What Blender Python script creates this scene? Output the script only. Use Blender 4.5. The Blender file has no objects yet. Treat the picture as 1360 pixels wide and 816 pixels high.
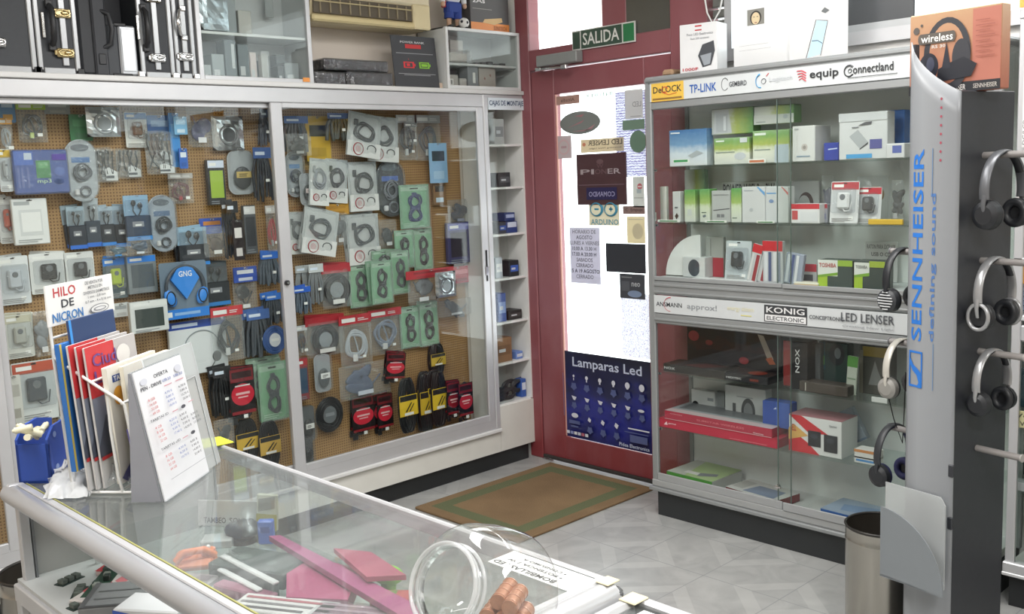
import bpy, math, random
from mathutils import Matrix, Vector
random.seed(7)
R = math.radians
sc = bpy.context.scene
col = sc.collection
PI = math.pi

# ---------------------------------------------------------------- camera
def cam_axes(yaw, pit, rol):
    f = Vector((math.cos(yaw) * math.cos(pit), math.sin(yaw) * math.cos(pit), -math.sin(pit)))
    r = Vector((math.sin(yaw), -math.cos(yaw), 0)); u = r.cross(f)
    return (math.cos(rol) * r + math.sin(rol) * u, -math.sin(rol) * r + math.cos(rol) * u, f)
_r, _u, _f = cam_axes(R(46.22), R(7.71), R(-2.255))
cam = bpy.data.objects.new('camera', bpy.data.cameras.new('camera')); col.objects.link(cam)
cam.matrix_world = Matrix(((_r.x, _u.x, -_f.x, 0), (_r.y, _u.y, -_f.y, 0), (_r.z, _u.z, -_f.z, 1.55), (0, 0, 0, 1)))
cam.data.sensor_width = 36; cam.data.lens = 1323 / 1360 * 36
cam.data.clip_start = .02; cam.data.clip_end = 100
sc.camera = cam

# ---------------------------------------------------------------- colour management, world, lights
sc.view_settings.view_transform = 'Standard'; sc.view_settings.look = 'None'
sc.view_settings.gamma = 1; sc.view_settings.use_curve_mapping = False
sc.view_settings.exposure = 0.42
sc.cycles.transparent_max_bounces = 40; sc.cycles.max_bounces = 10
sc.cycles.glossy_bounces = 5; sc.cycles.diffuse_bounces = 4; sc.cycles.transmission_bounces = 6
sc.cycles.caustics_reflective = False; sc.cycles.caustics_refractive = False
sc.cycles.sample_clamp_indirect = 6
w = bpy.data.worlds.new('sky'); sc.world = w; w.use_nodes = True
wb = w.node_tree.nodes['Background']; wb.inputs[0].default_value = (0.93, 0.97, 1, 1); wb.inputs[1].default_value = 3.2

def area(name, loc, sx, sy, power, color=(1, 1, 1), rot=(0, 0, 0)):
    l = bpy.data.lights.new(name, 'AREA'); l.shape = 'RECTANGLE'; l.size = sx; l.size_y = sy
    l.energy = power; l.color = color
    o = bpy.data.objects.new(name, l); o.location = loc; o.rotation_euler = rot; col.objects.link(o); return o
LC = (1.0, .985, .965)
area('tube_light_counter', (1.9, 2.3, 2.66), 1.25, .5, 26, LC)
area('tube_light_entrance', (2.75, 1.3, 2.66), .5, 1.25, 21, LC)
area('tube_light_till', (0.4, 1.9, 2.66), 1.25, .5, 30, LC)
area('tube_light_back', (0.9, -0.3, 2.66), 1.25, .5, 46, LC)

# ---------------------------------------------------------------- materials
_M = {}
def srgb(c):
    if isinstance(c, str):
        c = [int(c[i:i + 2], 16) / 255 for i in (1, 3, 5)]
    return tuple((x / 12.92 if x <= .04045 else ((x + .055) / 1.055) ** 2.4) for x in c)
def node_mat(name):
    m = bpy.data.materials.new(name); m.use_nodes = True
    return m, m.node_tree.nodes, m.node_tree.links, m.node_tree.nodes['Principled BSDF']
def P(c, rough=.5, metal=0, spec=.5, var=.06, scale=14):
    """plain painted / printed / plastic surface: principled with faint procedural mottling"""
    k = (c, rough, metal, spec, var)
    if k in _M: return _M[k]
    m, n, l, b = node_mat('surface_' + (c if isinstance(c, str) else 'x').strip('#'))
    rgb = srgb(c)
    nz = n.new('ShaderNodeTexNoise'); nz.inputs['Scale'].default_value = scale; nz.inputs['Detail'].default_value = 3
    tc = n.new('ShaderNodeTexCoord'); l.new(tc.outputs['Object'], nz.inputs['Vector'])
    mx = n.new('ShaderNodeMix'); mx.data_type = 'RGBA'
    mx.inputs['A'].default_value = (*[x * (1 - var) for x in rgb], 1)
    mx.inputs['B'].default_value = (*[min(1, x * (1 + var)) for x in rgb], 1)
    l.new(nz.outputs['Fac'], mx.inputs['Factor']); l.new(mx.outputs['Result'], b.inputs['Base Color'])
    b.inputs['Roughness'].default_value = rough; b.inputs['Metallic'].default_value = metal
    b.inputs['Specular IOR Level'].default_value = spec
    _M[k] = m; return m
def glassy(name, tint, rough, ior=1.45, haze=0, bump=0, bscale=30, gain=1.0):
    if name in _M: return _M[name]
    m, n, l, b = node_mat(name); n.remove(b)
    out = n['Material Output']
    tr = n.new('ShaderNodeBsdfTransparent'); tr.inputs[0].default_value = (*tint, 1)
    gl = n.new('ShaderNodeBsdfGlossy'); gl.inputs['Roughness'].default_value = rough
    fr = n.new('ShaderNodeLayerWeight'); fr.inputs['Blend'].default_value = .5      # facing = 1 - |cos|
    pw = n.new('ShaderNodeMath'); pw.operation = 'POWER'; pw.inputs[1].default_value = 5; l.new(fr.outputs['Facing'], pw.inputs[0])
    f0 = ((ior - 1) / (ior + 1)) ** 2
    ml = n.new('ShaderNodeMath'); ml.operation = 'MULTIPLY_ADD'; ml.inputs[1].default_value = (1 - f0) * min(gain, 1); ml.inputs[2].default_value = f0 * gain; ml.use_clamp = True
    l.new(pw.outputs[0], ml.inputs[0])
    mx = n.new('ShaderNodeMixShader'); l.new(ml.outputs[0], mx.inputs[0])
    if haze:
        df = n.new('ShaderNodeBsdfDiffuse'); df.inputs[0].default_value = (.85, .87, .88, 1)
        m2 = n.new('ShaderNodeMixShader'); m2.inputs[0].default_value = haze
        l.new(tr.outputs[0], m2.inputs[1]); l.new(df.outputs[0], m2.inputs[2]); l.new(m2.outputs[0], mx.inputs[1])
    else:
        l.new(tr.outputs[0], mx.inputs[1])
    l.new(gl.outputs[0], mx.inputs[2]); l.new(mx.outputs[0], out.inputs['Surface'])
    if bump:
        nz = n.new('ShaderNodeTexNoise'); nz.inputs['Scale'].default_value = bscale; nz.inputs['Detail'].default_value = 2
        tc = n.new('ShaderNodeTexCoord'); l.new(tc.outputs['Object'], nz.inputs['Vector'])
        bp = n.new('ShaderNodeBump'); bp.inputs['Strength'].default_value = bump; bp.inputs['Distance'].default_value = .02
        l.new(nz.outputs['Fac'], bp.inputs['Height']); l.new(bp.outputs[0], gl.inputs['Normal']); l.new(bp.outputs[0], fr.inputs['Normal'])
    _M[name] = m; return m
GLASS = glassy('window_glass', (.955, .975, .965), .0, 1.42)
TOPGLASS = glassy('counter_glass', (.94, .96, .955), .03, 1.5, haze=.045)
SHELFGLASS = glassy('shelf_glass', (.93, .97, .955), .02, 1.5)
BAG = glassy('polybag', (.95, .96, .96), .2, 1.5, haze=.10, bump=.5, bscale=24)
DOME = glassy('blister_plastic', (.95, .96, .97), .08, 1.5, haze=.05, bump=.4, bscale=40, gain=1.2)
JAR = glassy('jar_plastic', (.95, .955, .95), .06, 1.7, haze=.05, bump=.35, bscale=9)
ACR = glassy('acrylic', (.82, .84, .85), .05, 1.5, haze=.12)
ACR2 = glassy('frosted_acrylic', (.75, .78, .77), .2, 1.5, haze=.4)
TISSUE = glassy('thin_bag', (.9, .92, .94), .25, 1.5, haze=.62, bump=.8, bscale=22)

def alu_mat():
    m, n, l, b = node_mat('aluminium')
    nz = n.new('ShaderNodeTexNoise'); nz.inputs['Scale'].default_value = 6; nz.inputs['Detail'].default_value = 4
    tc = n.new('ShaderNodeTexCoord'); l.new(tc.outputs['Object'], nz.inputs['Vector'])
    cr = n.new('ShaderNodeValToRGB'); cr.color_ramp.elements[0].color = (.50, .505, .52, 1); cr.color_ramp.elements[1].color = (.62, .625, .64, 1)
    l.new(nz.outputs['Fac'], cr.inputs[0]); l.new(cr.outputs[0], b.inputs['Base Color'])
    b.inputs['Metallic'].default_value = .35; b.inputs['Roughness'].default_value = .38
    return m
ALU = alu_mat()
ALU2 = P('#979a9b', .38, .35, var=.05, scale=6)
CHROME = P('#d8d8d8', .12, 1, var=.02)
STEEL = P('#b7b4ae', .22, .95, var=.04)
WHITE = P('#e4e4e1', .45); CREAM = P('#dddad2', .5); WALLW = P('#e6dcd1', .8, var=.03, scale=4)
BLACK = P('#1b1c1f', .45); DK = P('#2a2c31', .5); RED = P('#c22a36', .45); GREY = P('#8f9294', .5)
BLUE = P('#2b50b4', .4); PAPER = P('#e9e9e6', .7)

def pegboard_mat():
    m, n, l, b = node_mat('pegboard')
    tc = n.new('ShaderNodeTexCoord')
    mp = n.new('ShaderNodeMapping'); mp.inputs['Scale'].default_value = (1 / .0127,) * 3
    l.new(tc.outputs['Object'], mp.inputs[0])
    fr = n.new('ShaderNodeVectorMath'); fr.operation = 'FRACTION'; l.new(mp.outputs[0], fr.inputs[0])
    sb = n.new('ShaderNodeVectorMath'); sb.operation = 'SUBTRACT'; sb.inputs[1].default_value = (.5, .5, .5); l.new(fr.outputs[0], sb.inputs[0])
    ml = n.new('ShaderNodeVectorMath'); ml.operation = 'MULTIPLY'; ml.inputs[1].default_value = (1, 0, 1); l.new(sb.outputs[0], ml.inputs[0])
    ln = n.new('ShaderNodeVectorMath'); ln.operation = 'LENGTH'; l.new(ml.outputs[0], ln.inputs[0])
    ls = n.new('ShaderNodeMath'); ls.operation = 'LESS_THAN'; ls.inputs[1].default_value = .25; l.new(ln.outputs['Value'], ls.inputs[0])
    nz = n.new('ShaderNodeTexNoise'); nz.inputs['Scale'].default_value = 5; nz.inputs['Detail'].default_value = 6; l.new(tc.outputs['Object'], nz.inputs['Vector'])
    cr = n.new('ShaderNodeValToRGB'); cr.color_ramp.elements[0].color = (*srgb('#97744b'), 1); cr.color_ramp.elements[1].color = (*srgb('#b59164'), 1)
    l.new(nz.outputs['Fac'], cr.inputs[0])
    mx = n.new('ShaderNodeMix'); mx.data_type = 'RGBA'; mx.inputs['B'].default_value = (*srgb('#6d4c2c'), 1)
    l.new(ls.outputs[0], mx.inputs['Factor']); l.new(cr.outputs[0], mx.inputs['A']); l.new(mx.outputs['Result'], b.inputs['Base Color'])
    b.inputs['Roughness'].default_value = .7
    return m
PEG = pegboard_mat()

def floor_mat():
    m, n, l, b = node_mat('floor_tiles')
    tc = n.new('ShaderNodeTexCoord'); sp = n.new('ShaderNodeSeparateXYZ'); l.new(tc.outputs['Object'], sp.inputs[0])
    def mth(op, a, bb=None, c=None):
        k = n.new('ShaderNodeMath'); k.operation = op
        for i, v in enumerate((a, bb, c)):
            if v is None: continue
            if isinstance(v, (int, float)): k.inputs[i].default_value = v
            else: l.new(v, k.inputs[i])
        return k.outputs[0]
    u = mth('DIVIDE', mth('SUBTRACT', sp.outputs[0], 3.0 - 3.27), .327)
    v = mth('DIVIDE', mth('SUBTRACT', sp.outputs[1], 2.463 - 3.27), .327)
    fu = mth('ABSOLUTE', mth('SUBTRACT', mth('FRACT', u), .5)); fv = mth('ABSOLUTE', mth('SUBTRACT', mth('FRACT', v), .5))
    grout = mth('GREATER_THAN', mth('MAXIMUM', fu, fv), .4945)
    pu = mth('PINGPONG', u, 1); pv = mth('PINGPONG', mth('ADD', v, 0.0), 1)
    s = mth('FRACT', mth('MULTIPLY', mth('ADD', pu, pv), 1.0))
    band = mth('MULTIPLY', mth('GREATER_THAN', s, .36), mth('LESS_THAN', s, .60))
    nz = n.new('ShaderNodeTexNoise'); nz.inputs['Scale'].default_value = 7; nz.inputs['Detail'].default_value = 7; nz.inputs['Distortion'].default_value = 1.2
    l.new(tc.outputs['Object'], nz.inputs['Vector'])
    cr = n.new('ShaderNodeValToRGB')
    cr.color_ramp.elements[0].position = .3; cr.color_ramp.elements[0].color = (*srgb('#999a99'), 1)
    cr.color_ramp.elements[1].position = .7; cr.color_ramp.elements[1].color = (*srgb('#acadab'), 1)
    l.new(nz.outputs['Fac'], cr.inputs[0])
    m1 = n.new('ShaderNodeMix'); m1.data_type = 'RGBA'; m1.inputs['B'].default_value = (*srgb('#bcbdba'), 1)
    l.new(mth('MULTIPLY', band, .38), m1.inputs['Factor']); l.new(cr.outputs[0], m1.inputs['A'])
    m2 = n.new('ShaderNodeMix'); m2.data_type = 'RGBA'; m2.inputs['B'].default_value = (*srgb('#8b8d8f'), 1)
    l.new(grout, m2.inputs['Factor']); l.new(m1.outputs['Result'], m2.inputs['A']); l.new(m2.outputs['Result'], b.inputs['Base Color'])
    b.inputs['Roughness'].default_value = .32
    return m
def mat_rug():
    m, n, l, b = node_mat('coir_mat')
    tc = n.new('ShaderNodeTexCoord'); sp = n.new('ShaderNodeSeparateXYZ'); l.new(tc.outputs['Object'], sp.inputs[0])
    nz = n.new('ShaderNodeTexNoise'); nz.inputs['Scale'].default_value = 3; nz.inputs['Detail'].default_value = 8; l.new(tc.outputs['Object'], nz.inputs['Vector'])
    n2 = n.new('ShaderNodeTexNoise'); n2.inputs['Scale'].default_value = 160; l.new(tc.outputs['Object'], n2.inputs['Vector'])
    def mth(op, a, bb=None):
        k = n.new('ShaderNodeMath'); k.operation = op
        for i, v in enumerate((a, bb)):
            if v is None: continue
            if isinstance(v, (int, float)): k.inputs[i].default_value = v
            else: l.new(v, k.inputs[i])
        return k.outputs[0]
    ax = mth('ABSOLUTE', sp.outputs[0]); ay = mth('ABSOLUTE', sp.outputs[1])
    ex = mth('SUBTRACT', .46, ax); ey = mth('SUBTRACT', .345, ay)
    e = mth('ADD', mth('MINIMUM', ex, ey), mth('MULTIPLY', mth('SUBTRACT', n2.outputs['Fac'], .5), .012))
    band = mth('MULTIPLY', mth('GREATER_THAN', e, .055), mth('LESS_THAN', e, .125))
    cr = n.new('ShaderNodeValToRGB')
    cr.color_ramp.elements[0].position = .3; cr.color_ramp.elements[0].color = (*srgb('#75614a'), 1)
    cr.color_ramp.elements[1].position = .7; cr.color_ramp.elements[1].color = (*srgb('#887156'), 1)
    l.new(nz.outputs['Fac'], cr.inputs[0])
    m1 = n.new('ShaderNodeMix'); m1.data_type = 'RGBA'; m1.inputs['B'].default_value = (*srgb('#63694f'), 1)
    l.new(band, m1.inputs['Factor']); l.new(cr.outputs[0], m1.inputs['A']); l.new(m1.outputs['Result'], b.inputs['Base Color'])
    bp = n.new('ShaderNodeBump'); bp.inputs['Strength'].default_value = .8; bp.inputs['Distance'].default_value = .004
    l.new(n2.outputs['Fac'], bp.inputs['Height']); l.new(bp.outputs[0], b.inputs['Normal'])
    b.inputs['Roughness'].default_value = 1; b.inputs['Specular IOR Level'].default_value = .1
    return m
def ramp_mat(name, stops, rough=.4, axis=2, noise=.12, scale=9):
    """colours fading along one axis"""
    if name in _M: return _M[name]
    m, n, l, b = node_mat(name)
    tc = n.new('ShaderNodeTexCoord'); sp = n.new('ShaderNodeSeparateXYZ'); l.new(tc.outputs['Generated'], sp.inputs[0])
    nz = n.new('ShaderNodeTexNoise'); nz.inputs['Scale'].default_value = scale; nz.inputs['Detail'].default_value = 4
    l.new(tc.outputs['Generated'], nz.inputs['Vector'])
    a = n.new('ShaderNodeMath'); a.operation = 'MULTIPLY_ADD'; a.inputs[1].default_value = noise * 2
    l.new(nz.outputs['Fac'], a.inputs[0]); l.new(sp.outputs[axis], a.inputs[2])
    s = n.new('ShaderNodeMath'); s.operation = 'SUBTRACT'; s.inputs[1].default_value = noise; l.new(a.outputs[0], s.inputs[0])
    cr = n.new('ShaderNodeValToRGB'); e = cr.color_ramp.elements
    e[0].position = stops[0][0]; e[0].color = (*srgb(stops[0][1]), 1); e[1].position = stops[-1][0]; e[1].color = (*srgb(stops[-1][1]), 1)
    for p, c in stops[1:-1]:
        q = e.new(p); q.color = (*srgb(c), 1)
    l.new(s.outputs[0], cr.inputs[0]); l.new(cr.outputs[0], b.inputs['Base Color']); b.inputs['Roughness'].default_value = rough
    _M[name] = m; return m
def M_(c):
    if not isinstance(c, str): return c
    return P(c, .4) if c.startswith('#') else globals()[c]

# ---------------------------------------------------------------- mesh helpers
_TXT = {}
def text_geo(s):
    if s not in _TXT:
        cu = bpy.data.curves.new('t', 'FONT'); cu.body = s; cu.size = 1; cu.resolution_u = 2; cu.offset = .014
        ob = bpy.data.objects.new('t', cu); me = bpy.data.meshes.new_from_object(ob)
        v = [tuple(x.co) for x in me.vertices]; f = [tuple(p.vertices) for p in me.polygons]
        bpy.data.objects.remove(ob); bpy.data.curves.remove(cu); bpy.data.meshes.remove(me)
        xs = [a[0] for a in v] or [0]; ys = [a[1] for a in v] or [0]
        _TXT[s] = (v, f, min(xs), max(xs), min(ys), max(ys))
    return _TXT[s]
class MB:
    def __init__(s): s.v = []; s.f = []; s.m = []; s.sm = []; s.mats = []
    def mi(s, m):
        m = M_(m)
        if m not in s.mats: s.mats.append(m)
        return s.mats.index(m)
    def add(s, vs, fs, m, smooth=False):
        k = len(s.v); i = s.mi(m); s.v += [tuple(p) for p in vs]
        for f in fs: s.f.append(tuple(k + a for a in f)); s.m.append(i); s.sm.append(smooth)
        return s
    def box(s, x0, y0, z0, x1, y1, z1, m, M=None):
        x0, x1 = min(x0, x1), max(x0, x1); y0, y1 = min(y0, y1), max(y0, y1); z0, z1 = min(z0, z1), max(z0, z1)
        vs = [Vector(p) for p in ((x0, y0, z0), (x1, y0, z0), (x1, y1, z0), (x0, y1, z0), (x0, y0, z1), (x1, y0, z1), (x1, y1, z1), (x0, y1, z1))]
        if M: vs = [M @ p for p in vs]
        return s.add(vs, [(0, 3, 2, 1), (4, 5, 6, 7), (0, 1, 5, 4), (1, 2, 6, 5), (2, 3, 7, 6), (3, 0, 4, 7)], m)
    def cbox(s, x0, y0, z0, x1, y1, z1, m, c=.004, M=None):
        """box with chamfered edges"""
        c = min(c, (x1 - x0) / 2.2, (y1 - y0) / 2.2, (z1 - z0) / 2.2)
        vs = []; 
        for iz, z in enumerate((z0, z1)):
            for iy, y in enumerate((y0, y1)):
                for ix, x in enumerate((x0, x1)):
                    sx, sy, sz = (1 if ix == 0 else -1), (1 if iy == 0 else -1), (1 if iz == 0 else -1)
                    vs += [Vector((x, y + sy * c, z + sz * c)), Vector((x + sx * c, y, z + sz * c)), Vector((x + sx * c, y + sy * c, z))]
        if M: vs = [M @ p for p in vs]
        I = lambda ix, iy, iz, k: (iz * 4 + iy * 2 + ix) * 3 + k
        F = []
        F.append((I(0, 0, 0, 0), I(0, 0, 1, 0), I(0, 1, 1, 0), I(0, 1, 0, 0))); F.append((I(1, 0, 0, 0), I(1, 1, 0, 0), I(1, 1, 1, 0), I(1, 0, 1, 0)))
        F.append((I(0, 0, 0, 1), I(1, 0, 0, 1), I(1, 0, 1, 1), I(0, 0, 1, 1))); F.append((I(0, 1, 0, 1), I(0, 1, 1, 1), I(1, 1, 1, 1), I(1, 1, 0, 1)))
        F.append((I(0, 0, 0, 2), I(0, 1, 0, 2), I(1, 1, 0, 2), I(1, 0, 0, 2))); F.append((I(0, 0, 1, 2), I(1, 0, 1, 2), I(1, 1, 1, 2), I(0, 1, 1, 2)))
        for ix in (0, 1):
            for iy in (0, 1): F.append((I(ix, iy, 0, 0), I(ix, iy, 0, 1), I(ix, iy, 1, 1), I(ix, iy, 1, 0)))
        for ix in (0, 1):
            for iz in (0, 1): F.append((I(ix, 0, iz, 0), I(ix, 0, iz, 2), I(ix, 1, iz, 2), I(ix, 1, iz, 0)))
        for iy in (0, 1):
            for iz in (0, 1): F.append((I(0, iy, iz, 1), I(0, iy, iz, 2), I(1, iy, iz, 2), I(1, iy, iz, 1)))
        for ix in (0, 1):
            for iy in (0, 1):
                for iz in (0, 1): F.append((I(ix, iy, iz, 0), I(ix, iy, iz, 1), I(ix, iy, iz, 2)))
        return s.add(vs, F, m)
    def poly(s, pts, m): return s.add(pts, [tuple(range(len(pts)))], m)
    def prism(s, pts, vec, m, smooth=False):
        n = len(pts); pts = [Vector(p) for p in pts]; vec = Vector(vec)
        vs = pts + [p + vec for p in pts]
        s.add(vs, [tuple(range(n))[::-1], tuple(range(n, 2 * n))], m)
        return s.add(vs, [(i, (i + 1) % n, n + (i + 1) % n, n + i) for i in range(n)], m, smooth)
    def cyl(s, p0, p1, r0, r1, m, n=20, caps=True):
        p0, p1 = Vector(p0), Vector(p1); d = (p1 - p0).normalized()
        a = d.orthogonal().normalized(); b = d.cross(a)
        vs = [p + (a * math.cos(2 * PI * i / n) + b * math.sin(2 * PI * i / n)) * r for p, r in ((p0, r0), (p1, r1)) for i in range(n)]
        s.add(vs, [(i, (i + 1) % n, n + (i + 1) % n, n + i) for i in range(n)], m, True)
        if caps: s.add(vs, [tuple(range(n))[::-1], tuple(range(n, 2 * n))], m)
        return s
    def tube(s, pts, r, m, closed=False, n=8, flat=1.0, up=None):
        pts = [Vector(p) for p in pts]; N = len(pts); vs = []
        prev = None
        for i, p in enumerate(pts):
            if closed: t = pts[(i + 1) % N] - pts[i - 1]
            else: t = pts[min(i + 1, N - 1)] - pts[max(i - 1, 0)]
            t = t.normalized() if t.length > 1e-9 else Vector((0, 0, 1))
            if up is not None: a = Vector(up) - t * Vector(up).dot(t)
            elif prev is None: a = t.orthogonal()
            else: a = prev - t * prev.dot(t)
            a.normalize(); prev = a; b = t.cross(a)
            rr = r[i] if isinstance(r, (list, tuple)) else r
            vs += [p + a * math.cos(2 * PI * k / n) * rr + b * math.sin(2 * PI * k / n) * rr * flat for k in range(n)]
        fs = []
        for i in range(N if closed else N - 1):
            j = (i + 1) % N
            fs += [(i * n + k, i * n + (k + 1) % n, j * n + (k + 1) % n, j * n + k) for k in range(n)]
        s.add(vs, fs, m, True)
        if not closed: s.add(vs, [tuple(range(n))[::-1], tuple(range((N - 1) * n, N * n))], m)
        return s
    def ring(s, c, R1, R2, r, m, axis='y', N=28, n=8, a0=0, a1=2 * PI, flat=1):
        c = Vector(c); full = abs(a1 - a0 - 2 * PI) < 1e-6; pts = []
        for i in range(N + (0 if full else 1)):
            a = a0 + (a1 - a0) * i / N; u, v = math.cos(a) * R1, math.sin(a) * R2
            pts.append(c + (Vector((u, 0, v)) if axis == 'y' else Vector((u, v, 0)) if axis == 'z' else Vector((0, u, v))))
        return s.tube(pts, r, m, full, n, flat)
    def ell(s, c, rx, ry, rz, m, nu=16, nv=10, M=None):
        c = Vector(c); vs = []
        for j in range(nv + 1):
            t = PI * j / nv
            for i in range(nu):
                a = 2 * PI * i / nu
                p = Vector((math.sin(t) * math.cos(a) * rx, math.sin(t) * math.sin(a) * ry, math.cos(t) * rz))
                vs.append(c + (M @ p if M else p))
        fs = [(j * nu + i, (j + 1) * nu + i, (j + 1) * nu + (i + 1) % nu, j * nu + (i + 1) % nu) for j in range(nv) for i in range(nu)]
        return s.add(vs, fs, m, True)
    def lathe(s, prof, m, n=40, M=None, smooth=True):
        vs = [Vector((r * math.cos(2 * PI * i / n), r * math.sin(2 * PI * i / n), z)) for r, z in prof for i in range(n)]
        if M: vs = [M @ p for p in vs]
        return s.add(vs, [(j * n + i, j * n + (i + 1) % n, (j + 1) * n + (i + 1) % n, (j + 1) * n + i) for j in range(len(prof) - 1) for i in range(n)], m, smooth)
    def disc(s, c, rx, rz, m, n=28, M=None):
        """ellipse facing -y"""
        vs = [Vector((c[0] + rx * math.cos(2 * PI * i / n), c[1], c[2] + rz * math.sin(2 * PI * i / n))) for i in range(n)]
        if M: vs = [M @ p for p in vs]
        return s.add(vs, [tuple(range(n))], m)
    def text(s, t, x0, z0, x1, z1, y, m, mirror=False, M=None, rot=0):
        """lettering fitted into a rectangle of the local XZ plane, facing -y"""
        v, f, a, b, c, d = text_geo(t)
        if not v: return s
        W, H = (x1 - x0, z1 - z0) if not rot else (z1 - z0, x1 - x0)
        vs = []
        for px, py, _ in v:
            u = (px - a) / (b - a) * W; h = (py - c) / (d - c) * H
            if mirror: u = W - u
            if rot == 1: X, Z = x1 - h, z0 + u
            else: X, Z = x0 + u, z0 + h
            q = Vector((X, y, Z)); vs.append(M @ q if M else q)
        return s.add(vs, f, m)
    def art(s, items, x0, z0, x1, z1, y, M=None):
        """print on a face: r rectangle, e ellipse, t text, p polygon, l line; unit coordinates"""
        W, H = x1 - x0, z1 - z0
        for k, it in enumerate(items):
            yy = y - .0004 * (k + 1); t = it[0]; m = it[-1]
            if t == 'r':
                q = [Vector((x0 + W * a, yy, z0 + H * b)) for a, b in ((it[1], it[2]), (it[3], it[2]), (it[3], it[4]), (it[1], it[4]))]
                s.poly([M @ p if M else p for p in q], m)
            elif t == 'e': s.disc((x0 + W * it[1], yy, z0 + H * it[2]), W * it[3], H * it[4], m, M=M)
            elif t == 'p':
                q = [Vector((x0 + W * a, yy, z0 + H * b)) for a, b in it[1]]
                s.poly([M @ p if M else p for p in q], m)
            elif t == 't': s.text(it[5], x0 + W * it[1], z0 + H * it[2], x0 + W * it[3], z0 + H * it[4], yy, m, M=M)
            elif t == 'm': s.text(it[5], x0 + W * it[1], z0 + H * it[2], x0 + W * it[3], z0 + H * it[4], yy, m, True, M=M)
            elif t == 'v': s.text(it[5], x0 + W * it[1], z0 + H * it[2], x0 + W * it[3], z0 + H * it[4], yy, m, M=M, rot=1)
            elif t == 'l':
                q = [Vector((x0 + W * a, yy, z0 + H * b)) for a, b in it[1]]
                s.tube([M @ p if M else p for p in q], it[2], m, n=5)
        return s
    def obj(s, name, parent=None, loc=None, rz=0):
        me = bpy.data.meshes.new(name); me.from_pydata(s.v, [], s.f)
        for m in s.mats: me.materials.append(m)
        for p, i, sm in zip(me.polygons, s.m, s.sm): p.material_index = i; p.use_smooth = sm
        me.validate(); me.update()
        o = bpy.data.objects.new(name, me); col.objects.link(o)
        if parent is not None: o.parent = parent
        if loc: o.location = loc
        if rz: o.rotation_euler.z = rz
        return o
def tag(o, label, cat, group=None):
    o['label'] = label; o['category'] = cat
    if group: o['group'] = group
    return o
def struct(o): o['kind'] = 'structure'; return o
def thing(name, label, cat, loc=(0, 0, 0), rz=0, group=None, rx=0, ry=0):
    o = bpy.data.objects.new(name, None); o.empty_display_size = .05; col.objects.link(o)
    o.location = loc; o.rotation_euler = (rx, ry, rz); return tag(o, label, cat, group)
RB = -PI / 2        # things in the brand cabinet and on the door wall face -x
def B_(y, z, x): return (x, y, z)

# ================================================================ SETTING
XD, YW, YF = 3.745, 4.0, 3.762       # door wall, left wall, front of the wall display
FLOOR = floor_mat()
struct(MB().box(-1.8, -2.2, -.1, 3.95, 4.1, 0, FLOOR).obj('floor'))
struct(MB().box(-1.8, -2.2, 2.72, 3.95, 4.1, 2.8, P('#d6d3cd', .9)).obj('ceiling'))
struct(MB().box(-1.8, YW, 0, 3.95, YW + .1, 2.72, WALLW).obj('wall_left'))
struct(MB().box(-1.9, -2.2, 0, -1.8, 4.1, 2.72, WALLW).obj('wall_near'))
struct(MB().box(-1.8, -2.3, 0, 3.95, -2.2, 2.72, WALLW).obj('wall_right'))
b = MB()
b.box(XD, 3.80, 0, XD + .15, 4.0, 2.72, P('#ecebe8', .8))
b.box(XD, -2.2, 0, XD + .15, 2.60, 1.985, P('#ecebe8', .8))
b.box(XD, -2.2, 2.66, XD + .15, 3.80, 2.72, P('#ecebe8', .8))
b.box(XD, -2.2, 1.985, XD + .15, -1.6, 2.66, P('#ecebe8', .8))
struct(b.obj('wall_back'))
# ---- red wooden door frame
REDW = ramp_mat('red_painted_wood', [(0, '#833a3e'), (.45, '#9a666c'), (1, '#8d5258')], .38, noise=.35, scale=5)  # reds raised towards milky, door glare and haze mixed into the colour
b = MB()
b.cbox(XD - .004, 3.705, 0, XD + .08, 3.80, 2.66, REDW)
b.cbox(XD - .012, 2.60, 0, XD + .08, 2.80, 2.66, REDW)
b.cbox(XD - .008, 2.80, 2.062, XD + .08, 3.705, 2.165, REDW)
b.cbox(XD - .006, 3.055, 2.165, XD + .08, 3.205, 2.66, REDW)
struct(b.obj('trim_1'))
d = struct(thing('door_1', 'x', 'x', (0, 0, 0))); del d['label']; del d['category']
b = MB()
b.cbox(XD, 3.54, .015, XD + .05, 3.70, 2.055, REDW)
b.cbox(XD, 2.805, .015, XD + .05, 2.962, 2.055, REDW)
b.cbox(XD, 2.962, 1.933, XD + .05, 3.54, 2.055, REDW)
b.cbox(XD, 2.962, .015, XD + .05, 3.54, .15, REDW)
b.cbox(XD + .005, 3.532, .15, XD + .02, 3.542, 1.933, P('#c9978c', .4))
b.obj('door_frame', d)
MB().box(XD + .012, 2.962, .15, XD + .02, 3.535, 1.933, GLASS).obj('door_glass', d)
MB().cbox(XD - .02, 2.85, .012, XD - .001, 3.69, .03, P('#33302e', .6), .003).obj('draught_strip', d)
t = struct(MB().box(XD - .004, 3.205, 2.165, XD + .004, 3.705, 2.66, GLASS).obj('window_1'))
t = struct(MB().box(XD - .004, 2.80, 2.165, XD + .004, 3.055, 2.66, P('#55544f', .2)).obj('window_2'))
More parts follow.
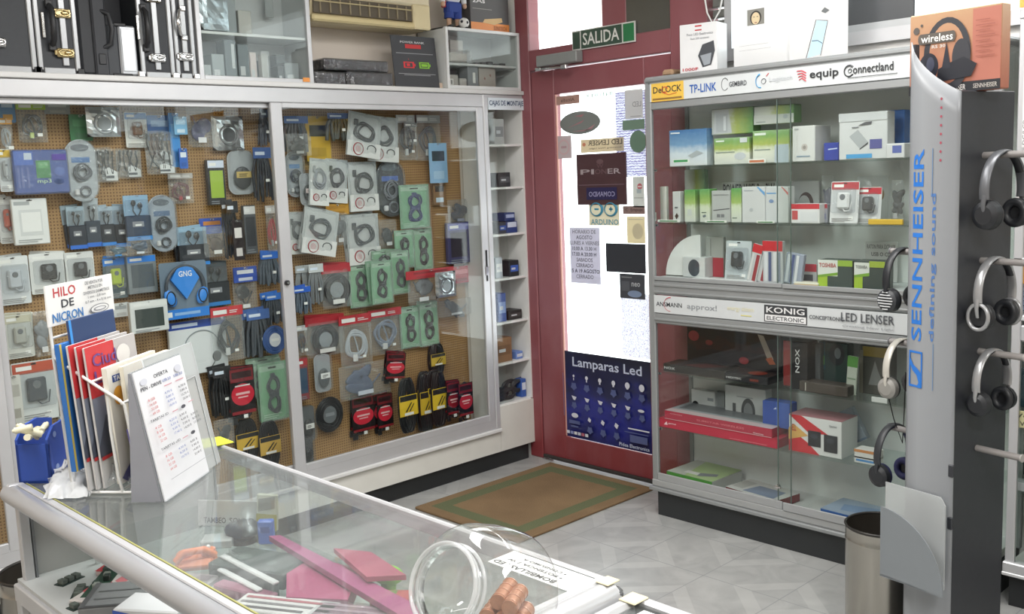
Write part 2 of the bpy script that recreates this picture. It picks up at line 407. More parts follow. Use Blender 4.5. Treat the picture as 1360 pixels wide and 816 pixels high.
# shop window to the right of the door post, above the brand cabinet
b = MB()
b.box(XD - .03, -1.6, 1.985, XD + .1, 2.60, 2.035, ALU)
for y in (-1.6, -.3, .9, 2.47): b.box(XD - .02, y, 2.035, XD + .06, y + .035, 2.66, ALU)
b.box(XD - .004, -1.58, 2.03, XD + .004, 2.6, 2.66, GLASS)
struct(b.obj('window_3'))
b = MB()
for k in range(14): b.box(XD + .03, 2.47, 2.045 + k * .045, XD + .06, 2.60, 2.052 + k * .045, P('#6b6a69', .4), Matrix.Translation((0, 0, 0)))
for k in range(14): b.box(XD + .035, 2.47, 2.052 + k * .045, XD + .045, 2.60, 2.082 + k * .045, P('#8a8987', .4))
tag(b.obj('louvre_shutter'), 'grey slatted louvre in the narrow window right of the red post', 'shutter')
tag(MB().cbox(XD - .015, 1.68, 2.06, XD - .003, 1.975, 2.42, P('#4a4c4f', .35)).box(XD - .022, 1.66, 2.035, XD - .004, 2.0, 2.062, P('#b9bcbe', .3, .4)).obj('dark_screen'), 'dark grey rectangular panel on the shop window above the white banner', 'panel')
# canopy outside above the entrance, with its black cables
b = MB()
b.box(3.95, 2.3, 2.80, 5.4, 4.6, 2.86, P('#cfc2bb', .8))
b.box(5.3, 2.3, 2.50, 5.4, 4.6, 2.86, P('#d9cdc6', .8))
tag(b.obj('canopy'), 'pale pinkish canopy outside seen through the pane above the door', 'canopy')
cb = thing('cable_bundle', 'black cable with cream sleeve hanging outside behind the fanlight', 'cable')
MB().tube([(3.98, 3.58, 2.72), (3.98, 3.46, 2.60), (3.98, 3.40, 2.555)], .018, P('#e6dccb', .6)).obj('sleeve', cb)
for dy, dz in ((0, 0), (-.0, .028)):
    MB().tube([(3.985, 3.41 , 2.57 + dz), (3.985, 3.34, 2.53 + dz), (3.985, 3.25, 2.47 + dz * 1.8), (3.985, 3.15, 2.40 + dz * 2)], .011, P('#3a3637', .5)).obj('cable', cb)
# ---- skirting of the wall display, threshold
struct(MB().box(.3, 3.775, 0, 3.70, 3.80, .10, P('#232526', .35)).obj('baseboard_left'))
# ---- floor mat
tag(MB().cbox(-.46, -.345, 0, .46, .345, .014, mat_rug(), .004).obj('door_mat', None, (3.222, 3.25, .0), 0), 'brown coir doormat with olive green border stripe before the red door', 'doormat')

# ================================================================ WALL DISPLAY (left wall)
PEGY = 3.992
wd = thing('wall_display_case', 'long white wall display with sliding glass doors over a brown pegboard', 'display case')
b = MB(); b.box(.3, PEGY, .215, 3.485, 3.998, 1.945, PEG); b.obj('pegboard', wd)
b = MB()
b.cbox(.3, YF - .012, 1.945, 3.742, 3.995, 1.966, P('#cfcfce', .4), .003)                 # top ledge
b.cbox(.3, YF, 1.880, 3.742, YF + .05, 1.945, ALU, .004)
b.box(.3, YF + .05, 1.90, 3.742, 3.97, 1.945, WHITE)
b.obj('top_rail', wd)
b = MB()
b.cbox(.3, YF - .016, .196, 3.487, YF + .05, .214, P('#d9d9d8', .4), .003)
b.cbox(.3, YF, .214, 3.487, YF + .045, .272, ALU, .003)
b.box(.3, YF + .04, .196, 3.487, PEGY, .214, WHITE)
b.obj('bottom_rail', wd)
b = MB(); b.box(.3, YF + .002, .085, 3.487, YF + .03, .196, P('#d8d7d0', .5)); b.box(3.489, YF + .002, .085, 3.742, YF + .03, .325, P('#dad9d2', .5)); b.obj('plinth_panel', wd)
b = MB(); b.cbox(3.457, YF - .004, .214, 3.489, YF + .05, 1.945, ALU, .004); b.box(3.487, YF + .05, .2, 3.492, 3.97, 1.9, WHITE); b.obj('side_post', wd)
def sliding(x0, x1, y, name='sliding_door'):
    o = MB().cbox(x0, y, .262, x0 + .055, y + .018, 1.880, ALU, .003).cbox(x1 - .045, y, .262, x1, y + .018, 1.880, ALU, .003).cbox(x0 + .055, y, .262, x1 - .045, y + .018, .298, ALU, .003).cbox(x0 + .055, y, 1.858, x1 - .045, y + .018, 1.880, ALU, .003).obj(name, wd)
    MB().box(x0 + .05, y + .006, .29, x1 - .04, y + .011, 1.866, GLASS).obj('door_glass', o)
    return o
sliding(.3, 1.10, YF - .001); a = sliding(1.075, 2.30, YF + .026); c = sliding(2.245, 3.456, YF - .001)
MB().cyl((2.262, YF - .002, 1.115), (2.262, YF - .014, 1.115), .011, .011, BLACK, 14).cyl((2.262, YF - .014, 1.115), (2.262, YF - .018, 1.115), .006, .006, CHROME, 12).obj('door_lock', c)
MB().cbox(3.43, YF - .004, 1.0, 3.442, YF - .001, 1.16, BLACK, .003).cbox(3.427, YF - .006, 1.03, 3.445, YF - .004, 1.075, CHROME, .002).obj('finger_pull', c)
# small shelving unit at the end: sign and seven shelves
su = thing('corner_shelf_unit', 'narrow white shelf unit between the display and the red door frame', 'shelf unit')
b = MB(); b.box(3.492, 3.965, .33, 3.742, 3.975, 1.94, WHITE); b.box(3.733, YF + .006, .33, 3.742, 3.965, 1.94, WHITE); b.obj('carcass', su)
SHZ = [1.695, 1.475, 1.232, 1.0, .768, .55, .335]
for z in SHZ: MB().cbox(3.492, YF + .012, z - .012, 3.733, 3.965, z, P('#e3e3e1', .4), .002).obj('shelf', su)
MB().box(3.492, YF + .004, .34, 3.60, YF + .009, 1.868, GLASS).obj('glass_pane', su)
b = MB(); b.box(3.491, YF - .005, 1.868, 3.742, YF - .001, 1.928, P('#dbe4ea', .5))
b.text('CAJAS DE MONTAJE', 3.497, 1.882, 3.738, 1.915, YF - .006, '#1d3a63'); tag(b.obj('shelf_sign'), 'narrow sign reading CAJAS DE MONTAJE above the shelf unit', 'sign')

# ---- packs on the pegboard -------------------------------------------------
def crumpled(w, h, t, m, b, seed, ox=0, oz=0):
    """two crumpled film sheets joined at the rim, hanging from z=oz"""
    rr = random.Random(seed); nx, nz = 7, 9
    for side in (-1, 1):
        vs = []
        for j in range(nz + 1):
            for i in range(nx + 1):
                e = min(i, nx - i, j, nz - j); f = 0 if e == 0 else min(1, .45 + .3 * e)
                vs.append((ox + (i / nx - .5) * w, -t / 2 + side * t / 2 * f * (.7 + .5 * rr.random()), oz - h * j / nz))
        b.add(vs, [(j * (nx + 1) + i, j * (nx + 1) + i + 1, (j + 1) * (nx + 1) + i + 1, (j + 1) * (nx + 1) + i) for j in range(nz) for i in range(nx)], m, False)
    return b
def rrect(w, h, r, oz=0, n=6):
    pts = []
    for cx, cz, a in ((w / 2 - r, -r, 0), (-w / 2 + r, -r, 90), (-w / 2 + r, -h + r, 180), (w / 2 - r, -h + r, 270)):
        for k in range(n + 1):
            t = R(a + 90 * k / n); pts.append((cx + r * math.cos(t), cz + oz + r * math.sin(t)))
    return pts
def plate(b, pts, y0, y1, m): return b.prism([(x, y0, z) for x, z in pts], (0, y1 - y0, 0), m)
def coil(b, cx, cz, rx, rz, y, r, m, turns=3, seed=1):
    rr = random.Random(seed)
    for k in range(turns):
        s = 1 - .14 * k; p1, p2 = rr.uniform(0, 6), rr.uniform(0, 6); ox, oz = rr.uniform(-.1, .1) * rx, rr.uniform(-.08, .08) * rz
        b.tube([(cx + ox + rx * s * (math.cos(a) + .12 * math.sin(2 * a + p1)), y - .0015 * k, cz + oz + rz * s * (math.sin(a) + .10 * math.cos(3 * a + p2))) for a in [2 * PI * i / 24 for i in range(24)]], r, m, True, 6)
    return b
def sticker(t, x, z, y, w=.018, h=.012, m='#f0f0ee'):
    MB().box(x - w / 2, y - .0006, z - h / 2, x + w / 2, y, z + h / 2, m).obj('price_sticker', t)
def lines(n, x0, x1, z0, z1, c, rr):
    return [('r', x0, z0 + (z1 - z0) * k / n, x0 + (x1 - x0) * rr.uniform(.55, 1), z0 + (z1 - z0) * (k + .45) / n, c) for k in range(n)]
def pk_bag(t, w, h, c1, c2, c3, rr):      # polybag with folded header card, coiled cable inside
    T = .022
    crumpled(w, h * .86, T, BAG, MB(), rr.random(), 0, -h * .13).obj('bag', t)
    b = MB(); b.box(-w * .5, -T / 2 - .003, -h * .17, w * .5, -T / 2 + .003, 0, c1)
    b.art([('r', .08, .25, .5, .7, '#e8e8e6')] + lines(2, .58, .92, .3, .7, '#dddddd', rr), -w * .5, -h * .17, w * .5, 0, -T / 2 - .003); b.obj('header_card', t)
    b = MB(); coil(b, 0, -h * .55, w * .32, h * .27, -T / 2 + .003, max(.0028, w * .035), c2, 3, rr.random())
    b.tube([(-w * .1, -T / 2, -h * .3), (0, -T / 2 - .003, -h * .55), (w * .08, -T / 2, -h * .8)], .004, c2, n=6)
    b.cbox(-w * .12, -T / 2 - .006, -h * .88, w * .02, -T / 2 + .004, -h * .74, c3, .002); b.obj('cable', t)
    sticker(t, w * .2, -h * .8, -T - .001)
def pk_silver(t, w, h, c1, c2, c3, rr):   # shiny metallised bag
    b = MB(); crumpled(w, h, .016, P('#c4c8cc', .18, .85, var=.2), b, rr.random()); b.obj('foil_bag', t)
    b = MB(); b.ring((0, -.0175, -h * .55), w * .28, w * .28, .004, c1, N=22, n=6); b.disc((0, -.0185, -h * .55), w * .2, w * .2, c2); b.obj('window', t)
def pk_blister(t, w, h, c1, c2, c3, rr):  # printed card, clear dome, product; c1 card, c2 product, c3 header
    b = MB(); plate(b, rrect(w, h, .006), -.0015, 0, c1)
    b.art([('r', .02, .8, .98, .98, c3), ('r', .1, .86, .45, .93, '#f2f2f0'), ('r', .44, .94, .56, .965, '#303030')] + lines(3, .08, .9, .03, .14, '#9a9a9a', rr), -w / 2, -h, w / 2, 0, -.0015); b.obj('card', t)
    b = MB(); b.cbox(-w * .42, -.024, -h * .76, w * .42, -.002, -h * .17, DOME, .006); b.obj('blister', t)
    b = MB(); b.cbox(-w * .22, -.020, -h * .66, w * .22, -.004, -h * .27, c2, .006); b.cyl((0, -.0205, -h * .38), (0, -.022, -h * .38), w * .1, w * .09, '#707478', 14)
    b.tube([(0, -.012, -h * .66), (w * .08, -.012, -h * .72), (w * .25, -.012, -h * .7), (w * .3, -.012, -h * .5)], .0025, c2, n=6); b.obj('product', t)
    sticker(t, w * .25, -h * .88, -.003)
def pk_net(t, w, h, c1, c2, c3, rr):      # white box-like pack with picture of a white device
    b = MB(); b.cbox(-w / 2, -.02, -h, w / 2, 0, 0, c1, .003)
    b.art([('r', .06, .86, .5, .94, c3), ('r', .18, .2, .82, .76, '#d3d5d6'), ('r', .24, .28, .78, .7, c2), ('r', .42, .945, .58, .97, '#4a4a4a')] + lines(2, .1, .9, .05, .14, '#a4a8aa', rr), -w / 2, -h, w / 2, 0, -.02); b.obj('box', t)
def pk_ear(t, w, h, c1, c2, c3, rr):      # earphones: pale upper window, dark lower half, blue foot
    b = MB(); b.cbox(-w / 2, -.018, -h, w / 2, 0, -h * .45, c2, .003); b.cbox(-w / 2, -.006, -h * .46, w / 2, 0, 0, c1, .002)
    b.art([('r', 0, .0, 1, .09, c3), ('r', .25, .3, .7, .42, '#8a8d93'), ('r', .35, .32, .6, .36, '#e8e8e8')], -w / 2, -h, w / 2, 0, -.018); b.obj('card', t)
    b = MB(); b.cbox(-w * .46, -.018, -h * .45, w * .46, -.006, -h * .1, DOME, .004); b.obj('blister', t)
    b = MB()
    for s in (-1, 1):
        b.ell((s * w * .13, -.012, -h * (.2 + .03 * s)), w * .1, .005, w * .12, BLACK, 10, 6)
        b.tube([(s * w * .13, -.012, -h * .22), (s * w * .16, -.012, -h * .34), (s * w * .05, -.012, -h * .45)], .0022, BLACK, n=5)
    b.obj('earphones', t)
def pk_bud(t, w, h, c1, c2, c3, rr):      # clear sleeve with white card flag and several dangling black leads
    b = MB(); crumpled(w, h, .018, BAG, b, rr.random()); b.obj('sleeve', t)
    b = MB(); b.poly([(-w * .05, -.010, -h * .95), (w * .45, -.010, -h * .95), (w * .45, -.010, -h * .7), (w * .1, -.010, -h * .55), (-w * .05, -.010, -h * .6)], c1); b.art([('r', .45, .12, .8, .2, '#555a60')], -w / 2, -h, w / 2, 0, -.0105); b.obj('card', t)
    b = MB()
    for k in range(5):
        x = w * (-.34 + .16 * k); b.tube([(x, -.008, -h * .12), (x + rr.uniform(-.1, .1) * w, -.007, -h * .4), (x + rr.uniform(-.12, .12) * w, -.008, -h * .75)], .003, c2, n=5); b.ell((x, -.008, -h * .12), .005, .004, .008, c2, 8, 6)
    b.obj('earphones', t)
def pk_clam(t, w, h, c1, c2, c3, rr):     # round-ended clamshell with a coiled lead
    pts = rrect(w, h, w * .48, n=10)
    b = MB(); plate(b, pts, -.003, 0, c1); b.art([('r', .2, .63, .8, .72, c3), ('e', .5, .87, .3, .06, '#56606c')] , -w / 2, -h, w / 2, 0, -.003); b.obj('card', t)
    b = MB(); plate(b, [(x * .92, z * .97 - h * .015) for x, z in pts], -.026, -.004, DOME); b.obj('clamshell', t)
    b = MB(); coil(b, 0, -h * .53, w * .27, w * .27, -.012, .004, c2, 4, 3); b.ring((w * .05, -.012, -h * .84), w * .16, w * .16, .004, c2, N=16); b.cbox(-w * .3, -.018, -h * .9, -w * .15, -.006, -h * .8, '#e0e0e0'); b.obj('lead', t)
    b = MB(); pr = [(x, z) for x, z in pts]; b.tube([(x, -.014, z) for x, z in pr], .003, DOME, True, 6); b.obj('rim', t)
def pk_white(t, w, h, c1, c2, c3, rr):    # white bag with red ring logo and black swirl, dark cable in clear upper half
    T = .02
    b = MB(); b.box(-w / 2, -T / 2 + .004, -h, w / 2, -T / 2 + .006, 0, '#c9cbcc')
    b.obj('backing_card', t)
    b = MB(); coil(b, w * .02, -h * .42, w * .3, h * .2, -T / 2, .0048, c2, 3, rr.random()); b.cbox(-w * .34, -T / 2 - .005, -h * .3, -w * .22, -T / 2 + .003, -h * .16, c2, .002); b.obj('cable', t)
    b = MB(); b.box(-w / 2, -T / 2 - .0062, -h, w / 2, -T / 2 - .0055, -h * .66, '#dededd')
    b.ring((-w * .18, -T / 2 - .0075, -h * .83), w * .15, w * .15, .0035, '#a0303a', N=20, n=6, flat=.4); b.disc((-w * .18, -T / 2 - .0068, -h * .83), w * .08, w * .08, '#d7b7b8')
    b.ring((w * .22, -T / 2 - .0075, -h * .8), w * .13, w * .1, .0022, '#3a3c40', N=14, n=5, a0=-.5, a1=3.4); b.obj('printed_panel', t)
    b = MB(); crumpled(w, h, T, BAG, b, rr.random()); b.obj('bag', t)
def pk_green(t, w, h, c1, c2, c3, rr):    # green card, figure-of-eight cable, clear bag
    T = .022
    b = MB(); b.box(-w * .48, -T / 2 + .005, -h * .98, w * .48, -T / 2 + .007, -h * .01, c1)
    b.art([('r', .05, .86, .95, .96, '#a9c9b0'), ('r', .36, .9, .64, .93, '#203028')] + lines(3, .1, .9, .03, .14, '#b5d3bb', rr), -w * .48, -h * .98, w * .48, -h * .01, -T / 2 + .005); b.obj('card', t)
    b = MB()
    for s, zc in ((1, -.38), (1, -.68)):
        coil(b, 0, h * zc, w * .2, h * .15, -T / 2 + .001, .0045, c2, 3, rr.random())
    b.cbox(-w * .17, -T / 2 - .006, -h * .57, w * .17, -T / 2 + .003, -h * .49, c2, .003); b.cbox(-w * .1, -T / 2 - .005, -h * .27, w * .06, -T / 2 + .002, -h * .18, c2, .003); b.obj('cable', t)
    crumpled(w, h, T, BAG, MB(), rr.random()).obj('bag', t)
def pk_red(t, w, h, c1, c2, c3, rr):      # black card with red oval label, cable loops
    b = MB(); b.box(-w * .42, -.016, -h * .82, w * .42, -.014, 0, '#1a1416')
    b.art([('r', .04, .7, .96, .98, '#7a1c26'), ('r', .1, .78, .9, .92, '#30181c'), ('e', .5, .42, .46, .24, c1), ('r', .22, .42, .78, .47, '#e7b6b8'), ('r', .3, .35, .7, .38, '#e7b6b8'), ('r', .2, .6, .8, .63, '#d8d8d8'), ('r', .02, 0, .98, .07, '#8a1e28')], -w * .42, -h * .82, w * .42, 0, -.016); b.obj('label_card', t)
    b = MB(); coil(b, 0, -h * .5, w * .34, h * .44, -.008, .006, BLACK, 3, rr.random()); b.cbox(-w * .4, -.015, -h, -w * .22, -.003, -h * .86, BLACK, .002); b.obj('cable', t)
    sticker(t, w * .05, -h * .87, -.017, .02, .016)
def pk_yellow(t, w, h, c1, c2, c3, rr):   # hank of black cable with yellow label
    b = MB()
    for k in range(5): b.ring((w * (-.16 + .08 * k), -.008 - .002 * (k % 2), -h * .5), w * .26, h * .49, .0058, c2, N=24, n=6)
    b.obj('cable', t)
    b = MB(); b.box(-w * .45, -.021, -h * .68, w * .45, -.019, -h * .30, c1)
    b.art([('r', .03, .72, .97, .97, '#2a2a2a'), ('p', [(.3, .2), (.4, .2), (.7, .62), (.62, .62)], '#2c2a20'), ('p', [(.5, .2), (.58, .2), (.82, .55), (.76, .55)], '#2c2a20'), ('r', .25, .03, .75, .16, '#ececea')], -w * .45, -h * .68, w * .45, -h * .30, -.021); b.obj('label', t)
def pk_coil(t, w, h, c1, c2, c3, rr):     # flat round coil with a middle label
    b = MB()
    for k in range(6): b.ring((0, -.008 - .002 * (k % 2), -h / 2), w / 2 * (1 - .09 * k), h / 2 * (1 - .09 * k), w * .03, c2, N=28, n=6)
    b.obj('cable', t)
    b = MB(); b.disc((0, -.013, -h / 2), w * .25, h * .25, c1); b.art([('r', .33, .46, .67, .56, c3)], -w / 2, -h, w / 2, 0, -.0135); b.obj('label', t)
def pk_reel(t, w, h, c1, c2, c3, rr):     # header bag with a reel and its white label
    crumpled(w, h * .88, .024, BAG, MB(), rr.random(), 0, -h * .1).obj('bag', t)
    b = MB(); b.box(-w / 2, -.016, -h * .2, w / 2, -.010, 0, c1); b.obj('header_card', t)
    b = MB(); r_ = min(w, h * .8) * .42
    for k in range(3): b.ring((0, -.012, -h * .58), r_ * (1 - .12 * k), r_ * (1 - .12 * k), r_ * .11, c2, N=26, n=8)
    b.cyl((0, -.008, -h * .58), (0, -.014, -h * .58), r_ * .55, r_ * .55, '#9aa0a4', 24); b.obj('reel', t)
    b = MB(); b.box(-w * .2, -.0265, -h * .88, w * .2, -.0255, -h * .78, c3); b.obj('label', t)
def pk_mouse(t, w, h, c1, c2, c3, rr):    # long blister with rounded grey device
    b = MB(); plate(b, rrect(w, h, w * .3), -.003, 0, c1); b.obj('card', t)
    b = MB(); b.ell((0, -.014, -h * .62), w * .34, .010, h * .26, c2, 16, 10); b.box(-w * .04, -.025, -h * .5, w * .04, -.02, -h * .42, '#55585c'); b.obj('product', t)
    b = MB(); plate(b, [(x * .94, z * .97) for x, z in rrect(w, h, w * .3)], -.026, -.004, DOME); b.obj('blister', t)
    b = MB(); b.box(-w * .28, -.0275, -h * .62, w * .28, -.0265, -h * .48, c3); b.art(lines(3, .15, .85, .2, .8, '#333333', rr), -w * .28, -h * .62, w * .28, -h * .48, -.0275); b.obj('label', t)
def pk_phones(t, w, h, c1, c2, c3, rr):   # headphones strapped on a card
    b = MB(); plate(b, rrect(w, h, .01), -.004, 0, c1)
    b.art([('r', 0, 0, 1, .17, c3), ('r', .06, .04, .2, .13, '#eeeeee'), ('r', .25, .06, .8, .11, '#8fb6e4')], -w / 2, -h, w / 2, 0, -.004); b.obj('card', t)
    b = MB(); b.ring((0, -.014, -h * .46), w * .4, h * .38, .006, '#4a5058', N=24, n=8, a0=-.5, a1=PI + .5, flat=1.6); b.obj('headband', t)
    for s in (-1, 1):
        c = MB().ell((s * w * .34, -.018, -h * .62), w * .12, .010, h * .16, c2, 14, 8, Matrix.Rotation(s * .45, 3, 'Y'))
        c.ring((s * w * .34, -.024, -h * .62), w * .09, h * .12, .003, '#20242a', N=16, n=6); c.obj('ear_cup', t)
    b = MB(); plate(b, [(-w * .3, -h * .3), (0, -h * .66), (w * .3, -h * .3), (w * .14, -h * .08), (-w * .14, -h * .08)][::-1], -.02, -.005, c2)
    b.art([('t', .36, .74, .64, .84, 'GNG', '#f0f0f0')], -w / 2, -h, w / 2, 0, -.0205); b.obj('insert_card', t)
def pk_headset(t, w, h, c1, c2, c3, rr):  # white box-card with headset outline
    b = MB(); b.cbox(-w / 2, -.02, -h, w / 2, 0, 0, c1, .002)
    b.art([('r', 0, .86, 1, 1, c3), ('r', .06, .9, .5, .96, '#c8d4ea')], -w / 2, -h, w / 2, 0, -.02); b.obj('box', t)
    b = MB(); b.ring((w * .05, -.022, -h * .5), w * .3, h * .3, .0025, '#8f969c', N=20, n=6, a0=-.3, a1=PI * .9); b.ell((w * .3, -.022, -h * .72), w * .08, .003, h * .1, '#30343a', 12, 8); b.tube([(w * .28, -.022, -h * .78), (w * .2, -.022, -h * .9), (w * .08, -.022, -h * .92)], .002, '#30343a', n=5); b.obj('picture', t)
def pk_box(t, w, h, c1, c2, c3, rr):      # box with coloured header and dark window
    b = MB(); b.cbox(-w / 2, -.024, -h, w / 2, 0, 0, c1, .002)
    b.art([('r', .03, .82, .97, .98, c3), ('r', .12, .16, .88, .76, c2), ('r', .1, .86, .5, .93, '#e8e8e8')] + lines(2, .1, .8, .03, .12, '#8a8f95', rr), -w / 2, -h, w / 2, 0, -.024); b.obj('box', t)
def pk_mp(t, w, h, c1, c2, c3, rr):      # wide film-wrapped pack with a small picture window
    b = MB(); b.cbox(-w / 2, -.022, -h, w / 2, 0, 0, c1, .006)
    b.art([('r', .02, .66, .36, .97, '#2f62c4'), ('r', .2, .78, .34, .93, '#c9d4e6'), ('r', .06, .15, .1, .6, '#5a6cb0'), ('r', .13, .15, .17, .6, '#5a6cb0'), ('r', .23, .15, .27, .6, '#5a6cb0'), ('r', .40, .36, .66, .76, '#3a8a50'), ('r', .44, .58, .62, .72, '#5aa868'), ('t', .40, .22, .66, .34, 'mp3', '#b9d8c0'), ('e', .82, .5, .1, .1, '#4a68b8'), ('e', .8, .28, .09, .07, '#7a90cc'), ('r', .7, .76, .96, .9, '#5a48a0')], -w / 2, -h, w / 2, 0, -.022); b.obj('box', t)
    b = MB(); b.cbox(-w / 2 - .002, -.026, -h - .002, w / 2 + .002, -.0, .002, BAG, .006); b.obj('film_wrap', t)
def pk_hank(t, w, h, c1, c2, c3, rr):     # vertical bundle of leads under a header card
    b = MB()
    for k in range(7):
        x = w * (-.42 + .14 * k); b.tube([(x * .5, -.01, -h * .05), (x + rr.uniform(-.05, .05) * w, -.012 - .004 * (k % 2), -h * .45), (x + rr.uniform(-.08, .08) * w, -.01, -h * rr.uniform(.88, 1))], w * .065, c2, n=6)
    b.obj('leads', t)
    b = MB(); b.box(-w * .46, -.0235, -h * .2, w * .46, -.0215, 0, c1); b.art([('r', .1, .3, .6, .6, '#d9e3f2')], -w * .46, -h * .2, w * .46, 0, -.0235); b.obj('header_card', t)
    sticker(t, w * .15, -h * .6, -.026)
def pk_flat(t, w, h, c1, c2, c3, rr):     # plain printed card strip
    b = MB(); plate(b, rrect(w, h, .004), -.004, 0, c1); b.art([('r', .15, .55, .85, .8, c2), ('r', .2, .1, .8, .3, c3)], -w / 2, -h, w / 2, 0, -.004); b.obj('card', t)
    b = MB(); b.ring((0, -.006, -.006), .006, .004, .0012, CHROME, N=12, n=5); b.obj('hang_ring', t)
def pk_bunch(t, w, h, c1, c2, c3, rr):    # loose dark product in a clear bag
    b = MB()
    for k in range(4): b.ell((rr.uniform(-.15, .15) * w, -.012, -h * rr.uniform(.35, .7)), w * .26, .007, h * .18, c2, 10, 7, Matrix.Rotation(rr.uniform(-1, 1), 3, 'Y'))
    b.tube([(-w * .3, -.012, -h * .3), (0, -.012, -h * .85), (w * .3, -.012, -h * .4)], .004, c2, n=6); b.obj('contents', t)
    crumpled(w, h, .024, BAG, MB(), rr.random()).obj('bag', t)
    b = MB(); b.box(-w * .18, -.0255, -h * .9, w * .12, -.0245, -h * .78, c1); b.obj('label', t)
PK = {k[3:]: v for k, v in list(globals().items()) if k.startswith('pk_')}
PNAME = dict(bag=('cable_bag', 'cable bag'), silver=('foil_bag', 'foil bag'), blister=('blister_pack', 'blister pack'), net=('device_box', 'box'), ear=('earphone_pack', 'earphones'),
    bud=('earphone_sleeve', 'earphones'), clam=('clamshell_pack', 'clamshell pack'), white=('white_cable_bag', 'cable bag'), green=('green_cable_pack', 'cable pack'), red=('red_label_pack', 'cable pack'),
    yellow=('yellow_label_cable', 'cable'), coil=('cable_coil', 'cable coil'), reel=('cable_reel_bag', 'cable bag'), mouse=('mouse_pack', 'mouse'), phones=('headphone_pack', 'headphones'),
    headset=('headset_box', 'headset box'), box=('accessory_box', 'box'), hank=('cable_hank', 'cable'), flat=('hang_card', 'card'), bunch=('clear_bag', 'bag'), mp=('player_pack', 'pack'))
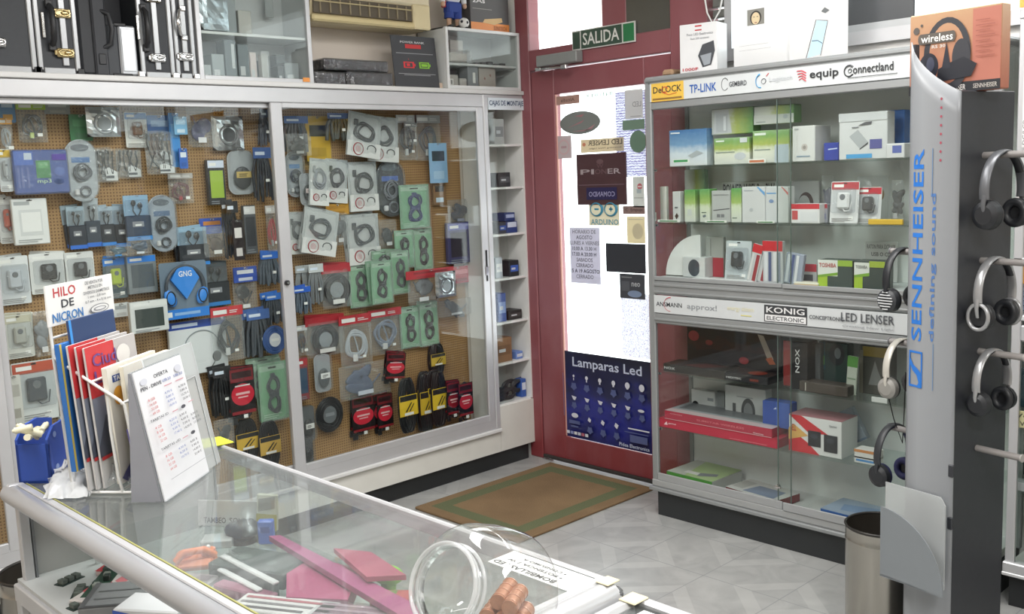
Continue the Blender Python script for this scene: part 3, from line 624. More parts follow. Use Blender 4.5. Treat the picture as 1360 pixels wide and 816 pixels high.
PACKS = [
('flat',1.267,3.968,1.903,0.056,0.100,'#4f86b8','#b8cde0','#d8a040',0,'blue and orange header card in the top left corner of the display'),
('bag',1.244,3.940,1.817,0.046,0.134,'#d89a3a','#9a9ea2','#c8c8c8',0,'clear cable bag with an orange header hanging below the blue card at far left'),
('bag',1.348,3.968,1.876,0.104,0.148,'#9fc23f','#3b3f45','#c8d878',0,'clear bag of grey coiled lead with a lime green card, at upper left'),
('flat',1.447,3.968,1.884,0.095,0.048,'#8b8f90','#b4b8ba','#9c9c98',0,'small grey card near the top rail, right of the lime green one'),
('flat',1.529,3.968,1.836,0.086,0.101,'#1f6b3c','#3f8a58','#275f3c',0,'dark green card hanging left of the silver foil bag'),
('silver',1.605,3.940,1.863,0.132,0.115,'#a9adb2','#8e9296','#c0c0c0',0,'crinkled silver foil bag near the top of the left door'),
('blister',1.749,3.968,1.847,0.093,0.140,'#dcdcd8','#6b4a30','#3f7fc4',0,'white pack with a row of brown ear tips and a blue top edge'),
('flat',1.845,3.968,1.836,0.101,0.102,'#3c78be','#86b0dc','#2f66a8',0,'bright blue card behind the tall blue strip'),
('bud',1.829,3.940,1.769,0.100,0.141,'#dfe3e8','#3b3f45','#8fb4d6',0,'clear earphone sleeve with white flap beside the tall blue strip'),
('flat',1.895,3.940,1.844,0.042,0.220,'#3f8ed6','#7db6e8','#2e7cc4',0,'tall narrow bright blue strip hanging in the upper middle of the left door'),
('flat',1.910,3.912,1.828,0.056,0.073,'#7db4dc','#a9d0ec','#cfe2f2',0,'small sky blue tag with pointed top right of the tall blue strip'),
('bunch',2.023,3.968,1.889,0.121,0.184,'#e0e0e4','#4a4a78','#c9c9d0',0,'bag with violet-blue gadget and white label under the top rail'),
('silver',2.147,3.968,1.835,0.147,0.145,'#77797c','#35383c','#c0c0c0',0,'shiny clear bag with a round grey coil under the top rail'),
('hank',2.324,3.968,1.863,0.053,0.159,'#44506a','#4a4f5c','#c9c9d0',0,'slim bluish hank of leads beside the door stile at top'),
('blister',1.222,3.912,1.705,0.044,0.154,'#d5d8da','#b9bdc0','#d8b23c',0,'white pack with yellow top at the left edge of the left door'),
('mp',1.342,3.912,1.700,0.196,0.162,'#2c4fa0','#3a9a5a','#2a58b0',0,'wide blue pack with green mp3 window at upper left'),
('bud',1.611,3.968,1.703,0.093,0.131,'#e4e5e6','#1d1f23','#8fb4d6',0,'clear earphone sleeve right of the round-topped clamshell'),
('bud',1.703,3.968,1.697,0.102,0.112,'#e4e5e6','#1d1f23','#8fb4d6',0,'clear earphone sleeve, second to the right of the round-topped clamshell'),
('bud',1.811,3.912,1.693,0.123,0.097,'#e4e5e6','#1d1f23','#8fb4d6',0,'clear earphone sleeve with long white flap left of the blue strip'),
('flat',1.911,3.912,1.700,0.036,0.083,'#2f66c0','#dfe6f0','#2858a8',0,'small royal blue tag at the foot of the tall blue strip'),
('clam',1.505,3.940,1.738,0.117,0.235,'#c3c8cc','#6a6f76','#3a78b8',0,'round-topped clear clamshell with earphones at upper left'),
('bag',1.913,3.968,1.599,0.108,0.127,'#b9b4b0','#6a3438','#b03038',0,'clear bag of red and black leads left of the centre of the left door'),
('blister',1.225,3.968,1.534,0.053,0.174,'#e2e3e3','#c8553a','#e0e0e0',0,'white card with a red-orange gadget at the left edge'),
('net',1.296,3.940,1.523,0.126,0.171,'#e3e4e4','#ebebea','#a8acae',0,'white box showing a flat white router at left'),
('ear',1.474,3.968,1.485,0.067,0.165,'#9fb3c0','#2b3440','#2f6fd0',0,'earphone pack, leftmost of the blue-footed row'),
('ear',1.535,3.968,1.508,0.059,0.184,'#b9c3ca','#39424e','#2f6fd0',0,'earphone pack with pale window, second in the blue-footed row'),
('ear',1.591,3.968,1.478,0.060,0.155,'#a5b6c4','#2c3138','#3a86d8',0,'earphone pack, third in the blue-footed row'),
('ear',1.648,3.968,1.478,0.061,0.163,'#97aabb','#25282e','#3a86d8',0,'earphone pack, fourth in the blue-footed row'),
('ear',1.706,3.940,1.517,0.103,0.180,'#8fb0cc','#3b4658','#3f8fd8',0,'larger earphone pack with sky blue top at the end of the row'),
('bunch',1.612,3.940,1.327,0.093,0.050,'#3a86c8','#27566a','#c9c9d0',0,'teal and black oddments below the earphone row'),
('bunch',1.690,3.912,1.353,0.102,0.075,'#cfd5dc','#2c4258','#c9c9d0',0,'clear bag with blue oddments below the larger earphone pack'),
('clam',1.811,3.940,1.513,0.115,0.230,'#aeb7c2','#33363c','#4f6f98',0,'tall round-ended clamshell with a dark coiled lead'),
('box',2.070,3.968,1.652,0.079,0.193,'#20242a','#9ab83a','#cfd8ea',0,'slim black box with lime figure and white-blue header'),
('mouse',2.199,3.968,1.689,0.127,0.190,'#bfc2c4','#3a3c40','#c8b070',0,'clear blister with a dark oval gadget and gold band left of the stile'),
('hank',2.282,3.940,1.700,0.101,0.239,'#3f5f9c','#33363e','#c9c9d0',0,'thick dark hank of leads with blue header beside the left stile'),
('flat',2.042,3.968,1.406,0.114,0.067,'#3558b8','#c8823c','#4a66b4',0,'blue and orange card behind the brown round pack'),
('ear',1.933,3.940,1.373,0.132,0.159,'#93b4cc','#2d3138','#2f86d8',0,'clip-on headphone pack with sky blue window and blue foot'),
('bunch',2.025,3.912,1.374,0.120,0.130,'#d8d8d6','#4c3a2c','#c9c9d0',0,'bulging brown pack in the middle of the left door'),
('hank',2.086,3.884,1.475,0.060,0.250,'#26262a','#222428','#c9c9d0',0,'tall black bundle left of the pack with white circles'),
('box',2.213,3.968,1.451,0.058,0.213,'#5a5d62','#3c3e44','#dcdcdc',0,'grey-black box with white header below the gold-band blister'),
('flat',2.101,3.856,1.396,0.048,0.172,'#241a1e','#d9d4d2','#c9c3c2',0,'narrow black card with a column of white circles'),
('bag',2.327,3.968,1.445,0.059,0.207,'#cfc9c6','#c23a40','#c8c8c8',0,'slim clear bag with red dots beside the left stile'),
('blister',1.230,3.968,1.312,0.110,0.181,'#d6dade','#c6cbd2','#e4e6e8',0,'white blister card with pale cable at the left edge'),
('blister',1.354,3.968,1.314,0.131,0.154,'#e0e1e0','#26282c','#e8e8e8',0,'white card with a black square adapter above the HILO sign'),
('blister',1.473,3.968,1.308,0.114,0.144,'#e2e3e2','#2c2e33','#dcdcdc',0,'white card with a black plug-like adapter right of the square one'),
('blister',1.609,3.968,1.275,0.094,0.166,'#5c6a70','#b6c83c','#2f80dc',0,'blue-topped pack with a lime green stripe'),
('box',1.712,3.968,1.275,0.122,0.155,'#7f878c','#565e64','#2f80dc',0,'blue-topped grey pack with rows of adapters'),
('ear',2.034,3.968,1.216,0.122,0.186,'#5a646c','#2a2e34','#2f80c8',0,'black blister pack with blue arc right of the blue headphones'),
('phones',1.868,3.912,1.237,0.206,0.236,'#6f7f90','#3f8ae0','#2f7fd8',0,'big blue headphones on a card with bright blue foot'),
('bunch',2.169,3.968,1.130,0.116,0.140,'#e0e0e0','#1c1d20','#c9c9d0',0,'bag of black parts under the blue header card'),
('flat',2.166,3.940,1.186,0.113,0.067,'#3050a8','#d9dde4','#c0c6d4',0,'blue and white header card left of the blue fan of packs'),
('hank',2.299,3.968,1.239,0.103,0.152,'#2f6fd0','#59636e','#c9c9d0',0,'fan of blue-topped leads left of the stile, upper cluster'),
('hank',2.304,3.968,1.054,0.095,0.150,'#3b7ad8','#4a5058','#c9c9d0',0,'fan of blue-topped leads left of the stile, lower cluster'),
('flat',1.619,3.968,1.090,0.066,0.056,'#d3d5d5','#a0a4a6','#bcbcbc',0,'small white card right of the HILO sign'),
('box',1.689,3.884,1.097,0.156,0.126,'#d4d6d6','#3b4442','#dfe0df',0,'white box with a wide dark window'),
('blister',1.227,3.968,1.092,0.101,0.165,'#dcdcd6','#b8b8b0','#c8c4b0',0,'clear pack with a cream white card left of the rack'),
('bunch',1.310,3.968,1.097,0.074,0.175,'#d8d8da','#8c9096','#c9c9d0',0,'clear pack of grey parts just left of the brochure rack'),
('blister',1.370,3.968,0.820,0.056,0.174,'#cfd6da','#a9b4bc','#5a9ccc',0,'white and blue pack peeking out left of the blue folder'),
('blister',1.266,3.968,0.909,0.162,0.233,'#d9dcdc','#4a4f56','#c05a44',0,'stack of packs with a red header and blue band left of the blue folder'),
('flat',1.182,3.940,0.871,0.046,0.182,'#d6d4cf','#b9b6b0','#a8a49c',0,'narrow white card at the far left, mid height'),
('blister',1.189,3.968,0.657,0.050,0.196,'#dedbd2','#c9c6bd','#d8a858',0,'cream card behind the cream pegs at lower left'),
('flat',1.220,3.940,0.610,0.046,0.150,'#b84a42','#d9938c','#8f3a34',0,'red card behind the blue plastic stand'),
('headset',1.931,3.968,0.981,0.259,0.231,'#dde0e3','#c0c0c0','#2f4a9c',0,'large white box with a headset picture and navy top edge'),
('bag',2.059,3.940,1.024,0.151,0.241,'#c43c44','#3b3f45','#d8d8d8',0,'clear bag of dark leads with a red header right of the white headset box'),
('hank',2.202,3.940,0.994,0.122,0.221,'#4a6aa8','#4b5058','#c9c9d0',0,'dark leads with a blue header between red bag and stile'),
('coil',2.268,3.912,0.912,0.114,0.123,'#d9dce2','#3c5a94','#eeeeee',0,'round blue and white coil pack against the left stile'),
('hank',2.009,3.940,0.770,0.091,0.239,'#2a2a2e','#202226','#c9c9d0',0,'black leads hanging behind the red oval label at lower left'),
('green',2.233,3.968,0.774,0.176,0.183,'#9cc4a4','#3c4248','#000000',0,'pale green pack behind the clear bag, lower part of left door'),
('green',2.261,3.940,0.748,0.149,0.273,'#7db48a','#4a5056','#000000',0,'green pack with a coiled grey lead beside the left stile'),
('red',2.089,3.912,0.754,0.142,0.248,'#c8283c','#1d1f23','#000000',0,'black card with a red oval label in the left door'),
('bunch',1.976,3.884,0.552,0.092,0.113,'#d8d8d6','#2c2e32','#c9c9d0',0,'small clear bag of dark parts above the yellow paper'),
('yellow',2.125,3.968,0.506,0.124,0.198,'#d8b040','#1d1f23','#000000',0,'black cable hank with yellow label, left one in the left door'),
('yellow',2.219,3.940,0.482,0.117,0.217,'#cfa850','#1d1f23','#000000',0,'black cable hank with yellow label, right one in the left door'),
('hank',2.480,3.968,1.838,0.135,0.161,'#5a7ab8','#4a4c50','#c9c9d0',0,'clear pack of dark leads with blue header at the top left of the right door'),
('flat',2.604,3.968,1.840,0.131,0.205,'#c9a338','#33352c','#b08f30',0,'tall yellow card with a black adapter in the right door'),
('hank',2.693,3.940,1.852,0.137,0.127,'#3f5f9c','#4a4d48','#c9c9d0',0,'dark leads with a blue header right of the tall yellow card'),
('bag',3.117,3.968,1.850,0.127,0.223,'#b8babc','#3a3c40','#d0d0d0',0,'clear bag of black leads under the top rail, left of two'),
('bag',3.251,3.968,1.851,0.164,0.229,'#a9acae','#45474b','#d0d0d0',0,'clear bag of black leads under the top rail, right of two'),
('white',2.959,3.940,1.839,0.177,0.216,'#e0e0df','#4a4c50','#000000',4,'white cable bag with red ring, behind the tilted one at the top'),
('white',2.836,3.912,1.850,0.189,0.205,'#e0e0df','#3c3e42','#000000',9,'tilted white cable bag with red ring, at the very top of the right door'),
('clam',2.467,3.968,1.681,0.092,0.205,'#b4b8bc','#50545a','#4f88c0',0,'clear clamshell with red and silver plug at the right door edge'),
('mouse',2.509,3.940,1.582,0.076,0.145,'#b9bbbe','#34363a','#d8c8c8',0,'small dark oval clamshell right of the red and silver plug'),
('white',2.697,3.968,1.642,0.122,0.204,'#e0e0df','#3a3c42','#000000',6,'white cable bag with red ring, upper row, right of the first'),
('white',2.565,3.912,1.645,0.103,0.213,'#e0e0df','#8c9098','#000000',6,'white cable bag with red ring, upper row, next to the door stile'),
('white',2.836,3.968,1.627,0.168,0.235,'#e0e0df','#34363a','#000000',0,'white cable bag with red ring left of the dark oval clamshell'),
('clam',3.003,3.968,1.631,0.168,0.274,'#35383e','#787c84','#4068c0',0,'dark oval clamshell with blue text in the right door'),
('flat',2.685,3.968,1.435,0.129,0.052,'#c8922e','#b88428','#a87820',0,'ochre card showing between two rows of white bags'),
('bunch',2.666,3.940,1.392,0.094,0.150,'#c9c9ca','#6a6d70','#c9c9d0',0,'grey clear bag between the white bags'),
('white',2.460,3.968,1.409,0.098,0.193,'#d9d9d8','#5a5c60','#000000',2,'white cable bag with red ring half hidden at the door stile, second row'),
('white',2.564,3.912,1.413,0.185,0.208,'#e0e0df','#50545a','#000000',12,'tilted white cable bag with red ring, second row'),
('white',2.821,3.968,1.377,0.187,0.241,'#e0e0df','#44484e','#000000',0,'white cable bag with red ring above the green packs'),
('bunch',2.966,3.968,1.344,0.110,0.141,'#c8cac8','#2e3034','#c9c9d0',0,'clear bag with black connectors below the dark oval clamshell'),
('green',3.124,3.940,1.509,0.195,0.222,'#7fb48e','#25396c','#000000',0,'green pack with blue and black cables right of the dark oval clamshell'),
('green',3.046,3.940,1.287,0.122,0.192,'#86ba94','#1d1f23','#000000',0,'green pack with black cable, middle of three above the red headers'),
('green',3.186,3.968,1.288,0.127,0.221,'#8fc09a','#1d1f23','#000000',0,'green pack with black cable, right of three above the red headers'),
('green',2.917,3.940,1.197,0.149,0.119,'#7cae88','#1d1f23','#000000',0,'green pack half covered by its neighbours, left of three'),
('box',3.414,3.968,1.301,0.148,0.214,'#4a4870','#3a3440','#6a6cb0',0,'dark box with a violet blue header by the right stile of the right door'),
('flat',3.413,3.968,1.068,0.206,0.088,'#b03844','#d07a80','#8a2c34',0,'red card by the right stile of the right door'),
('flat',3.294,3.940,1.711,0.117,0.201,'#8fb8dc','#3c4550','#a9cbe6',0,'light blue hanging strap card with a dark oval, right part of the right door'),  # outside reflection in the glass, built as a coloured card
('flat',3.315,3.968,1.518,0.083,0.119,'#8a6a4a','#3a3430','#c4d8e8',0,'narrow card with a white bar below the light blue strap card'),
('bunch',3.439,3.968,1.420,0.163,0.127,'#8a8ca0','#3c3a4c','#c9c9d0',0,'bag of dark parts above the violet-headed box by the right stile'),
('bunch',3.384,3.968,0.901,0.245,0.089,'#c9ccd0','#50545a','#c9c9d0',0,'small bag of dark parts right of the lower green packs'),
('bag',3.119,3.940,1.810,0.078,0.108,'#8a8c8e','#303236','#9a9a9a',0,'dark leads tucked between the two black lead bags'),
('bunch',2.476,3.940,1.759,0.129,0.099,'#a8aaa8','#4a4a48','#c9c9d0',0,'clear bag of dark leads under the yellow card edge'),
('hank',2.463,3.968,1.164,0.087,0.167,'#b4b8ba','#8d9194','#c9c9d0',0,'fan of pale grey leads near the left stile of the right door'),
('hank',2.515,3.940,1.167,0.085,0.196,'#c4c8ca','#787c80','#c9c9d0',0,'fan of grey leads with white sticker beside the black tape reel'),
('hank',2.415,3.912,1.073,0.100,0.127,'#2f62c8','#5f6a78','#c9c9d0',0,'blue-topped leads at the left stile of the right door'),
('reel',2.648,3.968,1.154,0.164,0.214,'#b5303a','#2a2b2e','#e4e4e2',0,'black reel of cable in a bag with a red header'),
('green',2.991,3.912,1.190,0.114,0.217,'#79ae86','#3a3c40','#000000',0,'narrow green pack right of the two with black cables'),
('green',2.790,3.968,1.143,0.136,0.216,'#86ba94','#1d1f23','#000000',0,'green pack with black cable right of the black reel'),
('green',2.876,3.912,1.151,0.130,0.213,'#86ba94','#17181b','#000000',0,'green pack with black cable, second right of the black reel'),
('bunch',3.101,3.884,1.081,0.193,0.167,'#d4d6d8','#6c7278','#c9c9d0',0,'clear bag of silver parts below the green packs'),
('flat',3.138,3.856,1.087,0.309,0.042,'#b8303a','#8c2a30','#a03038',0,'red header strip above the silver parts bags'),
('silver',3.206,3.828,1.069,0.134,0.129,'#60646a','#8c9298','#c0c0c0',0,'silver foil bag with red header at right of the right door'),
('bag',2.441,3.968,0.887,0.060,0.143,'#c9cbce','#3c3e46','#d0d0d0',0,'slim bag of dark leads at left stile of the right door, mid height'),
('reel',2.568,3.968,0.915,0.215,0.194,'#aa2c36','#2c2d30','#d8d8d6',0,'wide bag with red header and loose black coil'),
('bag',2.720,3.940,0.904,0.184,0.256,'#b6303a','#b9bec6','#e8e8e8',0,'blue-grey bag with a red header and a white coiled lead'),
('bag',2.920,3.968,0.906,0.201,0.228,'#b8303c','#7f889c','#e8e8e8',0,'blue-grey bag with a red header and white leads, right of two'),
('green',3.077,3.968,0.900,0.130,0.216,'#86ba94','#17181b','#000000',0,'green pack with black cable and a white tag, lower row, left'),
('green',3.198,3.968,0.906,0.131,0.230,'#8cc09a','#17181b','#000000',0,'green pack with black cable, lower row, right'),
('bunch',2.740,3.912,0.669,0.297,0.166,'#c4cad6','#54607c','#c9c9d0',0,'wide clear bag of blue-black leads'),
('red',2.911,3.884,0.695,0.142,0.152,'#c8283c','#1d1f23','#000000',8,'red oval label pack right of the wide blue-black bag'),
('box',2.429,3.968,0.738,0.051,0.198,'#8d4348','#3a5068','#b03038',0,'slim red-topped pack at the left stile of the right door'),
('mouse',2.527,3.940,0.741,0.088,0.180,'#b2b5b8','#5c6064','#eeeeee',0,'grey computer mouse in a long blister'),
('mouse',2.444,3.968,0.507,0.079,0.172,'#54585c','#2a2c30','#e8e8e6',0,'black elongated blister at the lower left of the right door'),
('mouse',2.416,3.940,0.370,0.064,0.138,'#3a3d42','#222428','#55585c',0,'lower black elongated blister just above the bottom rail'),
('coil',2.565,3.968,0.523,0.147,0.164,'#6a6e72','#222326','#8c9094',0,'flat round black coil with grey label at the bottom of the right door'),
('red',2.753,3.968,0.498,0.157,0.212,'#d02a3e','#1d1f23','#000000',0,'red oval label pack at the bottom, left of two'),
('red',2.885,3.968,0.483,0.114,0.204,'#d02a3e','#151517','#000000',0,'red oval label pack at the bottom, right of two'),
('yellow',3.240,3.968,0.680,0.108,0.161,'#c8a83c','#1d1e21','#000000',0,'small black cable hank with yellow label above the others'),
('yellow',2.944,3.856,0.565,0.123,0.275,'#e0bc34','#1d1f23','#000000',0,'black cable hank with bright yellow label, left of the bottom row'),
('yellow',3.130,3.940,0.548,0.102,0.310,'#d6b236','#1d1f23','#000000',0,'black cable hank with yellow label, middle of the bottom row'),
('yellow',3.193,3.912,0.551,0.113,0.288,'#e0bc34','#17181b','#000000',0,'black cable hank with yellow label, right of the bottom row'),
('red',3.263,3.884,0.489,0.105,0.205,'#8c1c28','#151517','#000000',0,'dark red pack behind the last one by the right stile'),
('red',3.322,3.856,0.475,0.117,0.206,'#b82436','#151517','#000000',0,'red oval label pack by the right stile, last of the bottom row'),
]

for k, (ty, x, y, z, w_, h_, c1, c2, c3, tilt, lab) in enumerate(PACKS):
    nm, cat = PNAME[ty]
    t = thing(nm, lab, cat, (x, y, z), 0, None, 0, R(tilt))
    PK[ty](t, w_, h_, c1, c2, c3, random.Random(k * 31 + 5))
    if ty in ('white', 'green', 'ear', 'hank', 'bud', 'blister', 'yellow', 'red', 'reel') and len(lab.split()) <= 11:
        r = t.copy(); col.objects.link(r)                     # most hooks carry a second pack behind the first
        r.location = (x + (.013 if k % 2 else -.013), y + .024, z + .006); r.rotation_euler.y = R(tilt + (4 if k % 2 else -4))
        for ch in t.children: c_ = ch.copy(); col.objects.link(c_); c_.parent = r
        tag(r, 'pack half hidden behind the ' + lab, cat)
    if k < 99: MB().cyl((x, PEGY, z - .006), (x, y - .030, z - .004), .0016, .0016, CHROME, 6).obj('peg_hook', wd)

q = MB()
for (ty, x, y, z, w_, h_, c1, c2, c3, tilt, lab) in PACKS[99:]: q.cyl((x, PEGY, z - .006), (x, y - .030, z - .004), .0016, .0016, CHROME, 6)
o = q.obj('peg_hook', wd); o['kind'] = 'stuff'

# ================================================================ ON THE LEDGE (z = 1.966)
LZ = 1.966
def flight_case(label, x0, x1, h, y0=3.78, y1=3.985, seam=.5, latch='chrome', lx=None, hz=.2, handle='black', zs=(.075, .31), body='#2b2e33'):
    t = thing('flight_case', label, 'case', ((x0 + x1) / 2, y0, LZ)); w = x1 - x0; d = y1 - y0; hw = w / 2
    MB().box(-hw + .004, .003, .004, hw - .004, d, h, P(body, .55, var=.15, scale=60)).obj('case_body', t)
    e = MB(); A = P('#a9abad', .3, .4)
    for sx in (-1, 1): e.cbox(sx * hw - (.018 if sx > 0 else 0), -.004, .012, sx * hw + (0 if sx > 0 else .018), .006, h, A, .003)
    e.cbox(-hw + .02, -.003, .0, hw - .02, .008, .022, A, .002)
    sxx = (seam - .5) * w
    if seam > 0: e.cbox(sxx - .011, -.005, .03, sxx + .011, .004, h, A, .002)
    for sx in (-1, 1): e.cbox(sx * hw - .014, -.006, 0, sx * hw + .014, .02, .024, BLACK if latch != 'round' else CHROME, .004)
    e.obj('edge_profile', t)
    lc = lx if lx is not None else sxx
    LM = CHROME if latch != 'brass' else P('#cdb98a', .15, .9)
    for z in zs:
        if z > h: continue
        q = MB().cbox(lc - .033, -.014, z - .016, lc + .030, -.004, z + .016, LM, .006)
        q.ring((lc - .002, -.016, z), .026, .011, .0035, LM, N=20, n=6).ell((lc + .006, -.017, z), .014, .005, .007, LM, 12, 8).cbox(lc - .04, -.012, z - .009, lc - .03, -.004, z + .009, LM, .002)
        q.obj('latch', t)
    if handle == 'black':
        q = MB().tube([(hx, yy, zz) for hx, yy, zz in [(0, -.004, hz - .07), (0, -.028, hz - .055), (0, -.034, hz), (0, -.028, hz + .055), (0, -.004, hz + .07)]], .011, BLACK, n=10)
        for s in (-1, 1): q.cbox(-.013, -.012, hz + s * .075 - .014, .013, -.003, hz + s * .075 + .014, BLACK, .003)
        q.cbox(-.03, -.008, hz - .045, -.018, -.003, hz + .045, CHROME, .002)
        q.v = [(a + lc - .045 if abs(lc) < .001 or True else a, b_, c_) for a, b_, c_ in q.v]; q.obj('handle', t)
    elif handle == 'chrome':
        q = MB().tube([(lc - .004, -.004, hz - .055), (lc - .02, -.018, hz - .045), (lc - .03, -.026, hz), (lc - .02, -.018, hz + .045), (lc - .004, -.004, hz + .055)], .006, CHROME, n=10)
        q.cbox(lc - .014, -.012, hz + .046, lc + .012, -.003, hz + .066, CHROME, .003).cbox(lc - .014, -.012, hz - .066, lc + .012, -.003, hz - .046, CHROME, .003)
        q.ell((lc - .031, -.027, hz), .009, .006, .02, CHROME, 10, 8); q.obj('handle', t)
    return t
flight_case('black case with aluminium edges and pointed latch, leftmost on the ledge', 1.06, 1.325, .46, seam=.44, lx=.005, hz=.33, zs=(.10,))
flight_case('black aluminium-edged case, second from the left, gold-toned latches', 1.329, 1.478, .46, seam=.66, latch='brass', hz=.17, zs=(.075, .215))
t = thing('plastic_case', 'black plastic case with moulded handle, third on the ledge, no metal edges', 'case', (1.535, 3.79, LZ))
MB().cbox(-.052, 0, 0, .05, .19, .46, P('#2d2f33', .6), .012).obj('shell', t)
q = MB().cbox(.0, -.012, 0, .052, .01, .46, P('#323439', .6), .006)
for z in (.06, .3): q.cbox(.012, -.016, z - .02, .04, -.01, z + .02, P('#26282c', .5), .003)
q.obj('rib', t)
MB().tube([(.03, 0, .10), (.06, -.02, .115), (.066, -.026, .17), (.06, -.02, .225), (.03, 0, .24)], .010, P('#232529', .5), n=8).obj('handle', t)
t = thing('small_case', 'small silver-fronted black case standing before a tall black one on the ledge', 'case', (1.645, 3.79, LZ))
MB().cbox(-.075, .0, 0, -.012, .12, .19, P('#36393e', .55), .006).obj('case_side', t)
MB().cbox(-.012, -.004, .006, .055, .12, .19, P('#b3b6ba', .32, .4), .006).cbox(-.004, -.007, .02, .046, -.003, .178, P('#c6c9cc', .3, .4), .003).obj('front_panel', t)
MB().cbox(-.03, -.004, .185, .02, .02, .2, BLACK, .004).cbox(-.045, -.006, .0, .03, .005, .012, BLACK, .002).obj('clasp', t)
t = thing('tall_black_case', 'plain tall black case with silver edge behind the small silver-fronted case', 'case', (1.67, 3.93, LZ))
MB().cbox(-.06, 0, 0, .045, .05, .34, P('#35373c', .6), .005).obj('case_body', t)
flight_case('black aluminium-edged case with black strap handle, right of the small silver one', 1.708, 1.845, .46, y0=3.782, seam=.5, latch='round', lx=.0, hz=.185, zs=(.075, .30))
flight_case('black aluminium-edged case with curved chrome handle, rightmost on the ledge', 1.85, 1.936, .46, y0=3.784, seam=.5, latch='round', hz=.215, handle='chrome', zs=(.085, ))

# ---- glass showcase on the ledge, next to the cases
def showcase(t, x0, x1, y0, y1, z0, z1, shelf, fr, side, fw=.02):
    w = x1 - x0
    b = MB()
    for x in (x0, x1 - fw): b.cbox(x, y0, z0, x + fw, y0 + .02, z1, fr, .002)
    b.cbox(x0 + fw, y0, z0, x1 - fw, y0 + .02, z0 + .018, fr, .002); b.cbox(x0 + fw, y0, z1 - .016, x1 - fw, y0 + .02, z1, fr, .002); b.obj('frame', t)
    b = MB(); b.box(x0, y0 + .02, z0, x0 + .006, y1, z1, side); b.box(x1 - .006, y0 + .02, z0, x1, y1, z1, side); b.box(x0, y0 + .02, z0, x1, y1, z0 + .006, side); b.box(x0, y0 + .02, z1 - .006, x1, y1, z1, side); b.box(x0, y1 - .005, z0, x1, y1, z1, P('#c9ccce', .6)); b.obj('carcass', t)
    MB().cbox(x0 + .006, y0 + .022, shelf - .012, x1 - .006, y1 - .006, shelf, P('#d3d5d6', .4), .002).obj('shelf', t)
    MB().box(x0 + fw, y0 + .008, z0 + .018, x1 - fw, y0 + .012, z1 - .016, GLASS).obj('glass_pane', t)
t = thing('glass_showcase', 'glass-fronted showcase on the ledge between the cases and the air conditioner', 'showcase')
showcase(t, 1.945, 2.478, 3.775, 3.995, LZ, 2.44, 2.162, ALU, P('#c5c9cb', .5))
MB().box(-.5, 0, 0, .5, .002, 1, P('#e0944a', .6)).obj('orange_tag', t, None)
bpy.data.objects['orange_tag'].scale = (.034, .5, .018); bpy.data.objects['orange_tag'].location = (2.437, 3.772, 1.972)
def simple_box(name, label, cat, x0, x1, y0, d, z0, h, m, art=(), top=(), rz=0, group=None, side=None, parts=()):
    """x0..x1 along the local right; returns an upright box with print on its front"""
    w = x1 - x0; t = MB().cbox(-w / 2, 0, 0, w / 2, d, h, m, .0025)
    t.art(list(art), -w / 2, 0, w / 2, h, 0)
    if top:
        Mt = Matrix(((1, 0, 0, 0), (0, 0, 1, 0), (0, -1, 0, 0), (0, 0, 0, 1)))   # local (x,y,z)->(x, z, -y)
        t.art(list(top), -w / 2, 0, w / 2, d, 0, M=Matrix.Translation((0, 0, h)) @ Matrix(((1, 0, 0, 0), (0, 0, 1, 0), (0, -1, 0, 0), (0, 0, 0, 1))))
    o = t.obj(name, None, ((x0 + x1) / 2, y0, z0), rz); tag(o, label, cat, group); return o
G1 = P('#7f868c', .35); G2 = P('#9aa0a3', .4)
o = simple_box('wrapped_box', 'shiny film-wrapped grey box on the upper shelf of the glass showcase', 'box', 1.975, 2.10, 3.81, .16, 2.162, .22, P('#70777d', .4))
crumpled(.13, .21, .008, P('#9aa2a8', .12, .5, var=.3), MB(), 4, 0, .215).obj('film_wrap', o).location = (0, -.004, 0)
simple_box('grey_carton', 'slim grey carton right of the film-wrapped box', 'box', 2.108, 2.155, 3.83, .12, 2.162, .17, P('#8f969a', .5))
simple_box('grey_carton', 'pale carton with a thin dark edge on the upper showcase shelf', 'box', 2.17, 2.23, 3.84, .1, 2.162, .10, P('#b5b4b0', .5))
simple_box('leaflet_card', 'small grey card at the top right inside the glass showcase', 'card', 2.36, 2.40, 3.94, .004, 2.26, .09, P('#a5aaac', .5))
lo = [(1.985, 2.025, .06, '#9ea4a6', 'low grey carton in the bottom left corner of the glass showcase'), (2.03, 2.085, .105, '#8d9598', 'grey carton second from the left on the showcase floor'),
      (2.09, 2.145, .165, '#5d676c', 'tall dark grey box with a strip of white print in the glass showcase'), (2.15, 2.2, .15, '#6d767b', 'dark grey box right of the tall printed one'),
      (2.205, 2.235, .12, '#c0b5b2', 'narrow pinkish carton in the showcase'), (2.295, 2.33, .10, '#8f9599', 'grey carton behind the cellophane pack'), (2.335, 2.365, .07, '#54585c', 'small black device box near the right of the showcase'),
      (2.37, 2.44, .085, '#8a9093', 'flat grey boxes at the right end of the showcase floor'), (2.385, 2.43, .13, '#6f7578', 'dark printed carton at the back right of the showcase')]
for k, (a, c_, h, m, lab) in enumerate(lo):
    simple_box('grey_carton', lab, 'box', a, c_, 3.83 + (.09 if 'back right' in lab or 'behind' in lab else 0), .07, 1.985 - .013, h, P(m, .5), [('r', .55, .3, .8, .9, '#aeb4b6')] if k == 2 else [('r', .15, .15, .6, .4, '#b6babc')])
t = thing('cellophane_pack', 'crinkled clear cellophane pack in the middle of the showcase floor', 'pack', (2.265, 3.815, 1.972 + .125))
MB().box(-.014, .004, -.12, .014, .03, -.01, P('#b3b0ac', .5)).obj('carton', t); crumpled(.04, .125, .014, BAG, MB(), 9).obj('film_wrap', t)

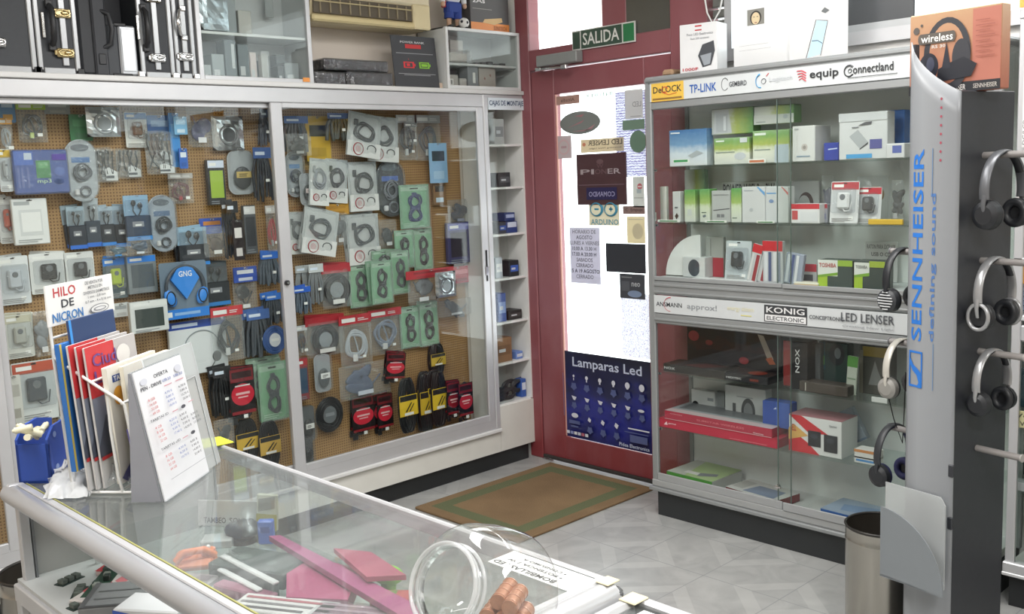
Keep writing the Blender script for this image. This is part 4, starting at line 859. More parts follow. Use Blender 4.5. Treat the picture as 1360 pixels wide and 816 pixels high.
# ---- dark wrapped boxes, power bank sign
def wrapped(label, x0, x1, y0, d, z0, h, s, rz=0):
    t = thing('wrapped_box', label, 'box', ((x0 + x1) / 2, y0, z0), R(rz)); w = x1 - x0
    MB().cbox(-w / 2, 0, 0, w / 2, d, h, P('#262629', .3), .004).obj('carton', t)
    f = MB(); FW = glassy('black_film', (.8, .8, .82), .12, 1.7, haze=.03, bump=.9, bscale=30); f.cbox(-w / 2 - .003, -.004, .001, w / 2 + .003, d + .003, h + .003, FW, .006); crumpled(w * .98, h * .95, .010, FW, f, s, 0, h * .98); f.obj('film_wrap', t)
wrapped('black box wrapped in film on the ledge, bottom left of three', 2.495, 2.66, 3.80, .15, LZ, .055, 3)
wrapped('black box wrapped in film on the ledge, bottom one against the sign', 2.67, 2.925, 3.80, .15, LZ, .062, 5)
wrapped('longer black box wrapped in film lying on top of the other two', 2.56, 2.91, 3.81, .13, LZ + .066, .05, 8, 0)
t = MB(); D2 = P('#3f4145', .5)
t.box(-.13, 0, 0, .13, .004, .245, D2)
t.art([('t', .2, .86, .75, .9, 'POWER BANK', '#c9cacc'), ('r', .3, .76, .66, .84, '#c23a3c'), ('r', .08, .655, .92, .67, '#8d8f92'),
       ('r', .22, .38, .46, .5, '#d23a40'), ('r', .255, .4, .42, .48, '#3f4145'), ('r', .29, .415, .36, .465, '#d23a40'), ('r', .46, .415, .485, .465, '#d23a40'),
       ('r', .57, .38, .8, .5, '#86bf3a'), ('r', .6, .4, .77, .48, '#3f4145'), ('r', .615, .415, .755, .465, '#86bf3a'), ('r', .8, .415, .825, .465, '#86bf3a'),
       ('t', .325, .53, .345, .56, 'x', '#c23a3c'), ('r', .08, .26, .92, .27, '#a5a7aa'), ('r', .2, .235, .8, .245, '#a5a7aa')], -.13, 0, .13, .245, 0)
tag(t.obj('advert_card', None, (3.07, 3.79, LZ), R(-2)), 'dark grey POWER BANK card with red and green battery symbols', 'sign'); bpy.data.objects['advert_card'].rotation_euler.x = R(-6)
simple_box('small_carton', 'tiny cream carton beside the dark battery card', 'box', 3.205, 3.232, 3.80, .03, LZ, .03, P('#d9c3ae', .6))

# ---- white showcase near the door
t = thing('white_showcase', 'white-framed glass showcase on the ledge beside the red frame', 'showcase')
showcase(t, 3.236, 3.738, 3.765, 3.985, LZ, 2.262, 2.095, P('#d6d8d8', .4), P('#cfd3d3', .45), .016)
ZS = 1.973
for a, c_, h, m, lab, y0 in [(3.26, 3.315, .085, '#4a4c4e', 'black carton at the back left of the white showcase', 3.87), (3.262, 3.335, .065, '#a9a49f', 'cream box with square label on the lower shelf of the white showcase', 3.80),
      (3.345, 3.39, .05, '#aeaaa6', 'small low box on the lower shelf of the white showcase', 3.80), (3.345, 3.39, .10, '#55585a', 'dark box behind the small low one in the white showcase', 3.87),
      (3.40, 3.47, .115, '#83868a', 'grey box with upright white label in the white showcase', 3.80), (3.485, 3.60, .11, '#aaa39d', 'square beige box with two faint stars in the white showcase', 3.81)]:
    simple_box('component_box', lab, 'box', a, c_, y0, .07, ZS, h, P(m, .5), [('r', .2, .2, .55, .7, '#dcdad6'), ('r', .3, .3, .45, .6, '#8b8b8b')] if 'square label' in lab else [('r', .45, .25, .7, .7, '#d9d9d6')] if 'upright' in lab else [('e', .32, .5, .05, .06, '#8d6a62'), ('e', .66, .65, .05, .06, '#8d6a62')] if 'stars' in lab else [])
simple_box('component_box', 'pale box with a sticker at the upper left of the white showcase', 'box', 3.335, 3.42, 3.85, .08, 2.095, .12, P('#bab5b1', .5))
simple_box('component_box', 'dark box at the back of the upper shelf, white showcase', 'box', 3.255, 3.33, 3.88, .06, 2.095, .1, P('#6a6b6c', .5))
t = thing('bubble_bag', 'clear bag of pale parts lying on the upper shelf of the white showcase', 'bag', (3.335, 3.80, 2.095 + .062))
crumpled(.165, .062, .03, BAG, MB(), 21).obj('bag', t); MB().cbox(-.07, -.02, -.058, .05, .01, -.015, P('#c3bcb6', .5), .006).obj('contents', t)
t = thing('loose_parts', 'dark metal parts on the right of the upper shelf, white showcase', 'parts', (3.58, 3.84, 2.095))
q = MB(); [q.cbox(-.1 + .045 * k, -.01, 0, -.065 + .045 * k, .05, .014 + .004 * (k % 3), P('#5c5e60', .4), .003) for k in range(5)]; q.obj('parts', t)
# on top of it: carton and footballer doll
o = simple_box('printed_carton', 'dark grey and orange carton lettered zAs on top of the white showcase', 'box', 3.435, 3.70, 3.80, .12, 2.263, .17, P('#4f4d4d', .5),
    [('r', 0, 0, 1, .24, '#d9853c'), ('t', .06, .80, .38, .93, 'zAs', '#d8d6d4'), ('r', .05, .62, .55, .64, '#8b8682'), ('p', [(.3, .24), (.35, .34), (.8, .42), (.82, .3), (.6, .2)], '#c9a66e'), ('t', .58, .05, .92, .17, 'SUNSTECH', '#a05a28')])
t = thing('footballer_doll', 'footballer doll in white shirt and blue shorts with a ball', 'doll', (3.345, 3.83, 2.263))
q = MB()
q.cbox(-.045, -.02, .125, .045, .022, .225, P('#dfe0e2', .7), .014)
for s in (-1, 1): q.tube([(s * .045, 0, .21), (s * .068, -.004, .17), (s * .07, -.008, .125)], [.017, .015, .013], P('#dfe0e2', .7), n=10)
q.obj('shirt', t)
q = MB().text('SELECCION', -.032, .165, .034, .174, -.0215, '#4a4a6a'); q.obj('shirt_lettering', t)
q = MB().cbox(-.048, -.022, .07, .048, .024, .13, P('#28418e', .7), .01)
for s in (-1, 1): q.cyl((s * .025, 0, .09), (s * .027, 0, .05), .023, .025, P('#28418e', .7), 14)
q.obj('shorts', t)
SK = P('#caa58c', .6)
for s in (-1, 1):
    MB().tube([(s * .026, 0, .06), (s * .028, 0, .03), (s * .028, 0, .015)], [.014, .012, .011], SK, n=10).obj('leg', t); MB().ell((s * .07, -.01, .115), .012, .011, .014, SK, 10, 8).obj('hand', t)
MB().cyl((0, 0, .22), (0, 0, .24), .014, .014, SK, 12).ell((0, 0, .268), .034, .034, .036, SK, 18, 12).obj('head', t)
q = MB().ell((0, .006, .282), .036, .035, .03, P('#3a2a22', .8), 16, 10); q.obj('hair', t)
q = MB()
for s in (-1, 1): q.ell((s * .028, -.008, .010), .014, .024, .010, P('#33363a', .5), 12, 8)
q.obj('shoe', t)
MB().cbox(-.068, -.012, .10, -.05, .012, .14, P('#b8323a', .6), .004).obj('red_sleeve', t)
q = MB().ell((0, 0, 0), .026, .026, .026, P('#e4e4e2', .5), 20, 14)
for a, c_ in ((0, 0), (65, 20), (-65, 10), (0, 65), (10, -60), (125, -10), (-125, 20)):
    dv = Vector((math.sin(R(a)) * math.cos(R(c_)), -math.cos(R(a)) * math.cos(R(c_)), math.sin(R(c_))))
    u = dv.orthogonal().normalized(); v = dv.cross(u); q.poly([dv * .0262 + (u * math.cos(k * 2 * PI / 5) + v * math.sin(k * 2 * PI / 5)) * .008 for k in range(5)], '#26282c')
tag(q.obj('football', None, (3.375, 3.785, 2.289)), 'small black and white toy football in front of the doll', 'ball')
# ---- wall air conditioner
ac = thing('air_conditioner', 'yellowed cream air conditioner high on the left wall', 'air conditioner', (2.832, 3.80, 2.24))
AC = P('#d4c6a2', .45, var=.05)
hw = .33
q = MB(); prof = [(0, .10), (0, .42), (.03, .44), (.2, .44), (.2, .03), (.16, .0), (.045, .0), (.02, .02)]
q.prism([(-hw, y, z) for y, z in prof], (2 * hw, 0, 0), AC); q.obj('casing', ac)
q = MB(); q.cbox(-hw - .004, -.012, .11, hw + .004, .01, .42, P('#dbd0b2', .4), .008); q.cbox(-hw, -.010, .0, hw, .03, .03, P('#cdbd8f', .45), .008); q.cbox(hw - .1, -.012, .0, hw + .004, .02, .115, P('#d6c8a0', .45), .006); q.obj('front_panel', ac)
q = MB(); q.box(-hw + .01, -.004, .035, hw - .105, .002, .105, P('#5b5346', .7)); q.obj('air_outlet', ac)
for k in range(10): MB().cbox(-hw + .04 + k * .053, -.010, .038, -hw + .047 + k * .053, -.003, .10, P('#8c8066', .5), .002).obj('louvre_fin', ac)
q = MB(); q.cbox(-hw + .01, -.012, .082, hw - .105, -.006, .088, P('#b7a982', .5), .002); q.obj('louvre_bar', ac)
# ---- goods in the small shelf unit
sg = [(0, 3.60, .07, .13, '#b9bcbd', 'grey white box imitating a reflection on the top shelf of the corner unit', '#8c9093'),  # first entry: a reflection in the pane given shape and colour as a box
      (1, 3.625, .085, .075, '#33363a', 'black gadgets stacked on the second shelf of the corner unit', '#55585c'),
      (2, 3.60, .06, .06, '#3a3f48', 'dark blue box on the third shelf of the corner unit, under others', '#3558a8'),
      (3, 3.56, .05, .11, '#b7bec6', 'silver foil bag leaning on the fourth shelf of the corner unit', '#e8e8e8'),
      (3, 3.67, .07, .085, '#22252a', 'black box with blue print on the fourth shelf of the corner unit', '#3f62b8'),
      (4, 3.57, .06, .15, '#4860a0', 'blue blister packs standing on the fifth shelf of the corner unit', '#8ea4d4'),
      (4, 3.665, .10, .05, '#2c2a2a', 'low black box on the fifth shelf of the corner unit', '#4a4646'),
      (5, 3.57, .12, .13, '#8e6a4c', 'brown cardboard box on the sixth shelf of the corner unit', '#7a5a40'),
      (5, 3.685, .05, .04, '#6b86c4', 'small blue and white pack right of the brown cardboard box', '#d8dce8')]
for k, (s, x, w_, h, m, lab, a) in enumerate(sg):
    simple_box('stock_box', lab, 'box', x - w_ / 2, x + w_ / 2, 3.80, .10, SHZ[s], h, P(m, .45), [('r', .1, .3, .9, .7, a), ('r', .2, .42, .6, .55, '#c8ccd2')])
simple_box('stock_box', 'blue and white tilted box on top of the stack on the third shelf', 'box', 3.62, 3.70, 3.795, .10, SHZ[2], .06, P('#2a3d78', .45), [('r', .1, .5, .9, .95, '#c9d0e0')])
simple_box('stock_box', 'second blue box resting on the tilted blue one', 'box', 3.615, 3.69, 3.80, .10, SHZ[2] + .062, .045, P('#26376c', .45), [('r', .1, .4, .9, .8, '#aab6d6')])
for k in range(6):
    q = MB(); coil(q, 0, .0, .05, .028, 0, .008, P('#303236', .5), 3, k); o = q.obj('black_cable', None, (3.54 + .035 * k, 3.82 + .03 * (k % 2), SHZ[6] + .037 + .03 * (k // 3)))
    tag(o, 'coiled black cable in the heap on the bottom shelf of the corner unit', 'cable', 'black cables heaped on the bottom shelf')
simple_box('stock_box', 'small blue box beside the cable heap on the bottom shelf', 'box', 3.69, 3.725, 3.80, .05, SHZ[6], .10, P('#3558a4', .45), [('r', .1, .4, .9, .8, '#d0d6e6')])

# ================================================================ DOOR: closer, sign, stickers, posters
# everything here faces -x: local right = -y
def onwall(b, name, label, cat, y, z, x=XD + .0105, rx=0):
    o = b.obj(name, None, (x, y, z), RB); tag(o, label, cat); return o
def sheet(w, h, m, art=(), th=.0012):
    b = MB()
    if m in ('oval', 'ovalg'):
        pts = [(w / 2 + w / 2 * math.cos(a * PI / 20), 0, h / 2 + h / 2 * math.sin(a * PI / 20)) for a in range(40)]
        b.prism(pts, (0, -th, 0), TRL('#8f918e' if m == 'oval' else '#8aa592'))
        if m == 'oval':
            b.art([('p', [(.18, .3), (.55, .5), (.62, .62), (.35, .42)], '#b07880'), ('p', [(.38, .8), (.62, .86), (.55, .74)], '#b07880'), ('p', [(.3, .14), (.8, .2), (.88, .4), (.6, .12)], '#b0848a')], 0, 0, w, h, -th)
        return b
    b.box(0, -th, 0, w, 0, h, m); b.art(list(art), 0, 0, w, h, -th); return b

def TRL(c):
    """paper or vinyl that lets some daylight through"""
    k = ('trl', c)
    if k in _M: return _M[k]
    m, n, l, b = node_mat('backlit_paper'); n.remove(b)
    d = n.new('ShaderNodeBsdfDiffuse'); d.inputs[0].default_value = (*srgb(c), 1)
    t = n.new('ShaderNodeBsdfTranslucent'); t.inputs[0].default_value = (*srgb(c), 1)
    mx = n.new('ShaderNodeMixShader'); mx.inputs[0].default_value = .42
    l.new(d.outputs[0], mx.inputs[1]); l.new(t.outputs[0], mx.inputs[2]); l.new(mx.outputs[0], n['Material Output'].inputs['Surface'])
    _M[k] = m; return m
def line_paper(name, c0, c1, scale, dist, thr, shape='RINGS'):
    m, n, l, b = node_mat(name)
    tc = n.new('ShaderNodeTexCoord'); wv = n.new('ShaderNodeTexWave'); wv.wave_type = shape
    wv.inputs['Scale'].default_value = scale; wv.inputs['Distortion'].default_value = dist; wv.inputs['Detail'].default_value = 3; wv.inputs['Detail Scale'].default_value = 3
    l.new(tc.outputs['Object'], wv.inputs['Vector'])
    cr = n.new('ShaderNodeValToRGB'); cr.color_ramp.elements[0].position = thr; cr.color_ramp.elements[0].color = (*srgb(c0), 1)
    cr.color_ramp.elements[1].position = thr + .12; cr.color_ramp.elements[1].color = (*srgb(c1), 1)
    l.new(wv.outputs['Fac'], cr.inputs[0])
    n.remove(b); d = n.new('ShaderNodeBsdfDiffuse'); t = n.new('ShaderNodeBsdfTranslucent'); mx = n.new('ShaderNodeMixShader'); mx.inputs[0].default_value = .5
    l.new(cr.outputs[0], d.inputs[0]); l.new(cr.outputs[0], t.inputs[0]); l.new(d.outputs[0], mx.inputs[1]); l.new(t.outputs[0], mx.inputs[2])
    l.new(mx.outputs[0], n['Material Output'].inputs['Surface']); return m
PATTERN = line_paper('violet_line_print', '#a4a0cc', '#f2f2f8', 26, 5, .22)
NOTE = line_paper('handwriting', '#b8b0d0', '#f8f8fa', 16, 18, .02, 'BANDS')
OVAL = 'oval'; OVALG = 'ovalg'
# exit sign
DGN = P('#3e5448', .4); GN = P('#2f7a4d', .4)
b = sheet(.395, .094, P('#d8d8d4', .4), [('r', .012, .07, .13, .93, DGN), ('r', .15, .05, .80, .95, DGN), ('r', .82, .07, .985, .93, GN), ('t', .18, .2, .76, .82, 'SALIDA', '#e6e6e2')], .006)
onwall(b, 'exit_sign', 'green and white SALIDA exit sign above the red door', 'sign', 3.388, 2.128, XD - .012)
# door closer
t = thing('door_closer', 'grey door closer with chrome arm above the door', 'door closer', (XD - .012, 3.60, 2.07), RB)
MB().cbox(0, -.05, 0, .275, 0, .055, P('#8e9190', .4), .004).obj('body', t)
q = MB().tube([(.0, -.03, -.012), (.08, -.06, -.016), (.22, -.075, -.022)], .007, CHROME, n=8).cbox(-.01, -.05, -.02, .03, -.02, -.003, CHROME, .003).cbox(.2, -.085, -.032, .235, -.06, -.01, CHROME, .003); q.obj('arm', t)
def st(name, label, cat, px0, py0, px1, py1, m, art=(), th=.0012, dx=0):
    """px are offsets in the glass pane: y from 3.535, z from .15 (metres, measured)"""
    return onwall(sheet(px1 - px0, py1 - py0, m, art, th), name, label, cat, px0, py0, XD + .0105 - dx)
def S(name, label, cat, ya, yb, za, zb, m, art=(), dx=0, th=.0012):
    return onwall(sheet(ya - yb, zb - za, m, art, th), name, label, cat, ya, za, XD + .0105 - dx)
S('sticker', 'small brown rectangular sticker at the top left of the door glass', 'sticker', 3.534, 3.377, 1.877, 1.920, TRL('#b59a90'), [('m', 0.2, 0.3, 0.8, 0.7, 'Alcudia', '#6a5650')], 0, 0.0012)
S('window_lettering', 'pale green mirrored lettering along the top of the door glass', 'lettering', 3.335, 3.162, 1.895, 1.919, GLASS, [('m', 0, 0.1, 1, 0.9, 'INTUPER', '#8fb0a2')], 0, 0.0012)
S('oval_sticker', 'large grey and red oval sticker on the door glass', 'sticker', 3.513, 3.244, 1.724, 1.837, OVAL, [], 0, 0.0012)
S('sticker', 'pale square sticker with a round emblem at the left edge of the door glass', 'sticker', 3.543, 3.439, 1.608, 1.722, TRL('#c3b7b8'), [('e', 0.5, 0.5, 0.38, 0.34, '#c9a9ac'), ('e', 0.5, 0.5, 0.3, 0.27, '#c3b7b8'), ('r', 0.32, 0.45, 0.68, 0.55, '#b59599')], 0, 0.0012)
S('banner_sticker', 'beige sticker with mirrored lettering above the dark brown plate', 'sticker', 3.376, 3.100, 1.631, 1.696, TRL('#d8cdb6'), [('e', 0.08, 0.62, 0.04, 0.14, '#c9846a'), ('m', 0.18, 0.5, 0.97, 0.9, 'LED LENSER', '#5a544c'), ('m', 0.2, 0.2, 0.95, 0.36, 'Inventing New Light', '#8a8276')], 0, 0.0012)
S('scribbled_paper', 'sheet printed with violet line pattern behind the door glass', 'paper', 3.155, 2.969, 1.506, 1.908, PATTERN, [], -0.011, 0.0012)
S('sticker', 'white sticker with faint mirrored letters at the top right of the door glass', 'sticker', 3.086, 2.980, 1.779, 1.914, TRL('#e6e6e4'), [('m', 0.42, 0.4, 0.92, 0.58, 'LED', '#a8a8a8'), ('r', 0.3, 0.06, 0.9, 0.09, '#b8b8b8')], 0, 0.0012)
S('sticker', 'green strip sticker at the right of the door glass', 'sticker', 3.104, 2.972, 1.727, 1.773, TRL('#93ab98'), [], 0, 0.0012)
S('round_sticker', 'round grey green sticker cut off by the brand cabinet', 'sticker', 3.062, 2.962, 1.618, 1.722, OVALG, [], 0, 0.0012)
S('hours_plate', 'dark brown plate with a blue patch, middle of the door glass', 'plate', 3.404, 3.086, 1.373, 1.624, P('#4e3438',.35), [('t', 0.08, 0.6, 0.36, 0.7, 'PI', '#a89ca0'), ('t', 0.64, 0.6, 0.9, 0.7, 'ER', '#a89ca0'), ('t', 0.38, 0.6, 0.62, 0.7, 'ON', '#6a5256'), ('e', 0.49, 0.84, 0.07, 0.05, '#6a5054'), ('t', 0.42, 0.72, 0.56, 0.8, 'W', '#6a5054'), ('r', 0.04, 0.385, 0.97, 0.4, '#76606a'), ('r', 0.2, 0.1, 0.82, 0.34, '#2f2a52'), ('m', 0.25, 0.16, 0.78, 0.26, 'COMANDO', '#9a96b8')], 0, 0.006)
S('payment_sticker', 'small sticker with a red no-entry disc at the right of the door glass', 'sticker', 3.050, 2.981, 1.360, 1.505, TRL('#cfd0cc'), [('e', 0.62, 0.68, 0.22, 0.1, '#c06a70'), ('r', 0.45, 0.66, 0.8, 0.7, '#e0d0d0'), ('r', 0.35, 0.46, 0.75, 0.6, '#a9b4b8'), ('r', 0.1, 0.3, 0.9, 0.32, '#9a9a98')], 0, 0.0012)
INF = S('infinity_sticker', 'beige sticker with blue infinity loop around minus and plus', 'sticker', 3.334, 3.138, 1.270, 1.397, TRL('#dcd6c4'), [('t', 0.06, 0.03, 0.97, 0.25, 'ARDUINO', '#4a8ea6')], 0, 0.0012)
S('hours_sheet', 'white opening hours sheet, HORARIO DE AGOSTO, taped to the door glass', 'notice', 3.470, 3.268, 0.974, 1.259, TRL('#d2d0da'), [('t', 0.1, 0.89, 0.88, 0.96, 'HORARIO DE', '#77757e'), ('t', 0.22, 0.79, 0.76, 0.86, 'AGOSTO', '#55535e'), ('t', 0.02, 0.69, 0.98, 0.76, 'LUNES A VIERNES', '#77757e'), ('t', 0.08, 0.59, 0.88, 0.66, '10.00 A 13.30 H', '#44424c'), ('t', 0.08, 0.49, 0.88, 0.56, '17.00 A 20.00 H', '#44424c'), ('t', 0.22, 0.39, 0.76, 0.46, 'SABADOS', '#77757e'), ('t', 0.2, 0.29, 0.78, 0.36, 'CERRADO', '#77757e'), ('t', 0.02, 0.19, 0.98, 0.26, '15 A 19 AGOSTO', '#44424c'), ('t', 0.2, 0.09, 0.78, 0.16, 'CERRADO', '#77757e')], 0, 0.0012)
S('push_sticker', 'narrow brown sticker reading Empuje (push) on the door glass', 'sticker', 3.115, 2.979, 1.327, 1.366, TRL('#9a8682'), [('t', 0.12, 0.25, 0.9, 0.75, 'C  Empuje', '#54403e')], 0, 0.0012)
S('faded_sticker', 'pale yellow faded sticker below the Empuje one', 'sticker', 3.092, 2.981, 1.187, 1.316, TRL('#dfd6bc'), [('r', 0.1, 0.88, 0.9, 0.9, '#a9a9a0'), ('e', 0.6, 0.45, 0.3, 0.3, '#d0c6a8')], 0, 0.0012)
S('black_plate', 'plain black rectangular plate on the right of the door glass', 'plate', 3.228, 2.981, 1.042, 1.184, P('#34363d',.5), [], 0, 0.004)
S('picture_card', 'dark grey card with a bluish picture below the plain black plate', 'card', 3.144, 2.989, 0.916, 1.037, P('#46484f',.5), [('t', 0.48, 0.5, 0.82, 0.66, 'neo', '#b9bcc0'), ('r', 0.08, 0.84, 0.5, 0.88, '#8a8c90'), ('e', 0.6, 0.2, 0.28, 0.14, '#8494b0'), ('r', 0.08, 0.3, 0.4, 0.7, '#5b5d64')], 0, 0.003)
S('note_paper', 'white paper with handwritten lines between the picture card and the bulb poster', 'note', 3.150, 2.975, 0.622, 0.941, NOTE, [], -0.011, 0.0012)
BULBQ = (3.543, 2.962, .152, .612)
q = MB(); wI = .196; hI = .127
for k, s in enumerate((-1, 1)):
    q.ring((wI / 2 + s * .046, -.002, hI * .64), .040, .034, .0100, P('#3f8fae', .5), N=28, n=6, flat=.25)
q.box(wI / 2 - .046 - .014, -.003, hI * .64 - .0045, wI / 2 - .046 + .014, -.002, hI * .64 + .0045, P('#3f8fae', .5))
q.box(wI / 2 + .046 - .012, -.003, hI * .64 - .0045, wI / 2 + .046 + .012, -.002, hI * .64 + .0045, P('#3f8fae', .5)).box(wI / 2 + .046 - .003, -.003, hI * .64 - .012, wI / 2 + .046 + .003, -.002, hI * .64 + .012, P('#3f8fae', .5))
q.obj('emblem', INF)

BW = BULBQ[0] - BULBQ[1]; BH = BULBQ[3] - BULBQ[2]
NAVY = ramp_mat('poster_navy', [(0, '#23265a'), (.35, '#2a2f86'), (.6, '#23264e'), (1, '#26283a')], .3, noise=.5, scale=3)
art = [('t', .11, .80, .90, .94, 'Lamparas Led', '#c9d0e4')]
LBc = '#56608e'; WB = '#d8dae4'
def star(cx, cy, r):
    return ('p', [(cx + r * (1 if k % 2 else .72) * math.cos(PI / 2 + k * PI / 5) * BH / BW, cy + r * (1 if k % 2 else .72) * math.sin(PI / 2 + k * PI / 5)) for k in range(10)], LBc)
for k in range(6):
    x = .12 + k * .158; s = [.5, .75, .85, .95, 1.2, 1.3][k]
    art += [('e', x, .72 - .002 * k, .022 * s, .03 * s, WB), ('r', x - .009 * s, .67, x + .009 * s, .70, WB), star(x, .60, .05)]
    art += [('p', [(x - .03, .49), (x + .03, .48), (x + .012, .44), (x - .01, .445)], WB) if k < 5 else ('e', x - .01, .46, .035, .016, WB), star(x, .38, .045)]
art += [('e', .14, .27, .04, .028, WB), ('r', .07, .17, .2, .21, LBc), ('r', .09, .13, .18, .15, LBc)]
for k in range(3): art += [('p', [(.31 + k * .155, .28), (.335 + k * .16, .255), (.325 + k * .155, .22 - .005 * k), (.295 + k * .155, .24)], WB), star(.32 + k * .155, .13, .048)]
art += [('r', .76, .24, .99, .255, WB), ('r', .72, .2, .98, .21, LBc), ('r', .78, .1, .97, .18, LBc), ('t', .66, .035, .99, .075, 'Pidea Electronica', '#c0c8de')]
for k in range(6): art.append(('r', .045 + k * .045, .05, .08 + k * .045, .085, ['#d0d4e0', '#8a94c0', '#d8d8dc', '#c4c8d4', '#b86a78', '#d0d4dc'][k]))
art += [('r', .02, .25, .025, .75, '#6a74a0'), ('r', .2, .015, .6, .022, '#7a84b4')]
onwall(sheet(BW, BH, NAVY, art), 'bulb_poster', 'dark blue Lamparas Led poster with rows of bulbs at the foot of the door', 'poster', BULBQ[0], BULBQ[2], XD + .0105)
# ---- white box with a picture of a lamp, posters leaning on the wall above the brand cabinet
q = MB().cbox(0, 0, 0, .165, .11, .20, P('#d9dadb', .45), .002)
q.art([('r', .42, .93, .6, .96, '#b02a34'), ('r', .42, .85, .6, .875, '#b02a34'), ('t', .2, .76, .9, .81, 'Foco LED Realtronics', '#84868a'), ('t', .3, .68, .8, .72, 'Base 220 tensiones', '#a0a2a6'),
       ('p', [(.5, .34), (.62, .56), (.92, .62), (.95, .42), (.85, .14), (.62, .1)], '#3c3f45'), ('p', [(.56, .34), (.86, .38), (.82, .16), (.66, .13)], '#8f959c'), ('t', .08, .05, .5, .11, '1000F', '#c04048')], 0, 0, .165, .20, 0)
tag(q.obj('lamp_box', None, (3.50, 2.575, 1.93), R(-78)), 'white carton with a floodlight picture on top of the brand cabinet', 'box')
t = thing('photo_poster', 'white poster with a tiny portrait photo above the brand cabinet', 'poster', (3.60, 2.374, 1.93), RB, rx=0)
MB().box(0, -.003, 0, .262, 0, .46, TRL('#f4f4f4')).art([('r', .1, .16, .66, .163, '#c8c8c8'), ('r', .1, .2, .62, .203, '#c8c8c8')], 0, 0, .262, .46, -.003).obj('sheet', t)
q = MB(); q.art([('r', .25, .37, .55, .505, '#8d8c86'), ('e', .40, .43, .10, .06, '#3a3836'), ('e', .40, .425, .075, .052, '#e0cda8'), ('r', .36, .435, .385, .44, '#3a3836'), ('r', .42, .435, .445, .44, '#3a3836'), ('r', .385, .385, .425, .392, '#9a5a50')], 0, 0, .262, .46, -.003); q.obj('portrait_photo', t)
t = thing('sketch_poster', 'white poster with a sketched light blue door right of the portrait poster', 'poster', (3.585, 2.11, 1.93), RB)
MB().box(0, -.003, 0, .245, 0, .44, TRL('#f2f2f2')).obj('sheet', t)
q = MB(); q.art([('p', [(.32, .03), (.48, .34), (.66, .32), (.54, .05)], '#bcdcf0'), ('l', [(.30, .03), (.47, .345), (.67, .325)], .0012, '#4a5258'), ('l', [(.40, .17), (.5, .17), (.58, .14)], .0012, '#4a5258'), ('l', [(.67, .32), (.55, .04)], .0009, '#4a5258'),
       ('p', [(.56, .41), (.62, .44), (.7, .41), (.63, .39)], '#6a6e70')], 0, 0, .245, .44, -.003); q.obj('drawing', t)
# cream cat-toy sized block peeking over the left end
q = MB().cbox(-.05, -.03, 0, .05, .03, .03, P('#a5876a', .8, var=.2, scale=40), .01); tag(q.obj('cork_block', None, (3.57, 2.66, 1.93)), 'rough brown cork piece on the left end of the brand cabinet top', 'cork')
# white flex hanging by the post
q = MB().tube([(XD - .02, 2.60, 2.5), (XD - .02, 2.61, 2.3), (XD - .03, 2.585, 2.2), (XD - .04, 2.55, 2.15), (XD - .03, 2.52, 2.2), (XD - .02, 2.495, 2.32), (XD - .02, 2.50, 2.5)], .004, '#e6e6e4', n=8)
tag(q.obj('white_flex', None), 'white cable looping down in front of the louvred window', 'cable')

# ================================================================ BRAND CABINET (front face x = 3.42)
XC, CL, CR_ = 3.42, 2.703, 1.245
bc = thing('brand_cabinet', 'tall aluminium glass cabinet with brand name strips and a black plinth', 'cabinet', (XC, CL, 0), RB)
CW = CL - CR_; CD = .30
AF = ALU2
b = MB()
b.cbox(0, 0, .12, .032, .02, 1.92, AF, .004); b.cbox(CW - .032, 0, .12, CW, .02, 1.92, AF, .004)
b.cbox(0, CD - .02, .12, .02, CD, 1.92, AF, .003); b.cbox(CW - .02, CD - .02, .12, CW, CD, 1.92, AF, .003)
b.cbox(-.004, -.006, 1.897, CW + .004, CD, 1.925, AF, .01)                  # rounded top edge
b.cbox(.03, 0, 1.787, CW - .03, .02, 1.818, AF, .004)
b.cbox(.03, .0, 1.0, CW - .03, .022, 1.062, AF, .004); b.cbox(.03, -.004, 1.035, CW - .03, .003, 1.048, AF, .003); b.cbox(.03, -.004, 1.006, CW - .03, .003, 1.016, AF, .003)
b.cbox(.03, 0, .872, CW - .03, .022, .918, AF, .004); b.cbox(.03, -.005, .885, CW - .03, .003, .897, AF, .003)
b.cbox(-.008, -.018, .118, CW + .004, .03, .135, AF, .003); b.cbox(.0, -.004, .135, CW, .02, .166, P('#a5a7a7', .35, .2), .003)
b.obj('frame', bc)
MB().box(.02, CD - .012, .14, CW - .02, CD - .004, 1.9, P('#e4e7e6', .6)).obj('back_panel', bc)
MB().box(.02, .02, .12, CW - .02, CD, .15, P('#d9dbda', .5)).obj('bottom_deck', bc)
MB().box(.02, .02, 1.04, CW - .02, CD - .012, 1.072, P('#b7babb', .5)).obj('upper_deck', bc)
MB().box(.02, .0, 1.895, CW - .02, CD, 1.90, AF).obj('top_board', bc)
MB().box(.006, .02, .15, .011, CD - .02, 1.90, GLASS).obj('side_glass', bc)
MB().box(CW - .011, .02, .15, CW - .006, CD - .02, 1.90, GLASS).obj('side_glass', bc)
for z in (1.545, 1.31, .655, .405): MB().cbox(.014, .022, z - .006, CW - .014, CD - .014, z, SHELFGLASS, .001).obj('glass_shelf', bc)
q = None
for z in (1.535, 1.30, .645, .395): MB().cyl((.022, .03, z - .002), (.034, .03, z - .002), .005, .005, CHROME, 10).obj('shelf_pin', bc)
for z0, z1 in ((1.062, 1.787), (.166, .872)):
    MB().box(.032, .014, z0, .685, .018, z1, GLASS).obj('sliding_glass', bc); MB().box(.632, .004, z0, CW - .032, .008, z1, GLASS).obj('sliding_glass', bc)
    MB().box(.6315, .003, z0, .6335, .009, z1, P('#5f6f69', .3)).box(.6835, .013, z0, .6855, .019, z1, P('#5f6f69', .3)).obj('glass_edge', bc)
